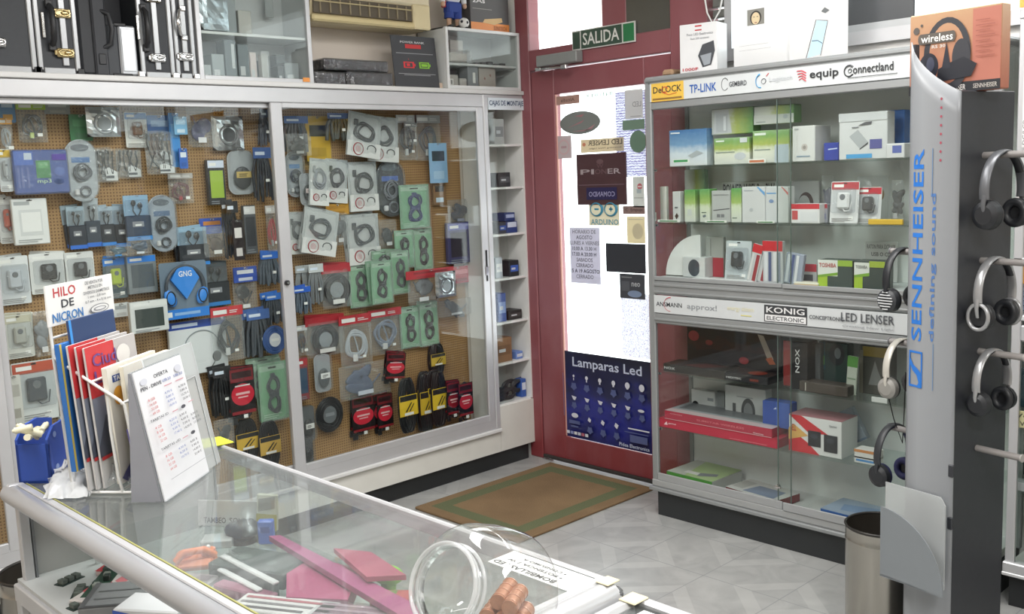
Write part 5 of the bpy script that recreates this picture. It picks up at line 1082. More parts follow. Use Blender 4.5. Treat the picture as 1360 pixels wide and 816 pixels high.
for x0, y0, z0, x1, y1, z1, c_ in ((.032, -.003, .166, .655, .004, .200, '#a3a5a6'), (.66, -.008, .166, CW - .032, -.001, .200, '#a3a5a6'), (.032, -.003, 1.062, .655, .004, 1.080, '#989b9c'), (.66, -.008, 1.062, CW - .032, -.001, 1.080, '#989b9c')):
    MB().cbox(x0, y0, z0, x1, y1, z1, P(c_, .35, .2), .002).obj('glass_carrier', bc)
q = MB().cyl((.64, -.002, .262), (.64, -.018, .262), .008, .008, CHROME, 14).cbox(.63, -.022, .258, .66, -.016, .266, CHROME, .002); q.obj('lock', bc)
MB().box(.02, .012, 0, CW - .01, CD, .118, P('#2c2f31', .4)).obj('plinth', bc)
SB = P('#c8cccd', .45)
b = MB(); b.box(.03, -.002, 1.820, CW - .03, .004, 1.895, SB)
X0, X1, Z0, Z1 = .03, CW - .03, 1.820, 1.895
pw = X1 - X0
def U(x): return x / pw
art = [('r', U(.008), .0, U(.175), 1.0, '#e0b850'), ('t', U(.018), .45, U(.165), .82, 'DeLOCK', '#3c3c38'), ('r', U(.015), .08, U(.165), .18, '#8a6a3a'),
    ('t', U(.205), .28, U(.335), .72, 'TP-LINK', '#2f5ca8'), ('t', U(.395), .4, U(.475), .66, 'GEMBIRD', '#55585c'), ('t', U(.575), .38, U(.675), .68, 'Logitech', '#c2c6c9'),
    ('t', U(.745), .28, U(.86), .78, 'equip', '#2c2e31'), ('t', U(.915), .40, U(1.065), .80, 'onnectland', '#2c2e31'), ('r', U(.895), .22, U(1.08), .25, '#44474a')]
b.art(art, X0, Z0, X1, Z1, -.002)
b.ring((X0 + .078, -.003, Z0 + .046), .016, .012, .003, '#cc5a3a', N=18, n=5, a0=.3, a1=5.6, flat=.3).tube([(X0 + .066, -.003, Z0 + .036), (X0 + .10, -.003, Z0 + .024), (X0 + .14, -.003, Z0 + .030)], .0022, '#cc5a3a', n=5, flat=.3)
b.ring((X0 + .375, -.003, Z0 + .042), .016, .024, .0016, '#3a3d40', N=20, n=5, a0=.6, a1=5.6, flat=.4)
b.ring((X0 + .535, -.003, Z0 + .04), .02, .026, .005, '#4fa3d8', N=18, n=5, a0=1.6, a1=4.9, flat=.2); b.ring((X0 + .55, -.003, Z0 + .038), .010, .010, .002, '#4a4f55', N=16, n=5, flat=.3)
b.tube([(X0 + .562, -.003, Z0 + .055), (X0 + .572, -.003, Z0 + .066)], .002, '#cc4a4a', n=5, flat=.5)
for k in range(4): b.tube([(X0 + .692 + .003 * k, -.003, Z0 + .062 - .011 * k), (X0 + .712, -.003, Z0 + .062 - .009 * k), (X0 + .730, -.003, Z0 + .052 - .010 * k)], .0032, '#c8404e', n=5, flat=.3)
b.ring((X0 + .900, -.003, Z0 + .042), .019, .020, .0045, '#3a3c3f', N=20, n=6, a0=.7, a1=5.6, flat=.3); b.ring((X0 + .903, -.003, Z0 + .042), .007, .007, .003, '#3a3c3f', N=12, n=5, flat=.3)
b.obj('upper_brand_strip', bc)
b = MB(); b.box(.03, -.002, .921, CW - .03, .004, .997, SB); Z0, Z1 = .921, .997
art = [('t', U(.012), .38, U(.148), .64, 'ANSMANN', '#33363a'), ('t', U(.175), .28, U(.325), .68, 'approx!', '#8e9296'), ('t', U(.375), .42, U(.50), .72, 'energy sistem', '#d8d4b8'), ('r', U(.44), .24, U(.49), .29, '#d8d07a'),
    ('r', U(.548), .06, U(.735), .94, '#3a3c3f'), ('r', U(.552), .1, U(.731), .44, '#e2e2e2'), ('t', U(.558), .54, U(.725), .85, 'KONIG', '#dcdcdc'), ('t', U(.56), .16, U(.722), .37, 'ELECTRONIC', '#4a4c50'),
    ('t', U(.745), .40, U(.885), .60, 'CONCEPTRONIC', '#44464a'), ('t', U(.875), .42, U(1.08), .86, 'LED LENSER', '#55585c'), ('t', U(.88), .12, U(1.08), .26, 'Creating New Light', '#9a9da0')]
b.art(art, X0, Z0, X1, Z1, -.002)
b.ring((X0 + .088, -.003, Z0 + .040), .034, .030, .0022, '#c8404a', N=18, n=5, a0=1.5, a1=4.7, flat=.3)
b.obj('lower_brand_strip', bc)

def CB(name, label, cat, yl, yr, xf, d, z, h, m, art=(), top=(), tilt=0, yaw=0, group=None):
    w = yl - yr; t = MB().cbox(-w / 2, 0, 0, w / 2, d, h, M_(m), min(.0025, w / 6))
    t.art(list(art), -w / 2, 0, w / 2, h, 0)
    if top: t.art(list(top), -w / 2, 0, w / 2, d, 0, M=Matrix(((1, 0, 0, 0), (0, 0, 1, 0), (0, -1, 0, h), (0, 0, 0, 1))))
    o = t.obj(name, None, (xf, (yl + yr) / 2, z), RB + R(yaw))
    if tilt: o.rotation_euler = (0, R(tilt), RB + R(yaw))
    return tag(o, label, cat, group)
SKY = ramp_mat('box_blue_sky', [(0, '#d6d9db'), (.35, '#d3dde6'), (.6, '#7a9fc4'), (1, '#4c78ac')], .4)
LIME = ramp_mat('box_lime_white', [(0, '#cbcec9'), (.4, '#dcdfcf'), (.6, '#aab764'), (.85, '#80a864'), (1, '#93b184')], .4)
LIME2 = ramp_mat('box_green_tall', [(0, '#c8ccc6'), (.45, '#cfd9bd'), (.6, '#9fb866'), (1, '#5f9c5a')], .4)
LIMES = ramp_mat('box_lime_side', [(0, '#b9bdba'), (.4, '#c6cabc'), (.6, '#a6b062'), (1, '#6b9662')], .4, axis=0)
FIRE = ramp_mat('box_fire_art', [(0, '#232125'), (.45, '#26232a'), (.6, '#3c2426'), (.75, '#20222c'), (1, '#2c2628')], .35, noise=.5, scale=5)
CB('router_box', 'blue sky router box with a green price label, leftmost on the top shelf', 'box', 2.616, 2.426, 3.470, 0.050, 1.546, 0.152, SKY, [('r',.1,.1,.55,.2,'#e4eae4'),('r',.12,.12,.5,.18,'#3f9a5a'),('p',[(.5,.28),(.75,.42),(.92,.34),(.62,.22)],'#aeb4b8'),('r',.05,.9,.3,.94,'#dfe6ee')], (), 0, 0)
CB('router_box', 'green and white router box, lower one beside the blue sky box', 'box', 2.390, 2.223, 3.470, 0.060, 1.546, 0.107, LIME, [('r',.06,.86,.3,.92,'#dfe8df'),('e',.75,.3,.16,.14,'#c3c8cb'),('r',.75,.8,.95,.98,'#cfd4d6'),('r',.06,.45,.6,.48,'#8a9690')], (), 0, 0)
CB('router_box', 'grey box with lime right side stacked on the lower green and white box', 'box', 2.421, 2.224, 3.500, 0.060, 1.668, 0.105, LIMES, [('p',[(.05,.05),(.5,.05),(.42,.95),(.08,.95)],'#c4c6ca'),('r',.12,.1,.4,.8,'#b5b8be'),('r',.3,.15,.36,.7,'#d8dadf')], (), 0, 0)
CB('router_box', 'larger green and white router box right of centre, top shelf', 'box', 2.208, 2.047, 3.470, 0.070, 1.546, 0.127, LIME, [('r',.62,.0,1,.55,'#b9c4cf'),('r',.06,.86,.38,.93,'#dfe8df'),('r',.06,.4,.5,.43,'#8a9690')], (), 0, 0)
CB('router_box', 'pale green topped box stacked above the larger router box', 'box', 2.213, 2.037, 3.490, 0.060, 1.698, 0.070, LIMES, [('r',.0,.0,1,.5,'#c3c6c2'),('r',.06,.1,.3,.16,'#9aa09c'),('e',.8,.35,.06,.12,'#aab0b4')], (), 0, 0)
CB('camera_box', 'white upright box with a small round picture, top shelf middle', 'box', 2.032, 1.937, 3.470, 0.120, 1.546, 0.135, '#cfd0ce', [('e',.55,.4,.14,.1,'#b9b3ae'),('e',.55,.4,.07,.05,'#8f8a86'),('r',.2,.13,.8,.17,'#8a9aa8'),('r',.1,.9,.3,.93,'#a8acae')], (), 0, 0)
CB('drive_box', 'small royal blue box right of the white upright box', 'box', 1.917, 1.856, 3.500, 0.060, 1.546, 0.067, '#34449c', [('p',[(.3,.6),(.9,.64),(.92,.7),(.3,.66)],'#c9d4ee')], (), 0, 0)
CB('drive_box', 'big white box with a slanted silver drive picture, top shelf', 'box', 1.839, 1.654, 3.470, 0.060, 1.546, 0.169, '#cbcdce', [('p',[(.22,.5),(.4,.64),(.62,.36),(.45,.22)],'#a9adb0'),('p',[(.43,.2),(.45,.24),(.62,.37),(.61,.32)],'#4a4c50'),('r',.65,.22,.9,.42,'#5a5c94'),('r',.16,.03,.7,.12,'#4f9cd0'),('r',.0,.82,1,1,'#c3c6c8'),('p',[(.4,.72),(.55,.79),(.7,.8),(.68,.74)],'#5a5c60'),('r',.28,.68,.42,.7,'#7a7c80')], (), 0, 0)
CB('drive_box', 'tall bright blue box behind the white ones at the right of the top shelf', 'box', 1.732, 1.643, 3.580, 0.050, 1.546, 0.174, '#2f6cb8', [('r',.3,.05,.62,.55,'#9a9ea2'),('r',.38,.1,.54,.5,'#7a7e84'),('r',.1,.75,.5,.9,'#4a86cc')], (), 0, 0)
CB('drive_box', 'small white box with a blue square at the right of the top shelf', 'box', 1.653, 1.586, 3.460, 0.060, 1.546, 0.052, '#cfd0d1', [('r',.35,.35,.85,.85,'#5a68a8')], (), 0, 0)
CB('price_label', 'small red-framed price label between the two green router boxes', 'label', 2.219, 2.140, 3.455, 0.004, 1.546, 0.018, '#e2e2dc', [('r',.08,.25,.92,.75,'#c87a5a')], (), 0, 0)
CB('wifi_antenna', 'slim white upright antenna at the left of the second shelf', 'antenna', 2.709, 2.675, 3.520, 0.020, 1.311, 0.151, '#d6d3cc', [], (), 0, 0)
CB('white_stub', 'tiny white adapter at the far left of the second shelf', 'adapter', 2.732, 2.720, 3.500, 0.010, 1.311, 0.039, '#d8d6d2', (), (), 0, 0)
CB('usb_router', 'white upright usb router with dark mark beside the antenna', 'router', 2.604, 2.564, 3.470, 0.030, 1.311, 0.130, '#cbcccb', [('p',[(.3,.2),(.55,.3),(.8,.2),(.5,.08)],'#4a3a34'),('r',.3,.45,.7,.5,'#6a6a6a')], (), 0, 0)
CB('router_box', 'green and grey box at the back of the second shelf', 'box', 2.664, 2.558, 3.640, 0.030, 1.311, 0.219, LIMES, [], (), 0, 0)
CB('adapter_box', 'narrow green-topped white box, first of three on the second shelf', 'box', 2.543, 2.488, 3.470, 0.060, 1.311, 0.136, LIME2, [('r',.3,.2,.7,.4,'#c3c9c4')], (), 0, 0)
CB('adapter_box', 'narrow green-topped white box, second of three on the second shelf', 'box', 2.465, 2.416, 3.470, 0.060, 1.311, 0.138, LIME2, [('r',.2,.28,.7,.31,'#5a6a5a'),('p',[(.3,.2),(.6,.24),(.7,.18),(.4,.14)],'#6a7478')], (), 0, 0)
CB('adapter_box', 'flat grey box with a dark line between the narrow green boxes', 'box', 2.412, 2.319, 3.480, 0.050, 1.311, 0.130, '#b4b7b6', [('p',[(.1,.36),(.95,.42),(.95,.45),(.1,.39)],'#5c5e62'),('r',.28,.16,.46,.26,'#7a7c80'),('r',.5,.16,.68,.26,'#7a7c80'),('r',.1,.86,.9,.88,'#8a8c8e')], (), 0, 0)
CB('adapter_box', 'narrow green-topped white box, third of three, right of the flat grey one', 'box', 2.311, 2.263, 3.470, 0.060, 1.311, 0.139, LIME2, [('r',.15,.12,.6,.15,'#5a6a5a')], (), 0, 0)
CB('adapter_box', 'white box with a blue slanted corner on the second shelf', 'box', 2.259, 2.153, 3.470, 0.050, 1.311, 0.144, '#cccecf', [('p',[(.72,1),(1,.84),(1,.74),(.66,.98)],'#6a9fd0'),('r',.1,.88,.5,.9,'#9aa2aa'),('e',.42,.36,.08,.05,'#b0b4b8')], (), 0, 0)
CB('adapter_box', 'white box with blue print right of the slanted-corner box', 'box', 2.153, 2.100, 3.475, 0.050, 1.311, 0.143, '#cccfd1', [('r',.1,.8,.9,.83,'#6a9fd0'),('e',.5,.6,.2,.05,'#7a92b8')], (), 0, 0)
CB('adapter_box', 'white box with a red slanted corner near the glass joint', 'box', 2.102, 2.050, 3.470, 0.050, 1.311, 0.142, '#cdcecf', [('p',[(.5,1),(1,.84),(1,.76),(.4,1)],'#c86a68')], (), 0, 0)
CB('cable_card', 'grey card with a dark and red cable loop, back of the second shelf', 'card', 2.131, 2.002, 3.620, 0.020, 1.311, 0.159, '#b4b6b7', [('e',.56,.42,.26,.3,'#54484a'),('e',.5,.42,.2,.22,'#b4b6b7'),('r',.5,.2,.75,.3,'#a8484a')], (), 0, 0)
CB('adapter_box', 'white box with red top band and red square, second shelf', 'box', 2.034, 1.912, 3.460, 0.060, 1.311, 0.075, '#dcdcdc', [('r',0,.74,1,1,'#c23640'),('r',.06,.2,.26,.66,'#c85a5c'),('r',.35,.1,.95,.6,'#d3d5d7')], (), 0, 0)
CB('adapter_box', 'narrow grey box with red top beside the red-banded white box', 'box', 1.934, 1.901, 3.500, 0.050, 1.311, 0.072, '#9c9ea8', [('r',0,.78,1,1,'#9c3440'),('r',.15,.2,.85,.5,'#8084a0')], (), 0, 0)
CB('yellow_strip', 'bright yellow plastic strip on the front edge of the second shelf', 'strip', 1.706, 1.577, 3.434, 0.012, 1.311, 0.020, '#d8b13a', [], (), 0, 0)
CB('power_sign', 'paper reading POWER WIFI 2 y 3W at the back of the second shelf', 'sign', 2.480, 2.219, 3.660, 0.004, 1.311, 0.160, '#c4c6c5', [('t',.02,.55,.98,.95,'POWER WIFI 2 y 3W','#4a4c50')], (), 0, 0)
CB('price_label', 'white strip price label with green dash under the antenna', 'label', 2.668, 2.552, 3.447, 0.003, 1.311, 0.011, '#dfe0da', [('r',.1,.3,.9,.7,'#3f7a4a')], (), 0, 0)
CB('price_label', 'white strip price label with green dash under the flat grey box', 'label', 2.423, 2.317, 3.447, 0.003, 1.311, 0.010, '#dfe0da', [('r',.1,.3,.9,.7,'#3f7a4a')], (), 0, 0)
CB('price_label', 'olive strip price label under the slanted-corner box', 'label', 2.178, 2.096, 3.447, 0.003, 1.311, 0.010, '#dfe0da', [('r',.1,.3,.9,.7,'#3f7a4a')], (), 0, 0)
CB('speaker_box', 'small white box with a dark oval window beside the white quarter disc', 'box', 2.579, 2.463, 3.500, 0.060, 1.073, 0.087, '#c9cccd', [('e',.52,.47,.26,.42,'#4a5058'),('r',.76,.02,1,.98,'#d4d5d4')], (), 0, 0)
CB('red_card', 'grey and red card leaning behind the small white box', 'card', 2.504, 2.410, 3.560, 0.020, 1.073, 0.171, '#a9aca8', [('r',0,0,1,.48,'#a83c48'),('r',.3,.05,.35,.95,'#8a8c8a')], (), 0, 0)
CB('white_leaflet', 'white leaflets lying on the front edge of the upper deck', 'leaflet', 2.493, 2.199, 3.445, 0.050, 1.073, 0.005, '#dfe1e2', [], (), 0, 0)
CB('cable_pack', 'first narrow red-topped pack, leaning right, on the upper deck', 'cable pack', 2.236, 2.192, 3.460, 0.012, 1.073, 0.157, '#c9cacc', [('r',0,.78,1,1,'#c8323c'),('r',.55,.05,.9,.74,'#9c4048'),('r',.1,.05,.3,.74,'#dcdcdc')], (), 14, 0)
CB('cable_pack', 'second narrow red-topped pack, leaning right, on the upper deck', 'cable pack', 2.199, 2.160, 3.470, 0.012, 1.073, 0.157, '#c9cacc', [('r',0,.78,1,1,'#c8323c'),('r',.55,.05,.9,.74,'#9c4048'),('r',.1,.05,.3,.74,'#dcdcdc')], (), 14, 0)
CB('cable_pack', 'red-topped pack with blue and white sleeves on the upper deck', 'cable pack', 2.158, 2.069, 3.460, 0.020, 1.073, 0.168, '#c4c6ca', [('r',0,.76,1,1,'#c8323c'),('r',.1,.05,.25,.74,'#dcdee2'),('r',.3,.05,.45,.74,'#5a6488'),('r',.55,.05,.7,.74,'#e4e4e6'),('r',.75,.05,.9,.74,'#8a90a0')], (), 0, 0)
CB('cable_pack', 'pack of blue grey sleeves right of the red-topped one', 'cable pack', 2.074, 1.997, 3.470, 0.020, 1.073, 0.122, '#9aa2b2', [('r',.1,.05,.25,.95,'#d4d8e0'),('r',.35,.05,.5,.95,'#56608c'),('r',.6,.05,.75,.95,'#e0e2e6')], (), 8, 0)
CB('memory_card_pack', 'red pack with a dark gadget picture, left of the green and black boxes', 'pack', 2.036, 1.962, 3.530, 0.020, 1.073, 0.075, '#b4b6b8', [('r',0,.6,1,1,'#b03444'),('r',.15,.1,.8,.45,'#4a4c54'),('r',.1,.75,.3,.95,'#dcdcdc')], (), 0, 0)
CB('leaflet_stack', 'yellow and white leaflets lying before the green and black boxes', 'leaflet', 2.014, 1.912, 3.450, 0.050, 1.073, 0.012, '#e0dccb', [('r',0,0,1,.4,'#d0a868')], (), 0, 0)
CB('disk_box', 'green and black box with white name panel, left of two', 'box', 1.917, 1.777, 3.460, 0.070, 1.073, 0.102, '#3c4a48', [('r',0,.0,.28,.5,'#a3c23a'),('r',.0,.4,.58,1,'#d9dcd6'),('p',[(0,.42),(.58,.55),(.58,.44),(0,.34)],'#7aa63a'),('r',.58,.78,1,1,'#8fae3f'),('t',.04,.72,.54,.88,'TOSHIBA','#b04a4a')], (), 0, 0)
CB('disk_box', 'green and black box with white name panel, right of two', 'box', 1.770, 1.652, 3.460, 0.070, 1.073, 0.103, '#3a4644', [('r',0,.0,.28,.5,'#a3c23a'),('r',.0,.48,.5,.94,'#d9dcd6'),('p',[(0,.48),(.5,.58),(.5,.46),(0,.4)],'#7aa63a'),('r',.5,.78,1,1,'#9aae3f'),('t',.06,.72,.44,.84,'TOSHIBA','#6a6c6c')], (), 0, 0)
CB('paper_notice', 'small printed paper notice on the back of the upper deck', 'notice', 1.838, 1.708, 3.680, 0.003, 1.073, 0.156, '#cfd1d0', [('t',.06,.82,.94,.93,'RATON PARA EXTRAER','#5a5c60'),('t',.2,.64,.8,.74,'USB O CD','#5a5c60'),('t',.25,.46,.75,.56,'DESDE 6 E','#5a5c60')], (), 0, 0)
CB('graphics_box', 'large dark box with fiery artwork at the back of the third shelf', 'box', 2.635, 2.157, 3.600, 0.060, 0.656, 0.193, FIRE, [('p',[(.76,.92),(.82,.9),(.92,.4),(.86,.38)],'#b8aca0'),('p',[(.84,.4),(.9,.45),(.94,.3),(.88,.28)],'#c0623a'),('e',.08,.74,.06,.12,'#a8424a'),('e',.25,.62,.04,.06,'#8a3038'),('e',.62,.3,.05,.08,'#a03a42')], (), 0, 0)
CB('keyboard_box', 'long low dark box with a white name on its left, third shelf', 'box', 2.655, 2.337, 3.450, 0.120, 0.656, 0.036, '#33302f', [('t',.02,.35,.2,.65,'NOX','#cfcfcf'),('r',0,0,1,.06,'#6a625a')], [('p',[(.3,.2),(.5,.8),(.9,.7),(.6,.1)],'#5a302c')], 0, 0)
CB('keyboard_box', 'low dark box with white lettering to the left of the glass joint', 'box', 2.341, 2.136, 3.455, 0.120, 0.656, 0.032, '#26262a', [('t',.05,.3,.4,.55,'HIDITEC','#cfcfcf'),('r',.6,.3,.8,.6,'#7a3a30')], [('e',.6,.5,.2,.3,'#8a3a2c')], 0, 0)
CB('hardware_box', 'tall black box with a red side and vertical white name', 'box', 2.072, 1.967, 3.470, 0.080, 0.656, 0.190, '#1e1d20', [('r',0,.05,.32,1,'#8a2a2c'),('v',.5,.35,.68,.85,'NOX','#d4d4d4')], (), 0, 0)
CB('hardware_box', 'plain dark grey box right of the red and black one', 'box', 2.000, 1.946, 3.530, 0.030, 0.656, 0.179, '#5d6164', [], (), 0, 0)
CB('speaker_box', 'dark teal box with a round silver speaker, third shelf', 'box', 1.967, 1.846, 3.560, 0.050, 0.656, 0.183, '#26403f', [('r',0,.4,.22,1,'#2f5a6a'),('e',.62,.75,.28,.24,'#1e2630'),('e',.66,.78,.11,.12,'#7a8288'),('r',.05,.5,.2,.7,'#6aa040')], (), 0, 0)
CB('green_card', 'white and green card between the teal box and the yellowish box', 'card', 1.824, 1.782, 3.500, 0.010, 0.656, 0.151, '#c0c8bc', [('r',0,.72,1,1,'#5a9848'),('r',.1,.4,.9,.44,'#8aa088')], (), 4, 0)
CB('tool_box', 'dark box with a yellow band at the right of the third shelf', 'box', 1.792, 1.667, 3.550, 0.050, 0.656, 0.188, '#4a4a46', [('r',.1,.78,1,.98,'#9a8438'),('r',0,0,.12,.9,'#8f8c80'),('p',[(.3,.2),(.5,.7),(.6,.5),(.8,.2)],'#7a7c7c')], (), 0, 0)
CB('brown_box', 'flat dark brown box at the front of the third shelf', 'box', 1.992, 1.789, 3.450, 0.070, 0.656, 0.040, '#463f3a', [('r',.13,.1,.15,.9,'#b4b0a8')], (), 0, 0)
CB('price_label', 'small white price label at the front right of the third shelf', 'label', 1.689, 1.628, 3.440, 0.003, 0.656, 0.020, '#d6d8d6', [], (), 0, 0)
CB('keyboard_box', 'long red box, upper of two, on the fourth shelf', 'box', 2.645, 2.108, 3.440, 0.200, 0.447, 0.037, '#b23046', [('r',0,.0,1,.06,'#d8b8bc'),('t',.06,.66,.18,.76,'KEYBOARD','#e0a8ac'),('t',.32,.40,.76,.62,'SLIMSTAR WIRELESS','#dc7c86'),('t',.84,.14,.93,.34,'Genius','#e4c4c8')], [('r',0,.0,1,.25,'#c8b4b6'),('r',0,.25,1,1,'#9aa0a4'),('r',.05,.35,.9,.9,'#6a6e72')], 0, 0)
CB('keyboard_box', 'long red box, lower of two, on the fourth shelf', 'box', 2.676, 2.080, 3.437, 0.200, 0.406, 0.040, '#b42c42', [('p',[(.05,.35),(.075,.75),(.085,.35)],'#e8c8cc'),('t',.09,.45,.16,.68,'genius','#e8c8cc'),('r',.62,.2,.92,.24,'#dc8c94'),('r',.0,.95,1,1,'#a02030')], (), 0, 0)
CB('speakers_box', 'red and white box picturing two black speakers', 'box', 2.043, 1.817, 3.460, 0.130, 0.406, 0.148, '#dcdcdb', [('p',[(0,1),(0,0),(.6,0),(.36,.3),(0,.62)],'#c8323a'),('p',[(0,1),(.25,1),(.75,.6),(.4,.55)],'#c8323a'),('p',[(.0,.62),(0,.3),(.38,.48),(.1,.75)],'#d8a860'),('t',.04,.56,.15,.74,'BELL','#b83038'),('r',.38,.22,.62,.64,'#2c2e33'),('r',.68,.14,.93,.6,'#2c2e33'),('e',.5,.5,.07,.07,'#3e4148'),('e',.8,.45,.07,.07,'#3e4148'),('t',.78,.82,.92,.88,'Genius','#6a6c70')], [('r',0,0,1,1,'#b07a80')], 0, 0)
CB('drive_box', 'tilted blue grey pack behind the red and white speakers box', 'box', 1.928, 1.773, 3.600, 0.030, 0.426, 0.136, '#8c98a4', [('r',.3,.2,.6,.9,'#6a7886'),('r',0,0,1,.06,'#5a6c84')], (), -30, 0)
CB('small_box', 'thin white and orange box on top of the blue-striped one', 'box', 1.766, 1.677, 3.460, 0.060, 0.424, 0.036, '#dcdad6', [('r',0,.7,1,1,'#c8844a')], (), 0, 0)
CB('small_box', 'thin white box with blue stripe beside the black headphones', 'box', 1.766, 1.677, 3.460, 0.060, 0.406, 0.028, '#dcdcd8', [('r',.1,.3,.95,.6,'#4f8cc8')], (), 0, 0)
CB('camera_box', 'white box with two black half discs behind the red boxes', 'box', 2.630, 2.504, 3.620, 0.040, 0.406, 0.143, '#d2d4d5', [('e',.18,.42,.17,.22,'#26282c'),('e',.68,.3,.18,.2,'#26282c'),('r',.7,.7,.95,.8,'#9aa0a4')], (), 0, 0)
CB('grey_box', 'narrow grey box between the two white ones at the back', 'box', 2.517, 2.468, 3.640, 0.030, 0.406, 0.143, '#8f9496', (), (), 0, 0)
CB('headset_box', 'white box with a grey headset picture behind the red boxes', 'box', 2.438, 2.234, 3.600, 0.050, 0.406, 0.193, '#cfd2d3', [('e',.58,.45,.17,.3,'#4a4e52'),('e',.58,.45,.11,.2,'#84888c'),('r',.2,.1,.28,.6,'#55585c'),('r',.3,.75,.7,.78,'#a8acb0')], (), 0, 0)
CB('blue_pack', 'royal blue pack behind the right end of the red boxes', 'box', 2.186, 2.063, 3.500, 0.060, 0.476, 0.106, '#3f5cae', [('r',.0,.0,.5,1,'#34509e'),('p',[(.4,.7),(.5,.8),(.52,.72)],'#c8d0e8')], (), 0, 0)
CB('green_box', 'flat box with bright green front on the bottom deck', 'box', 2.653, 2.406, 3.455, 0.220, 0.151, 0.050, '#b4b8b4', [('r',0,.1,1,1,'#60a34e'),('r',0,0,1,.12,'#4a9a38'),('r',.8,.2,.95,.6,'#78c45c')], [('r',0,0,1,1,'#b9beb6'),('p',[(.4,0),(1,.0),(1,1),(.2,1)],'#a8c08a'),('r',.28,.15,.6,.3,'#dadcd8'),('p',[(.6,.1),(.9,.3),(.85,.45),(.55,.3)],'#7a7e84')], 0, -2)
CB('tablet_box', 'flat box with dark red front and grey picture on the bottom deck', 'box', 2.357, 2.092, 3.455, 0.160, 0.151, 0.034, '#7c2c30', [('r',0,.42,.8,.5,'#d4c4c4'),('r',.75,.55,1,.85,'#c8c4c2')], [('r',0,0,1,1,'#cfcfcd'),('p',[(.3,.1),(.9,.15),(.85,.75),(.35,.7)],'#7f8ca4'),('r',.02,.2,.25,.8,'#b4b4b0')], 0, -9)
CB('blue_box', 'flat blue box on the bottom deck behind the steel bin', 'box', 1.901, 1.679, 3.445, 0.170, 0.151, 0.046, '#3f6ab0', [('r',.05,.3,.3,.5,'#7a9ad0')], [('r',0,0,1,1,'#9aaac0'),('p',[(.3,.2),(.9,.3),(.8,.8),(.2,.6)],'#7a94b8')], 0, -3)
CB('sheet_paper', 'white paper lying on the bottom deck', 'paper', 2.021, 1.834, 3.450, 0.220, 0.151, 0.002, '#d3d4d2', [], [('r',.4,.5,.7,.56,'#9aa0a4')], 0, 0)

# clear blister packs standing on the middle shelf
def blis(label, yl, yr, x, z, h, c1, c2, c3, ty='blister', tilt=-6):
    t = thing(PNAME[ty][0], label, PNAME[ty][1], (x + .02, (yl + yr) / 2, z + h), RB, None, R(tilt))
    t.location.x = x + .02 + math.sin(R(abs(tilt))) * h
    PK[ty](t, yl - yr, h, c1, c2, c3, random.Random(int(yl * 1000))); return t
blis('clear blister pack with red header and white plug, second shelf', 1.886, 1.773, 3.470, 1.311, 0.156, '#d9dadb', '#e8e8e8', '#b84a52', 'blister', -6)
blis('blister pack with red header and dark cable adapter, second shelf', 1.790, 1.695, 3.490, 1.311, 0.133, '#d4d6d8', '#3a3c40', '#c03040', 'blister', -6)
blis('dim purple-grey pack behind the clear blister pack, second shelf', 1.985, 1.932, 3.600, 1.311, 0.178, '#8a8c98', '#6a6c80', '#74747c', 'bunch', 0)
blis('ochre bag of parts behind the dark cable adapter', 1.821, 1.699, 3.570, 1.311, 0.173, '#c09040', '#a8803c', '#b88a3c', 'bunch', 0)
blis('grey bag of dark parts at the right end of the second shelf', 1.683, 1.634, 3.560, 1.311, 0.156, '#a9abac', '#4a4c50', '#9a9a9a', 'bunch', 0)
blis('blister pack with a black webcam and red foot on the upper deck', 2.357, 2.236, 3.470, 1.073, 0.161, '#c3ccd0', '#2b2d31', '#c4cccf', 'blister', -6)


pts = [(0, 0)] + [(-.185 * math.sin(a * PI / 32), .182 * math.cos(a * PI / 32)) for a in range(17)]
q = MB().prism([(x, 0, z) for x, z in pts], (0, .004, 0), P('#e2e4e3', .5)); q.box(-.185, 0, 0, 0, .04, .003, P('#e2e4e3', .5))
tag(q.obj('quarter_disc', None, (3.515, 2.495, 1.073), RB), 'white quarter-round plate standing at the left of the upper deck', 'plate')

# ================================================================ HEADPHONE DISPLAY TOWER
TX, TY, TROT = 2.7707, 1.1228, R(168 - 270)
tw = thing('display_tower', 'tall grey and black headphone display tower with blue lettering up its front', 'display stand', (TX, TY, 0), TROT)
TWW, TDD, TH = .156, .262, 1.722
SILV = ramp_mat('tower_silver', [(0, '#8e9195'), (.3, '#9a9da1'), (1, '#8a8d91')], .32, axis=0, noise=.02)  # sheen of the bowed panel painted in, brightest left of centre
BLKP = P('#33353a', .38, var=.12, scale=50)
b = MB(); b.cbox(-TWW + .006, .012, .02, 0, TDD, TH, BLKP, .003); b.box(-TWW + .004, .012, .02, -TWW + .012, .03, 1.86, BLKP)
for z in (.66, .505): b.cbox(-.012, .004, z - .018, .004, .012, z + .018, BLKP, .002)
b.obj('black_body', tw)
nu, nv = 14, 26; vs = []
def ptop(u): return 1.868 - .15 * (u ** .62) if u > 0 else 1.868
for side in (0, 1):
    for j in range(nv + 1):
        for i in range(nu + 1):
            u = i / nu; z = .02 + (ptop(u) - .02) * j / nv
            vs.append((-TWW + TWW * u,   .010 - .012 * (1 - (2 * u - 1) ** 2) + side * .004, z))
W1 = nu + 1; N1 = W1 * (nv + 1); fs = []
for j in range(nv):
    for i in range(nu):
        a = j * W1 + i; fs.append((a, a + 1, a + W1 + 1, a + W1)); fs.append((N1 + a, N1 + a + W1, N1 + a + W1 + 1, N1 + a + 1))
for i in range(nu): a = nv * W1 + i; fs.append((a, a + 1, N1 + a + 1, N1 + a))
for j in range(nv):
    a = j * W1; fs.append((a, a + W1, N1 + a + W1, N1 + a)); a += nu; fs.append((a, N1 + a, N1 + a + W1, a + W1))
b = MB(); b.add(vs, fs, SILV, True); fp = b.obj('curved_front_panel', tw)
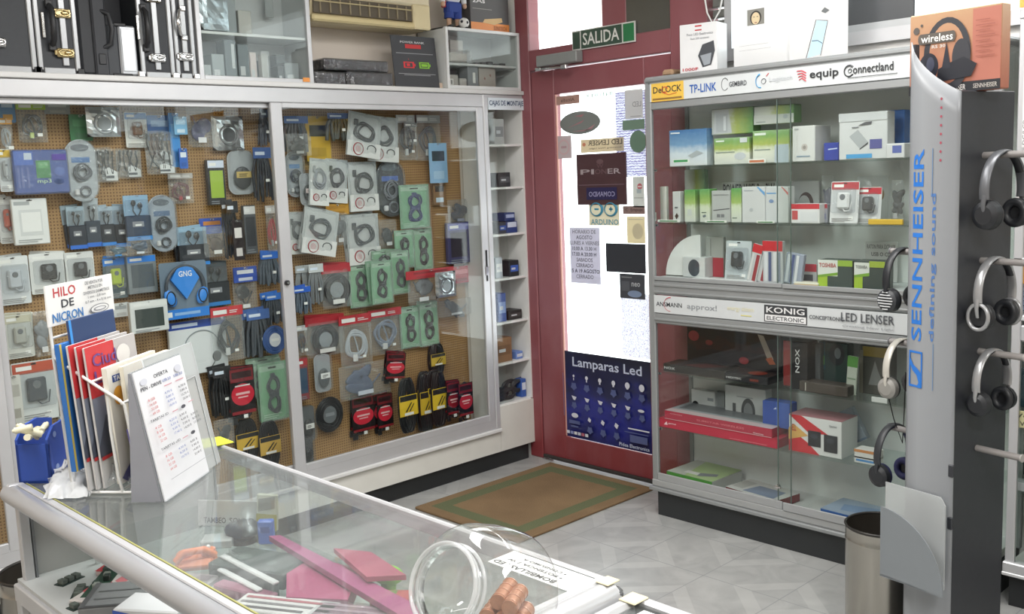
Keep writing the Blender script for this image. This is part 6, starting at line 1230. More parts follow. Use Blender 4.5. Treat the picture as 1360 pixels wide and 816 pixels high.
def cy(x): u = (x + TWW) / TWW; return .010 - .012 * (1 - (2 * u - 1) ** 2) - .0012
def curved(b):      # push print onto the bowed panel
    b.v = [(x, y + cy(x), z) for x, y, z in b.v]; return b
BLW = P('#2f78d0', .45)
b = MB(); b.text('SENNHEISER', -.138, 1.022, -.101, 1.570, 0, BLW, rot=1)
# logo: square frame with a slanted wave
lx, lz = -.144, .886
b.box(lx, -.001, lz, lx + .048, 0, lz + .006, BLW).box(lx, -.001, lz + .10, lx + .048, 0, lz + .106, BLW).box(lx, -.001, lz, lx + .004, 0, lz + .106, BLW).box(lx + .044, -.001, lz, lx + .048, 0, lz + .106, BLW)
b.poly([(lx + x * .048, -.0015, lz + z * .106) for x, z in ((.92, 0), (.92, .42), (.75, .5), (.35, .62), (.1, .8), (.08, 1), (.08, .62), (.3, .46), (.62, .34), (.78, .15), (.6, 0))][::-1], BLW)
curved(b).obj('blue_lettering', tw)
b = MB(); b.text('defining sound', -.076, 1.025, -.056, 1.445, 0, P('#4f78b4', .5), rot=1); b.box(-.0735, -.001, 1.44, -.072, 0, 1.57, '#6d8fb8').box(-.062, -.001, .885, -.0605, 0, 1.02, '#6d8fb8'); curved(b).obj('script_lettering', tw)
for k in range(8):
    b = MB(); b.disc((-.050, 0, 1.703 - k * .0238), .0032, .0038, P('#a8485a', .5), 12); curved(b).obj('red_dot', tw)
b = MB()
PEGZ = dict(r=[1.545, 1.252, .992, .708], l=[1.265, .985, .712])
PM = P('#8e8a88', .45)
for z in PEGZ['r']: MB().cyl((0, .12, z), (.135, .12, z), .0095, .0095, PM, 14).cyl((.135, .12, z), (.139, .12, z), .0115, .0115, P('#a5a19e', .4), 14).obj('peg', tw)
for z in PEGZ['l']: MB().cyl((-TWW + .006, .12, z), (-TWW - .14, .12, z), .0095, .0095, PM, 14).cyl((-TWW - .14, .12, z), (-TWW - .144, .12, z), .0115, .0115, P('#77777a', .4), 14).obj('peg', tw)
# leaflet pocket at the foot of the front
lp = thing('leaflet_pocket', 'grey quarter-round leaflet pocket fixed low on the tower front', 'leaflet holder', (TX, TY, 0), TROT)
GP = P('#7f8488', .42)
MB().prism([(x, -.012, z) for x, z in [(-.205, .583), (-.02, .583), (-.004, .56), (-.004, .31), (-.205, .42)]], (0, -.004, 0), ACR2).obj('back_plate', lp)
pts = [(-.153 + .207 * math.sin(a * PI / 28), .333 + .207 * math.cos(a * PI / 28)) for a in range(15)] + [(-.153, .327)]
MB().prism([(x, -.105, z) for x, z in pts], (0, .004, 0), GP).obj('front_plate', lp)
b = MB(); b.prism([(-.153, -.105, .33), (.05, -.105, .33), (-.004, -.016, .33), (-.19, -.016, .33)], (0, 0, .004), GP); b.obj('floor_plate', lp)
# headphones
def headphones(label, side, z, band, cup, pad, scale=1.0, drop=.0, open_cup=False, grill=False, dist=.075, cable=False, spin=0):
    lxp = dist if side == 'r' else -TWW - dist
    Mx = Matrix.Translation((TX, TY, 0)) @ Matrix.Rotation(TROT, 4, 'Z')
    p = Mx @ Vector((lxp, .12, z + .0105))
    t = thing('headphones', label, 'headphones', p, TROT + PI / 2 + R(spin))
    s = scale; Rr = .078 * s; Hh = .095 * s
    BM, CM, PM_ = M_(band), M_(cup), M_(pad)
    # the band hangs over the peg: arc in local XZ, peg along local Y
    arc = [(Rr * math.cos(a), 0, -Hh + Hh * math.sin(a)) for a in [R(-12) + k * R(204) / 26 for k in range(27)]]
    MB().tube(arc, .0135 * s, BM, n=10, flat=.3, up=(0, 1, 0)).obj('headband', t)
    MB().tube([(x * .955, y, (z_ + Hh) * .955 - Hh) for x, y, z_ in arc[5:22]], .011 * s, PM_, n=8, flat=.4, up=(0, 1, 0)).obj('band_cushion', t)
    for sx in (-1, 1):
        q = MB().tube([(sx * Rr, 0, -Hh - .01), (sx * (Rr + .004), 0, -Hh - .035 * s), (sx * (Rr - .002), 0, -Hh - .06 * s)], [.008 * s, .006 * s, .005 * s], BM, n=8, flat=.5, up=(0, 1, 0)); q.obj('yoke', t)
        cz = -Hh - .058 * s; cx = sx * (Rr - .016 * s)
        q = MB()
        if open_cup: q.ring((cx + sx * .012 * s, 0, cz), .029 * s, .034 * s, .0055 * s, BM, axis='x', N=26, n=8); q.cyl((cx, 0, cz), (cx + sx * .010 * s, 0, cz), .030 * s, .024 * s, CM, 24)
        else: q.cyl((cx - sx * .004, 0, cz), (cx + sx * .012 * s, 0, cz), .036 * s, .034 * s, CM, 26).cyl((cx + sx * .012 * s, 0, cz), (cx + sx * .019 * s, 0, cz), .034 * s, .022 * s, CM, 26)
        if grill:
            for k in range(-3, 4): q.tube([(cx + sx * .019 * s, -.026 * s * math.cos(k * .4), cz + k * .0085 * s), (cx + sx * .021 * s, 0, cz + k * .0085 * s), (cx + sx * .019 * s, .026 * s * math.cos(k * .4), cz + k * .0085 * s)], .002, '#c9cbcc', n=6)
        c = q.obj('ear_cup', t)
        q = MB(); q.ring((cx - sx * .010 * s, 0, cz), .024 * s, .026 * s, .011 * s, PM_, axis='x', N=24, n=10); q.cyl((cx - sx * .008 * s, 0, cz), (cx - sx * .004 * s, 0, cz), .024 * s, .024 * s, BLACK, 20); q.obj('ear_cushion', t)
    if cable:
        MB().tube([(-Rr * .8, 0, -Hh - .09 * s), (-.02, .01, -Hh - .16), (.01, 0, -Hh - .24), (.03, .01, -Hh - .15), (.035, .01, -.02 - Hh)], .0018, BLACK, n=6).obj('lead', t)
    return t
SB_ = P('#a9aaac', .28, .5); BH_ = P('#24262a', .4)
headphones('black headphones with thin silver rim, topmost on the right side of the tower', 'r', 1.545, P('#6c6e72', .35, .4), BH_, BH_, 1.12, dist=.06)
headphones('silver-banded headphones with open ring cups, second down on the right side', 'r', 1.252, SB_, BH_, BH_, 1.04, open_cup=True, dist=.044)
headphones('silver-banded headphones with black cups, lowest pair on the right side', 'r', .992, SB_, BH_, BH_, .97, dist=.042)
headphones('black headphones with silver ribbed cup, topmost on the left side of the tower', 'l', 1.265, BH_, P('#3c3e42', .4), BH_, 1.0, grill=True, dist=.10, cable=False)
headphones('pale silver headphones hanging in the middle on the left side of the tower', 'l', .985, P('#c9c6bd', .35, .2), P('#8f8d88', .4), P('#3a3a3c', .6), .94, dist=.10, cable=True)
headphones('black headphones with dark blue cushions, lowest on the left side of the tower', 'l', .712, P('#303236', .4), P('#26282c', .4), P('#22244e', .7), 1.0, dist=.125)
# carton on the tower
OR = ramp_mat('carton_orange', [(0, '#a8644e'), (.4, '#b47a60'), (1, '#b89370')], .45)
Mx = Matrix.Translation((TX, TY, 0)) @ Matrix.Rotation(TROT, 4, 'Z')
p = Mx @ Vector((-.068, .075, TH))
CWD = .132
b = MB().cbox(-CWD, 0, 0, CWD, .05, .225, OR, .003)
DKH = P('#35363c', .5)
b.art([('r', .70, .10, .995, .97, P('#b3705f', .45)), ('r', 0, 0, 1, .12, '#2a2b30'), ('e', .08, .80, .035, .045, '#5a5450'), ('e', .14, .86, .014, .018, '#5a5450'), ('t', .72, .03, .97, .085, 'SENNHEISER', '#b9b4ae'), ('t', .50, .02, .64, .09, 'LASER', '#d8d4d0'),
       ('e', .43, .46, .26, .46, DKH), ('e', .43, .48, .195, .37, OR), ('e', .23, .34, .11, .17, '#2c2e38'), ('e', .25, .37, .045, .09, '#4a4e60'), ('e', .59, .42, .10, .22, DKH), ('p', [(.32, .14), (.70, .18), (.76, .32), (.62, .42), (.45, .36), (.34, .3)], '#24262e'), ('p', [(.38, .3), (.43, .62), (.48, .3)], '#2c2e38'),
       ('r', .14, .62, .50, .75, '#5c5650'), ('e', .14, .685, .03, .065, '#5c5650'), ('e', .50, .685, .03, .065, '#5c5650'), ('t', .145, .64, .50, .735, 'wireless', '#ecebe8'), ('t', .27, .56, .42, .60, 'RS 30', '#d8d4ce')] + [('r', .75, .40 + .06 * k, .95 - .05 * (k % 2), .412 + .06 * k, '#9c5c4e') for k in range(8)], -CWD, 0, CWD, .225, 0)
b.obj('headphone_carton', None, p, TROT + R(6)); tag(bpy.data.objects['headphone_carton'], 'orange carton reading wireless with black headphones picture, on top of the tower', 'box')
# steel bins
def bin_(label, x, y, rad=.11, h=.44):
    t = thing('waste_bin', label, 'bin', (x, y, 0)); STB = P('#aaa69e', .25, .9, var=.03)
    prof = [(rad - .012, .0), (rad - .004, .004), (rad - .002, .02), (rad, h - .05), (rad + .0015, h - .046), (rad, h - .042), (rad, h - .004), (rad + .002, h), (rad - .001, h + .002), (rad - .003, h - .002)]
    MB().lathe(prof, STB, 56).obj('drum', t)
    MB().lathe([(rad - .003, h - .002), (rad - .004, h - .02), (rad - .006, .01), (0, .008)], P('#5c5750', .35, .7), 56).obj('inner_bucket', t)
    MB().lathe([(rad + .001, h - .006), (rad + .004, h), (rad, h + .004), (rad - .004, h), (rad - .003, h - .006)], P('#3c3a38', .35, .5), 56).obj('rim', t)
bin_('brushed steel waste bin standing between the brand cabinet and the tower', 2.955, 1.412, .111, .386)
bin_('dark-rimmed steel bin at the left picture edge beside the counter', .93, 3.02, .12, .44)

# ================================================================ SECOND CABINET right of the tower
c2 = thing('grey_cabinet', 'aluminium cabinet with grey glass at the right picture edge behind the tower', 'cabinet', (3.45, 1.21, 0), RB)
b = MB(); w = 1.3
b.cbox(0, 0, .12, .03, .02, 2.0, ALU, .003); b.cbox(w - .03, 0, .12, w, .02, 2.0, ALU, .003); b.cbox(0, -.004, 1.97, w, .25, 2.0, ALU, .003)
b.cbox(.03, -.004, .93, w - .03, .03, .985, ALU, .005); b.cbox(.03, -.008, 1.0, w - .03, .03, 1.018, P('#e0e2e4', .3, .3), .003); b.cbox(-.004, -.012, .115, w, .03, .165, ALU, .004); b.cbox(-.004, -.016, .118, w, .0, .13, P('#d5d6d7', .35, .2), .002); b.obj('frame', c2)
MB().box(.005, .24, .13, w - .005, .25, 1.97, P('#bfc1be', .6)).obj('back_panel', c2)
MB().box(.01, .02, 0, w - .01, .25, .115, P('#232527', .4)).obj('plinth', c2)
MB().box(.005, .02, .12, w - .005, .24, .15, P('#b9bbb8', .5)).obj('deck', c2)
for z in (.46, .70, 1.02): MB().cbox(.005, .022, z - .008, w - .005, .238, z, SHELFGLASS if z < 1 else P('#c3c5c6', .4), .001).obj('shelf', c2)
MB().box(.03, .006, .165, w - .03, .010, .93, GLASS).obj('glass_pane', c2)
def RC(name, label, cat, x0, x1, z0, z1, y, d, m, art=()):
    b = MB().cbox(0, 0, 0, x1 - x0, d, z1 - z0, M_(m), .002); b.art(list(art), 0, 0, x1 - x0, z1 - z0, 0)
    o = b.obj(name, None, (3.45 + y, 1.21 - x0, z0), RB); return tag(o, label, cat)
RC('orange_strip', 'orange shelf edge strip high at the right picture edge', 'strip', .0, .5, 1.985, 2.03, -.01, .004, '#e0a04a'); bpy.data.objects['orange_strip'].location.z = 2.003
b = MB().box(0, 0, 0, .3, .003, .40, P('#e6e7e6', .6)); art = []
for k in range(9):
    for j in range(4): art.append(('r', .12 + .2 * j, .9 - .1 * k, .2 + .2 * j + .01 * (k % 3), .913 - .1 * k, '#4a4c50'))
b.art(art + [('v', .02, .02, .06, .22, 'DC/LCR', '#7a7c80')], 0, 0, .3, .40, 0)
tag(b.obj('price_list', None, (3.440, 1.19, 1.565), RB), 'white sheet with rows of short dark marks right of the tower top', 'price list')
RC('cable_card', 'small blue and white packs above the yellow strip right of the tower', 'pack', .02, .12, 1.42, 1.56, .03, .03, '#b4bccb', [('r', .1, .5, .9, .8, '#4a62a8'), ('r', .1, .1, .9, .3, '#e4e6ea')])
RC('yellow_strip', 'amber yellow shelf strip right of the tower', 'strip', .0, .4, 1.335, 1.40, -.012, .006, '#dba83c')
t = thing('reflector_lamp', 'round chrome reflector lamp standing right of the tower', 'lamp', (3.50, 1.14, 1.27), RB)
MB().lathe([(.012, .05), (.02, .046), (.045, .02), (.058, .0), (.062, -.002), (.062, .002)], CHROME, 36, Matrix.Rotation(R(90), 4, 'X')).obj('reflector', t); MB().ell((0, .0, 0), .014, .014, .014, P('#e8e6d8', .3), 14, 10).obj('bulb', t); MB().box(-.04, .03, -.0635, .04, .06, -.058, P('#d0d0d0', .4)).cyl((0, .045, -.06), (0, .045, -.0), .006, .006, CHROME, 10).obj('stand', t)
RC('shelf_board', 'white shelf board below the round chrome lamp', 'shelf', 0, .5, 1.19, 1.207, .0, .2, '#cfd1d2')
RC('orange_card', 'orange card under the white shelf board right of the tower', 'card', .01, .12, 1.12, 1.185, .01, .01, '#d89a3e')
t = thing('wire_mesh_tray', 'pale blue wire mesh tray, light behind it painted pale, right of the tower', 'tray', (3.47, 1.20, 1.03), RB)
q = MB()
for k in range(9): q.box(.014 * k, 0, 0, .014 * k + .003, .003, .085, '#3a4a78')
for k in range(6): q.box(0, -.001, .016 * k, .12, .002, .016 * k + .003, '#3a4a78')
q.obj('mesh', t); MB().box(0, .01, 0, .12, .012, .085, '#c3d4ee').obj('painted_backlight', t)  # pale sheet colour stands in for light behind the mesh
RC('video_box', 'dark teal box lettered VIDEO behind the glass right of the tower', 'box', .015, .2, .70, .83, .04, .08, '#2f4650', [('t', .08, .7, .6, .85, 'VIDEO', '#b9c4c8'), ('e', .35, .45, .2, .08, '#c08a3c')])
RC('price_tag', 'cream price tag with VGA lettering below the teal box', 'label', .0, .16, .635, .693, .012, .003, '#d8cda0', [('t', .1, .55, .6, .85, 'VGA', '#5a564c'), ('t', .2, .12, .8, .4, 'VGA - 3E', '#5a564c')])
RC('black_device', 'round black webcam on the lower shelf right of the tower', 'webcam', .03, .09, .46, .52, .06, .05, '#26282b')
RC('magenta_pack', 'long pack with magenta band on the lower shelf right of the tower', 'pack', .01, .25, .385, .415, .03, .05, '#c4c4c8', [('r', .25, .1, .9, .9, '#8a3a6c')]); bpy.data.objects['magenta_pack'].location.z = .41
MB().cbox(.005, .022, .402, w - .005, .238, .41, SHELFGLASS, .001).obj('shelf', c2)
# ================================================================ GLASS COUNTER (top at z = .90)
CX0, CX1, CY0, CY1, CT = .665, 1.148, .972, 2.352, .90
gc = thing('glass_counter', 'glass-topped shop counter with thick rounded aluminium rail, in the foreground', 'counter')
RAIL = P('#b4b6ba', .3, .45, var=.03)
TOPG = MB().box(CX0 + .03, CY0 + .03, CT - .006, CX1 - .008, CY1 - .01, CT, TOPGLASS); TOPG.obj('glass_top', gc)
def rail(p0, p1, r, z, name, caps=False):
    b = MB(); b.tube([p0, p1], r, RAIL, n=24); o = b.obj(name, gc); return o
q = MB(); q.tube([(CX0 + .008, CY0 + .01, CT - .020), (CX0 + .008, CY1, CT - .020)], .021, RAIL, n=28); q.cbox(CX0 + .020, CY0 + .01, CT - .008, CX0 + .036, CY1, CT + .001, ALU, .002); q.box(CX0 + .036, CY0 + .03, CT - .004, CX0 + .039, CY1 - .01, CT + .0015, P('#9c9a5c', .5)); q.obj('front_rail', gc)
MB().cbox(CX1 - .012, CY0 + .02, CT - .03, CX1, CY1, CT + .004, ALU, .003).obj('back_rail', gc)
q = MB(); q.tube([(CX0 + .01, CY0 + .016, CT - .022), (CX1 - .012, CY0 + .016, CT - .022)], .026, P('#c3c4c6', .28, .35), n=24); q.cbox(CX0 + .03, CY0 + .028, CT - .004, CX1 - .012, CY0 + .044, CT + .003, ALU, .002); q.obj('end_rail', gc)
MB().cbox(CX0, CY1 - .02, CT - .03, CX1, CY1, CT + .003, ALU, .003).obj('end_rail', gc)
q = MB().cbox(CX1 - .022, CY0 - .008, CT - .04, CX1 + .001, CY0 + .03, CT - .002, P('#8b8d90', .2, .8), .008); q.obj('corner_cap', gc)
q = MB().cbox(CX1 - .03, CY0 + .004, CT + .004, CX1 + .0, CY0 + .03, CT + .0065, P('#d8cfae', .7), .003); q.obj('cream_tape', gc)
MB().ell((CX0 + .008, CY1, CT - .020), .021, .008, .021, P('#c4c5c8', .35, .3), 24, 12).obj('rail_end_cap', gc)
for (x, y) in ((CX0 + .012, CY1 - .03), (CX1 - .024, CY1 - .03), (CX1 - .024, CY0 + .01), (CX0 + .012, CY0 + .01)):
    MB().cbox(x, y, .66, x + .022, y + .022, CT - .03, ALU, .002).cbox(x + .024, y + .002, .66, x + .030, y + .02, CT - .03, P('#7c7f82', .4, .3), .001).obj('post', gc)
MB().box(CX1 - .008, CY0 + .03, .68, CX1 - .004, CY1 - .02, CT - .02, GLASS).obj('front_glass', gc)
MB().box(CX0 + .034, CY1 - .012, .68, CX1 - .02, CY1 - .008, CT - .02, P('#a9aaa8', .5)).obj('end_panel', gc)
WBX = P('#c9cac7', .5)
q = MB(); q.box(CX0 + .004, CY0 + .01, .66, CX1, CY1, .68, P('#c3c5c4', .5)); q.obj('interior_deck', gc)
q = MB(); q.box(CX0 + .014, CY0 + .014, .02, CX1 - .004, CY1 - .004, .66, WBX); q.obj('base_cabinet', gc)
q = MB()
for y in (CY0 + .01, 1.42, 1.88, CY1 - .03): q.cbox(CX0 - .004, y, .02, CX0 + .016, y + .03, .66, ALU, .003)
q.cbox(CX0 - .006, CY0 + .01, .63, CX0 + .016, CY1, .672, ALU, .003); q.obj('base_frame', gc)
b = MB().box(1.070, 1.0, CT + .0004, 1.132, 1.20, CT + .0014, P('#dcdedc', .6))
def ft(s, xa, xb, y0, y1, m): # text upright for a reader at +x: baseline at larger x, runs towards +y
    v, f, a, bb, c, d = text_geo(s)
    b.add([(xb + (xa - xb) * (py - c) / (d - c), y0 + (y1 - y0) * (px - a) / (bb - a), CT + .0019) for px, py, _ in v], f, m)
ft('BOMBILLAS LED', 1.075, 1.087, 1.055, 1.195, '#33363a'); ft('* POTENCIA 7 W', 1.096, 1.104, 1.055, 1.18, '#4a4c50'); ft('* CONSUMO A', 1.112, 1.119, 1.06, 1.16, '#4a4c50')
b.disc((0, 0, 0), .022, .02, '#b4c0bc', M=Matrix.Translation((1.100, 1.026, CT + .0017)) @ Matrix.Rotation(-PI / 2, 4, 'X'))
tag(b.obj('bulb_notice', None), 'white notice about bulbs lying at the far right end of the glass counter', 'notice')
# second counter
g2 = thing('side_counter', 'second glass counter, only its far corner visible at the bottom edge', 'counter')
MB().box(.70, .3, CT - .02, 1.128, .925, CT - .014, TOPGLASS).obj('glass_top', g2)
q = MB(); q.cbox(1.128, .3, CT - .04, 1.146, .950, CT - .006, ALU, .003); q.cbox(.70, .925, CT - .04, 1.128, .950, CT - .006, P('#c3c4c6', .3, .35), .006); q.obj('frame', g2)
MB().cbox(1.108, .915, CT - .006, 1.143, .947, CT - .003, P('#d8cfae', .7), .003).obj('cream_tape', g2)
MB().box(.71, .31, .02, 1.14, .94, CT - .045, WBX).obj('base_cabinet', g2)
b = MB().box(1.0, .55, CT - .0136, 1.118, .905, CT - .0126, P('#e4e5e4', .6))
v, f, a, bb, c, d = text_geo('electronica.es')
b.add([(1.052 + (1.015 - 1.052) * (py - c) / (d - c) + .035, .62 + .245 * (px - a) / (bb - a), CT - .0122) for px, py, _ in v], f, '#4a4c50')
tag(b.obj('web_notice', None), 'white notice ending in a.es on the second counter', 'notice')

# ---- things inside the counter (deck z = .68)
DZ = .68
def IN(name, label, cat, x, y, w, d, h, m, rz=0, rx=0, ry=0, art=(), top=(), z=DZ):
    b = MB().cbox(-w / 2, -d / 2, 0, w / 2, d / 2, h, M_(m), .003); b.art(list(art), -w / 2, 0, w / 2, h, -d / 2)
    if top: b.art(list(top), -w / 2, -d / 2, w / 2, d / 2, 0, M=Matrix(((1, 0, 0, 0), (0, 0, 1, 0), (0, -1, 0, h), (0, 0, 0, 1))))
    o = b.obj(name, None, (x, y, z)); o.rotation_euler = (R(rx), R(ry), R(rz)); return tag(o, label, cat)
PINK = P('#a84a70', .45)
SZ_ = .742
MB().cbox(.815, 1.05, SZ_ - .008, CX1 - .012, CY1 - .02, SZ_, SHELFGLASS, .001).obj('inner_glass_shelf', gc)
q = MB()
for x, y in ((.83, 1.1), (.83, 1.7), (.83, 2.3), (1.12, 1.1), (1.12, 1.7), (1.12, 2.3)): q = MB().cyl((x, y, .68), (x, y, SZ_ - .008), .006, .006, CHROME, 12).obj('shelf_foot', gc)
def PX(name, label, cat, pts, z, h, m, top=None):
    """irregular flat thing with thickness, from its footprint in metres"""
    q = MB(); c = Vector((sum(p[0] for p in pts) / len(pts), sum(p[1] for p in pts) / len(pts), z))
    q.prism([(x - c.x, y - c.y, 0) for x, y in pts], (0, 0, h), M_(m)); o = q.obj(name, None, c); return tag(o, label, cat)
PX('magenta_box', 'magenta carton lying in the middle of the counter shelf', 'box', [(1.043, 1.807), (1.086, 1.602), (.985, 1.50), (.915, 1.60)], SZ_, .032, PINK)
PX('pink_case', 'long magenta phone case leaning over the magenta carton towards the jar', 'phone case', [(1.041, 1.875), (1.06, 1.86), (1.035, 1.36), (1.0, 1.29), (.985, 1.31)], SZ_ + .036, .012, P('#a4507c', .4))
PX('pink_flap', 'folded coral pink wallet case near the front glass of the counter', 'phone case', [(1.073, 1.673), (1.111, 1.597), (1.085, 1.45), (1.03, 1.50)], SZ_ + .052, .010, P('#b25a70', .45))
t = thing('film_wrapped_pack', 'film-wrapped mauve pack with stripes between the magenta carton and the jar', 'pack', (.955, 1.43, SZ_), R(-60))
q = MB().cbox(-.09, -.05, 0, .09, .05, .03, P('#8c6a78', .5), .003)
for k in range(5): q.box(-.085, -.045 + .02 * k, .0302, .085, -.037 + .02 * k, .031, '#b39aa4')
q.obj('carton', t); q = MB(); q.cbox(-.094, -.054, 0, .094, .054, .034, DOME, .005); q.obj('film_wrap', t)
t = thing('striped_carton', 'long white carton with dark printed lines at the near side of the counter shelf', 'box', (.895, 1.575, SZ_), R(-62))
q = MB().cbox(-.10, -.035, 0, .10, .035, .03, P('#cfcdcc', .5), .002)
for k, c_ in enumerate(('#5a5658', '#7a7678', '#a86068')): q.box(-.09, -.025 + .02 * k, .0302, .05 + .01 * k, -.017 + .02 * k, .031, c_)
q.obj('carton', t)
IN('mauve_carton', 'thin dark mauve carton along the near side of the counter shelf', 'box', .895, 1.72, .15, .03, .022, '#8e5068', -75, z=SZ_)
IN('device_case', 'dark green circuit case between the silver bars and the magenta carton', 'device', .975, 1.80, .19, .10, .035, '#3f4d4a', -68, top=[('r', .05, .05, .95, .95, '#46524e'), ('e', .3, .5, .08, .15, '#68746e'), ('e', .7, .4, .06, .12, '#5c6a64')], z=SZ_)
for k, (p0, p1, zz) in enumerate((((.925, 1.869), (.931, 1.656), .036), ((.905, 1.84), (.905, 1.68), .022))):
    q = MB(); c = Vector(((p0[0] + p1[0]) / 2, (p0[1] + p1[1]) / 2, SZ_)); L = abs(p0[1] - p1[1])
    q.cbox(-.007, -L / 2, zz, .007, L / 2, zz + .006, P('#eceded', .15, .3), .002).box(-.006, -L / 2 + .002, 0, .006, L / 2 - .002, zz, P('#4c5a57', .4)); o = q.obj('silver_bar', None, c)
    tag(o, ['raised bright silver bar beside the dark green circuit case', 'lower bright silver bar next to the raised one in the counter'][k], 'bar')
IN('name_card', 'upright white name card lettered in black, leaning inside the counter', 'card', 1.075, 2.128, .15, .003, .062, '#cdd0cf', -54, art=[('t', .1, .12, .48, .34, 'TAMBEO', '#4a4c50'), ('t', .54, .12, .96, .34, 'SOUND', '#4a4c50')], rx=-8, z=SZ_)
t = thing('webcam', 'black rounded webcam in front of the name card in the counter', 'webcam', (1.05, 2.005, SZ_), R(-40))
MB().cyl((0, 0, 0), (0, 0, .01), .03, .026, BLACK, 20).obj('base', t); MB().ell((0, 0, .030), .042, .028, .022, P('#2e3034', .4), 18, 12).obj('body', t)
IN('blue_carton', 'small bright blue carton standing beside the black webcam', 'box', 1.08, 1.955, .035, .02, .055, '#4a6fc8', -45, art=[('r', .2, .5, .8, .75, '#2f4a9c')], z=SZ_)
IN('yellow_card', 'white and olive-yellow pack leaning near the front glass of the counter', 'pack', 1.125, 2.03, .055, .010, .085, '#c9cbb8', -62, art=[('r', 0, 0, 1, .45, '#a9a24c'), ('p', [(.1, .5), (.9, .62), (.9, .95), (.1, .85)], '#8a8a80')], rx=-8, z=SZ_)
IN('white_carton', 'white flat carton near the webcam inside the counter', 'box', 1.0, 2.03, .07, .05, .02, '#b9bcba', -38, z=SZ_)
t = thing('orange_gadget', 'orange plastic clip toy with round ends inside the counter', 'toy', (.905, 1.945, SZ_), R(-35))
q = MB(); ORG = P('#d8743a', .4); q.cbox(-.042, -.026, 0, .042, .026, .024, ORG, .01); q.tube([(-.038, -.018, .024), (-.02, -.018, .042), (.02, -.01, .042), (.04, .0, .024)], .008, ORG, n=10); q.cyl((.025, .01, .022), (.025, .01, .036), .017, .015, ORG, 18).ell((-.025, .01, .026), .018, .016, .012, ORG, 14, 8); q.obj('body', t)
MB().ell((.025, .01, .04), .005, .005, .005, P('#e8e8e6', .4), 10, 8).obj('knob', t)
IN('clear_tray', 'shallow grey tray with dark oddments below the orange toy', 'tray', .862, 1.86, .08, .05, .014, '#8f8c8c', -60, top=[('r', .1, .1, .4, .5, '#5a4a5a'), ('r', .5, .3, .9, .8, '#70686c')], z=SZ_)
t = thing('green_toy', 'lime green frog-like toy clip beside the jar inside the counter', 'toy', (1.105, 1.535, SZ_ + .02), R(-60))
GRN = P('#86c83c', .45)
q = MB().ell((0, 0, .012), .032, .02, .02, GRN, 18, 12); q.ell((-.03, .008, .008), .022, .015, .012, GRN, 14, 10); q.obj('body', t); MB().ell((.014, -.016, .022), .007, .005, .007, P('#4c6a3c', .4), 12, 8).obj('eye', t); MB().cyl((0, 0, -.02), (0, 0, .0), .014, .016, P('#6aa034', .5), 14).obj('foot', t)
IN('coral_box', 'coral red box seen through and beside the jar mouth in the counter', 'box', 1.045, 1.445, .07, .06, .035, '#b85a58', -50, top=[('r', .1, .1, .9, .4, '#a84a68'), ('r', .3, .5, .6, .9, '#6a8a4a')], z=SZ_)
# left end, seen under the rail
t = thing('circuit_board', 'green and black circuit board lying at the left end of the counter deck', 'circuit board', (.80, 2.17, DZ), R(50))
q = MB().box(-.11, -.02, .012, .11, .02, .015, P('#2f4a3c', .5))
for k in range(9): q.cbox(-.1 + .023 * k, -.015 + .008 * (k % 3), .015, -.085 + .023 * k, -.002 + .008 * (k % 3), .024 + .004 * (k % 2), P(['#26302c', '#8a8f88', '#3c4a44'][k % 3], .5), .001)
q.box(-.11, -.02, 0, -.10, .02, .012, BLACK).box(.1, -.02, 0, .11, .02, .012, BLACK); q.obj('board', t)
for k, (x, y, a) in enumerate(((.745, 2.245, 20), (.735, 2.16, 60), (.715, 2.09, 10))):
    t = thing('module', ['small dark relay module, farthest of three at the counter end', 'dark relay module, middle of three at the counter end', 'dark relay module nearest the counter edge'][k], 'module', (x, y, DZ), R(a))
    MB().box(-.03, -.014, 0, .03, .014, .002, P('#33403c', .5)).obj('board', t)
    q = MB(); [q.cbox(-.026 + .018 * j, -.01, .002, -.012 + .018 * j, .008, .012, P('#5c645e', .5), .001) for j in range(3)]; q.obj('chip', t)
IN('red_white_pack', 'red and white pack, the one lying farthest under the counter rail', 'pack', .86, 2.23, .11, .07, .012, '#c9b9b6', 35, top=[('r', 0, .2, .6, 1, '#b83c44'), ('r', .7, .2, .9, .6, '#e0dcd8')])
IN('red_white_pack', 'red and white pack in the middle, with a pink diagonal, under the rail', 'pack', .775, 2.115, .15, .07, .014, '#d0c9c6', 30, top=[('p', [(0, 0), (.5, 0), (.8, 1), (.3, 1)], '#c4505a'), ('p', [(.6, .1), (.9, .1), (.95, .5), (.7, .5)], '#cf7a80')])
IN('red_white_pack', 'red and white pack behind the grey storage case under the rail', 'pack', .90, 2.12, .16, .07, .014, '#c9c0bc', 20, top=[('r', .1, .3, .5, 1, '#b8444c')])
IN('storage_case', 'flat grey storage case with dark rim at the left end of the counter deck', 'case', .79, 2.00, .19, .13, .03, '#7d7f80', -38, top=[('r', .0, .0, 1, .08, '#4a4b4c'), ('r', .0, .0, .06, 1, '#5a5b5c'), ('r', .1, .3, .9, .34, '#6e7071'), ('r', .1, .6, .9, .64, '#6e7071')])
IN('striped_box', 'white box with a royal blue diagonal band under the counter rail', 'box', .775, 1.86, .14, .08, .055, '#cfd0d2', -55, art=[('p', [(0, .75), (0, .95), (1, .55), (1, .35)], '#3c5cb4'), ('v', .06, .2, .14, .6, 'USB', '#3c5cb4')])
IN('black_gadget', 'black gadget beside the white box with the blue band', 'device', .82, 1.66, .08, .05, .05, '#2a2a2e', -50, art=[('r', .2, .3, .6, .6, '#8a8a90')])
IN('white_carton', 'white carton at the bottom edge right of the blue-banded box', 'box', .765, 1.60, .12, .08, .03, '#c9c9c8', -50)

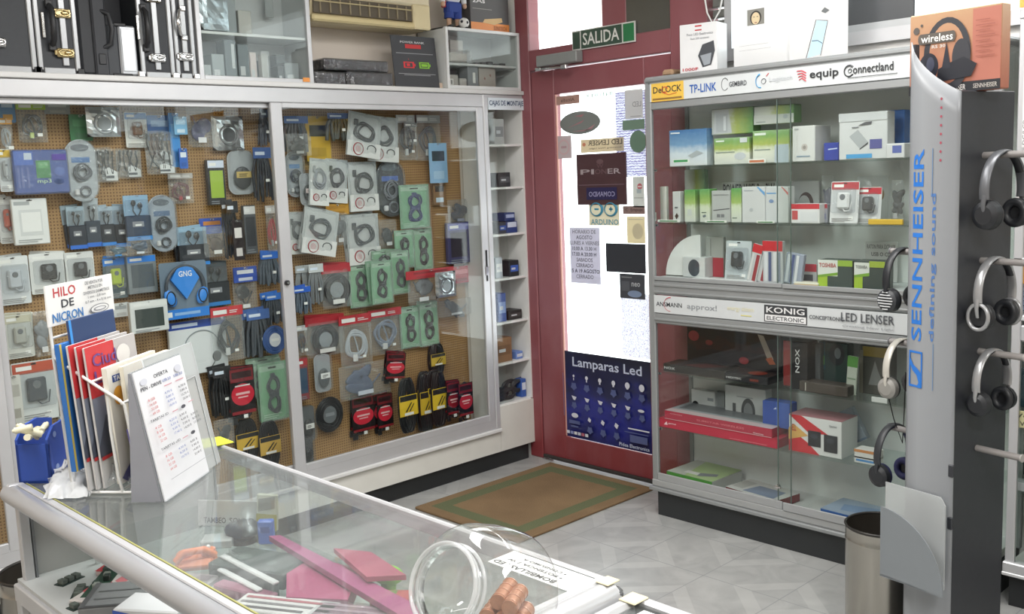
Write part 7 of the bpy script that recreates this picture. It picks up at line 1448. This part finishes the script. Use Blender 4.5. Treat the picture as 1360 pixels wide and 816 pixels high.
# ================================================================ ON THE COUNTER
# price sign: A4 sheet in an acrylic stand
B1, B2 = Vector((.852, 1.950, CT)), Vector((1.016, 2.078, CT))
ux = (B2 - B1).normalized(); ang = math.atan2(ux.y, ux.x); LEAN = .17
t = thing('price_sign', 'leaning white price sheet headed OFERTA PEN DRIVE in a clear stand', 'sign', B1, ang)
SW, SH = .208, .276
Ml = Matrix.Rotation(-LEAN, 4, 'X')
b = MB(); b.box(0, 0, 0, SW, .003, SH, P('#dedfe2', .5), Ml)
rr = random.Random(3)
red, blu, blk = '#c87a7c', '#7a86b8', '#4a4a52'
art = [('t', .36, .905, .66, .935, 'OFERTA', '#44464e'), ('t', .06, .845, .48, .872, 'PEN - DRIVE', '#44464e'), ('t', .5, .85, .68, .872, 'USB 2.0', blu), ('t', .74, .85, .94, .872, 'USB 3.0', blu), ('e', .14, .91, .07, .025, '#c9cbd4'), ('e', .86, .91, .07, .03, '#c9cbd4'), ('r', .5, .815, .66, .822, '#c88a94'), ('r', .74, .815, .92, .822, '#c88a94')]
rows = [('8 GB', '4,70 E', '6,70 E', ''), ('16 GB', '5,80 E', '7,80 E', ''), ('32 GB', '8,90 E', '12,70 E', ''), ('64 GB', '18,00 E', '20,00 E', '')]
z = .755
for r_ in rows:
    art += [('t', .12, z, .26, z + .02, r_[0], red), ('t', .46, z, .62, z + .02, r_[1], blu), ('t', .76, z, .92, z + .02, r_[2], blk)]; z -= .034
art += [('t', .03, .60, .40, .625, 'TARJETAS SD', blk), ('r', .48, .605, .6, .612, '#c88a94'), ('e', .72, .61, .05, .014, blk), ('r', .84, .62, .96, .626, '#c88a94')]; z = .545
for r_ in [('4 GB', '4,20 E', '3,90 E', ''), ('8 GB', '5,50 E', '4,60 E', '5,90 E'), ('16 GB', '9,00 E', '7,00 E', '8,00 E'), ('32 GB', '17,40 E', '14,20 E', '17,00 E')]:
    art += [('t', .07, z, .2, z + .02, r_[0], red), ('t', .36, z, .52, z + .02, r_[1], blu), ('t', .58, z, .74, z + .02, r_[2], blk)] + ([('t', .8, z, .96, z + .02, r_[3], blk)] if r_[3] else []); z -= .034
art += [('t', .03, .375, .44, .40, 'TARJETAS uSD', blk), ('e', .72, .39, .05, .014, blk), ('r', .48, .385, .6, .391, '#c88a94')]; z = .32
for r_ in [('8 GB', '4,30 E', '4,85 E'), ('16 GB', '8,20 E', '7,90 E'), ('32 GB', '10,70 E', '14,00 E'), ('64 GB', '', '22,40 E')]:
    art += [('t', .07, z, .2, z + .02, r_[0], red)] + ([('t', .34, z, .5, z + .02, r_[1], blu)] if r_[1] else []) + [('t', .6, z, .76, z + .02, r_[2], blk)]; z -= .034
art += [('r', .03, .155, .97, .159, '#9a9ca4')]
b.art(art, 0, 0, SW, SH, 0, M=Ml); b.obj('price_sheet', t)
b = MB(); b.box(-.003, -.0022, -.0, SW + .003, -.0012, SH + .004, ACR, Ml) if False else None
b.box(-.004, .0035, 0, SW + .004, .0065, SH + .003, ACR, Ml); b.box(-.004, -.004, 0, SW + .004, .02, .003, ACR)
b.obj('acrylic_stand', t)
b = MB(); b.prism([(-.003, .005, .0), (-.003, .050, .272), (-.003, .056, .272), (-.003, .074, .0)], (.003, 0, 0), P('#94969e', .4)); b.prism([(0, .074, 0), (0, .056, .272), (0, .053, .272), (0, .071, 0)], (.05, 0, 0), ACR2); b.obj('side_support', t)
b = MB(); b.box(.07, .012, 0, .295, .015, .292, ACR2, Ml); b.tube([Ml @ Vector(p_) for p_ in ((.07, .0135, 0), (.07, .0135, .292), (.295, .0135, .292), (.295, .0135, 0))], .0018, P('#b4b8ba', .3), n=6); b.tube([Ml @ Vector(p_) for p_ in ((.10, .011, .0), (.10, .011, .215), (.272, .011, .215), (.272, .011, 0))], .0014, P('#aeb2b4', .3), n=5); b.obj('back_panel', t)
# yellow note on the far rail
b = MB().prism([(0, 0, 0), (.13, .01, 0), (.11, .05, .01), (.0, .05, .014)], (0, 0, .0015), P('#d8e03a', .5)); o = b.obj('yellow_note', None, (1.04, 2.255, CT + .006), R(-8)); tag(o, 'fluorescent yellow paper at the far end of the counter', 'paper')
# brochure rack: white wire, side profile stepped; local x to the right, y to the back
RA = R(38); RO = Vector((.843, 2.038, CT))
t = thing('brochure_rack', 'white wire brochure rack standing on the far end of the counter', 'rack', RO, RA)
WW = P('#e6e6e3', .35)
RWD = .215
for x in (0, RWD):
    MB().tube([(x, 0, .004), (x, .003, .03), (x, .024, .196), (x, .035, .206), (x, .16, .288), (x, .174, .30), (x, .175, .365)], .0034, WW, n=8).tube([(x, 0, .004), (x, .147, .004), (x, .16, .01), (x, .174, .30)], .0034, WW, n=8).obj('side_wire', t)
for y, z in ((0, .004), (.147, .004), (.03, .198), (.095, .245), (.158, .287), (.175, .34)):
    MB().tube([(0, y, z), (RWD, y, z)], .003, WW, n=8).obj('cross_wire', t)
for y, z in ((.055, .01), (.105, .01)): MB().tube([(0, y, .004), (RWD, y, .004)], .003, WW, n=8).obj('cross_wire', t)
MB().tube([(.0, .045, .004), (-.004, .05, .04), (.0, .06, .14), (.004, .062, .215)], .0034, WW, n=8).obj('inner_wire', t)
b = MB().box(-.018, .166, .366, .242, .169, .452, P('#e4e4e2', .5))
b.art([('t', .10, .68, .42, .92, 'HILO', '#b83a40'), ('t', .20, .40, .38, .60, 'DE', '#33363c'), ('t', .06, .07, .50, .30, 'NICRON', '#3a7cbc'), ('t', .56, .84, .84, .93, 'DE VENTA POR', '#77787c'), ('t', .60, .72, .82, .80, 'METROS EN', '#77787c'), ('t', .52, .59, .93, .67, 'DIVERSOS DIAMETROS', '#66676c'), ('t', .58, .47, .86, .55, '1 mm - 0,8 mm', '#66676c'), ('t', .53, .35, .94, .43, '0,7 mm - 4 x 0,16 mm', '#66676c'),
       ('e', .74, .17, .15, .12, '#7a7c80'), ('e', .74, .17, .135, .10, '#e4e4e2'), ('e', .74, .17, .10, .055, '#8a8c90'), ('e', .74, .17, .08, .035, '#e4e4e2')], -.018, .366, .242, .452, .166)
o = b.obj('wire_sign', None, RO, RA); tag(o, 'white sign reading HILO DE NICRON on top of the brochure rack', 'sign')
def RK(name, label, cat, x0, x1, y, z0, z1, th, m, art=(), lean=-.10):
    b = MB().cbox(0, 0, 0, x1 - x0, th, z1 - z0, M_(m), .001); b.art(list(art), 0, 0, x1 - x0, z1 - z0, 0)
    Mx = Matrix.Translation(RO) @ Matrix.Rotation(RA, 4, 'Z'); o = b.obj(name, None, Mx @ Vector((x0, y, z0))); o.rotation_euler = (lean, 0, RA); return tag(o, label, cat)
RK('blue_folder', 'blue-covered folder with yellow edge at the back left of the brochure rack', 'folder', -.02, .10, .135, .055, .33, .012, '#2f6cb4', [('r', 0, 0, .06, 1, '#c8b45a')], -.04)
RK('blue_folder', 'dark navy booklet with blue spine behind the red brochures', 'booklet', .018, .20, .128, .05, .375, .006, '#2c4068', [('r', 0, 0, .05, 1, '#3f8fd8'), ('p', [(.3, .6), (.9, .68), (.9, .6), (.5, .5)], '#5a7094')], -.05)
bro = [('r', 0, 0, 1, .22, '#dcdcdc'), ('r', 0, .64, .55, 1, '#c63a3e'), ('r', .55, .64, 1, 1, '#b7b3b2'), ('r', 0, .22, 1, .64, '#7d8494'), ('p', [(0, .3), (.2, .5), (.5, .45), (1, .6), (1, .22), (0, .22)], '#555a68'),
       ('t', .10, .85, .80, .94, 'Ciudad', '#6a4a8a'), ('t', .10, .73, .76, .82, 'Lineal', '#6a4a8a'), ('t', .2, .68, .5, .71, 'Somos', '#e8c0c0'), ('e', .7, .88, .14, .07, '#d8d6d2'), ('r', 0, .2, 1, .225, '#c63a3e'), ('p', [(.3, .1), (.55, .17), (.8, .12), (.5, .04)], '#4a4a50'), ('p', [(.34, .1), (.55, .155), (.75, .12), (.5, .055)], '#dcdcdc'), ('t', .42, .095, .66, .12, 'CASSA', '#4a4a50')]
for k in range(3):
    RK('red_brochure', ['red Ciudad Lineal brochure, front copy in the wire rack', 'red Ciudad Lineal brochure, middle copy in the wire rack', 'red Ciudad Lineal brochure, rear copy in the wire rack'][k], 'brochure', .0 - .008 * k, .205 - .008 * k, .085 + .013 * k, .012, .318 + .004 * k, .005, '#c8c6c4', bro, -.06)
cat_ = [('r', 0, 0, 1, 1, '#e2dfd6'), ('r', .08, .86, .24, .92, '#2f4a8a'), ('t', .1, .87, .22, .91, 'TA', '#e8e8e8'), ('e', .16, .74, .1, .08, '#d89a38'), ('p', [(.0, .05), (.5, .3), (.6, .2), (.1, .0)], '#5a5a8a')]
RK('catalogue', 'cream catalogue with a small blue logo at the front of the rack', 'catalogue', .002, .212, .046, .022, .275, .012, '#e4e0d4', cat_, -.05)
RK('catalogue', 'second cream catalogue standing right in front of the other in the rack', 'catalogue', .030, .235, .024, .02, .272, .010, '#ded8c6', cat_, -.05)
RK('purple_magazine', 'curled violet magazine low in the front of the rack', 'magazine', .012, .16, .010, .008, .14, .004, '#6a64a0', [('r', .0, 0, 1, .1, '#a8a4c8'), ('p', [(0, .3), (.9, .1), (1, .2), (0, .45)], '#b8b4d0'), ('p', [(0, .6), (1, .4), (1, .5), (0, .75)], '#4a4480')], -.14)
# thin white bag draped at the foot of the rack
def drape(name, label, cat, pts, hts, m, seed, n=12):
    rr = random.Random(seed); P00, P10, P11, P01 = [Vector((*p, 0)) for p in pts]; vs = []
    for j in range(n + 1):
        for i in range(n + 1):
            u, v = i / n, j / n; q = (P00 * (1 - u) + P10 * u) * (1 - v) + (P01 * (1 - u) + P11 * u) * v
            h = hts * math.sin(PI * min(1, max(0, v))) ** .6 * math.sin(PI * min(1, max(.0, u * .9 + .1))) ** .5
            vs.append((q.x + rr.uniform(-.006, .006), q.y + rr.uniform(-.006, .006), CT + .003 + max(0, h * rr.uniform(.45, 1.15))))
    N = n + 1; b = MB(); b.add(vs, [(j * N + i, j * N + i + 1, (j + 1) * N + i + 1, (j + 1) * N + i) for j in range(n) for i in range(n)], m, True); o = b.obj(name); return tag(o, label, cat)
drape('thin_plastic_bag', 'crumpled thin white plastic bag at the foot of the brochure rack', 'bag', [(.683, 2.172), (.755, 2.10), (.87, 2.30), (.80, 2.36)], .05, TISSUE, 5)
drape('clear_plastic_bag', 'crumpled clear plastic bag between the rack wires', 'bag', [(.775, 2.125), (.84, 2.06), (.87, 2.15), (.81, 2.2)], .055, BAG, 8)
# blue desk caddy with cream plugs
t = thing('blue_caddy', 'royal blue plastic holder with round holes at the counter end', 'holder', (.742, 2.285, CT), R(42))
BP = P('#2c4ea6', .4); pts = [(0, 0), (.14, 0), (.15, .115), (.09, .13), (.03, .125), (.0, .10)]
b = MB(); b.prism([(x, 0, z) for x, z in pts], (0, .006, 0), BP); b.prism([(x, .07, z) for x, z in pts], (0, .006, 0), BP); b.box(0, 0, 0, .14, .076, .006, BP); b.box(0, 0, 0, .006, .076, .09, BP); b.obj('body', t)
b = MB()
for x, z in ((.03, .105), (.085, .06), (.03, .03)): b.disc((x, -.0008, z), .007, .007, P('#8fa2d0', .5), 16)
b.obj('hole', t)
CRM = P('#ddd8bc', .5); rr = random.Random(4)
for k in range(8):
    x, y, z = .0 + .018 * (k % 4) + rr.uniform(-.005, .005), .04 + .012 * (k // 4), .11 + rr.uniform(0, .025); a = rr.uniform(0, PI)
    p0 = Vector((.742, 2.285, CT)) + Matrix.Rotation(R(42), 3, 'Z') @ Vector((x - .02, y - .01, z)); d_ = Vector((math.cos(a) * .02, math.sin(a) * .014, rr.uniform(-.006, .012)))
    b = MB().cyl(-d_, d_, .0075, .0075, CRM, 10).cyl(d_, d_ * 1.25, .004, .004, CRM, 8); o = b.obj('wall_plug', None, p0); tag(o, 'cream plastic plug in the heap on the blue holder', 'plug', 'cream plugs heaped on the blue holder')
# ---- candy jar
def jar():
    r3 = cam.matrix_world.to_3x3(); rx, uy, fz = r3.col[0], r3.col[1], -r3.col[2]
    O = Vector((.812, 1.005, .998)); n_ = Vector((-.898, -.093, .43)).normalized()
    t = thing('plastic_jar', 'clear plastic candy jar with a round tilted mouth on the near counter end', 'jar', (.90, .985, CT))
    a = n_.orthogonal().normalized(); bb = n_.cross(a)
    def lat(prof, m, clampz=True):
        q = MB(); N = 56; vs = []
        for r_, s in prof:
            for i in range(N):
                p = O - n_ * s + (a * math.cos(2 * PI * i / N) + bb * math.sin(2 * PI * i / N)) * r_
                if p.z < CT + .0015: p.z = CT + .0015
                vs.append(p - Vector((.90, .985, CT)))
        q.add(vs, [(j * N + i, j * N + (i + 1) % N, (j + 1) * N + (i + 1) % N, (j + 1) * N + i) for j in range(len(prof) - 1) for i in range(N)], m, True); return q
    prof = [(.054, .0), (.053, .022)]
    for k in range(1, 9): an = k / 8 * PI / 2; prof.append((.053 + .040 * math.sin(an), .022 + .036 * (1 - math.cos(an))))
    prof += [(.096, .085), (.096, .13)]
    for k in range(1, 8): an = k / 7 * PI / 2; prof.append((.068 + .028 * math.cos(an), .13 + .028 * math.sin(an)))
    prof.append((0, .160))
    lat(prof, JAR).obj('body', t)
    q = MB()
    for s, rr_, th in ((0, .0575, .0032), (.010, .0555, .0022), (.020, .0575, .003)):
        q.tube([O - n_ * s + (a * math.cos(2 * PI * i / 56) + bb * math.sin(2 * PI * i / 56)) * rr_ - Vector((.90, .985, CT)) for i in range(56)], th, glassy('jar_rim', (.93, .94, .94), .05, 1.6, haze=.35), True, 8)
    q.obj('rim', t)
    CU = P('#b88468', .3, .4, var=.25, scale=80); rr = random.Random(2)
    k = 0
    for lvl in range(3):
        for c in range(4 - lvl):
            yy = .935 + c * .026 + lvl * .013; zz = CT + .016 + lvl * .022; xx = .90 + rr.uniform(-.01, .01)
            d_ = Vector((math.cos(.5 + rr.uniform(-.1, .1)), math.sin(.5), .0)) * .030
            b = MB().cyl(-d_, d_, .0115, .0115, CU, 16)
            for e in (-.9, -.3, .3, .9): b.cyl(d_ * e * .98, d_ * (e + .06), .0122, .0122, P('#d8a890', .25, .5), 16)
            o = b.obj('copper_roll', None, (xx, yy, zz)); tag(o, 'copper-coloured wrapped roll inside the clear plastic jar', 'roll', 'copper rolls in the plastic jar')
jar()
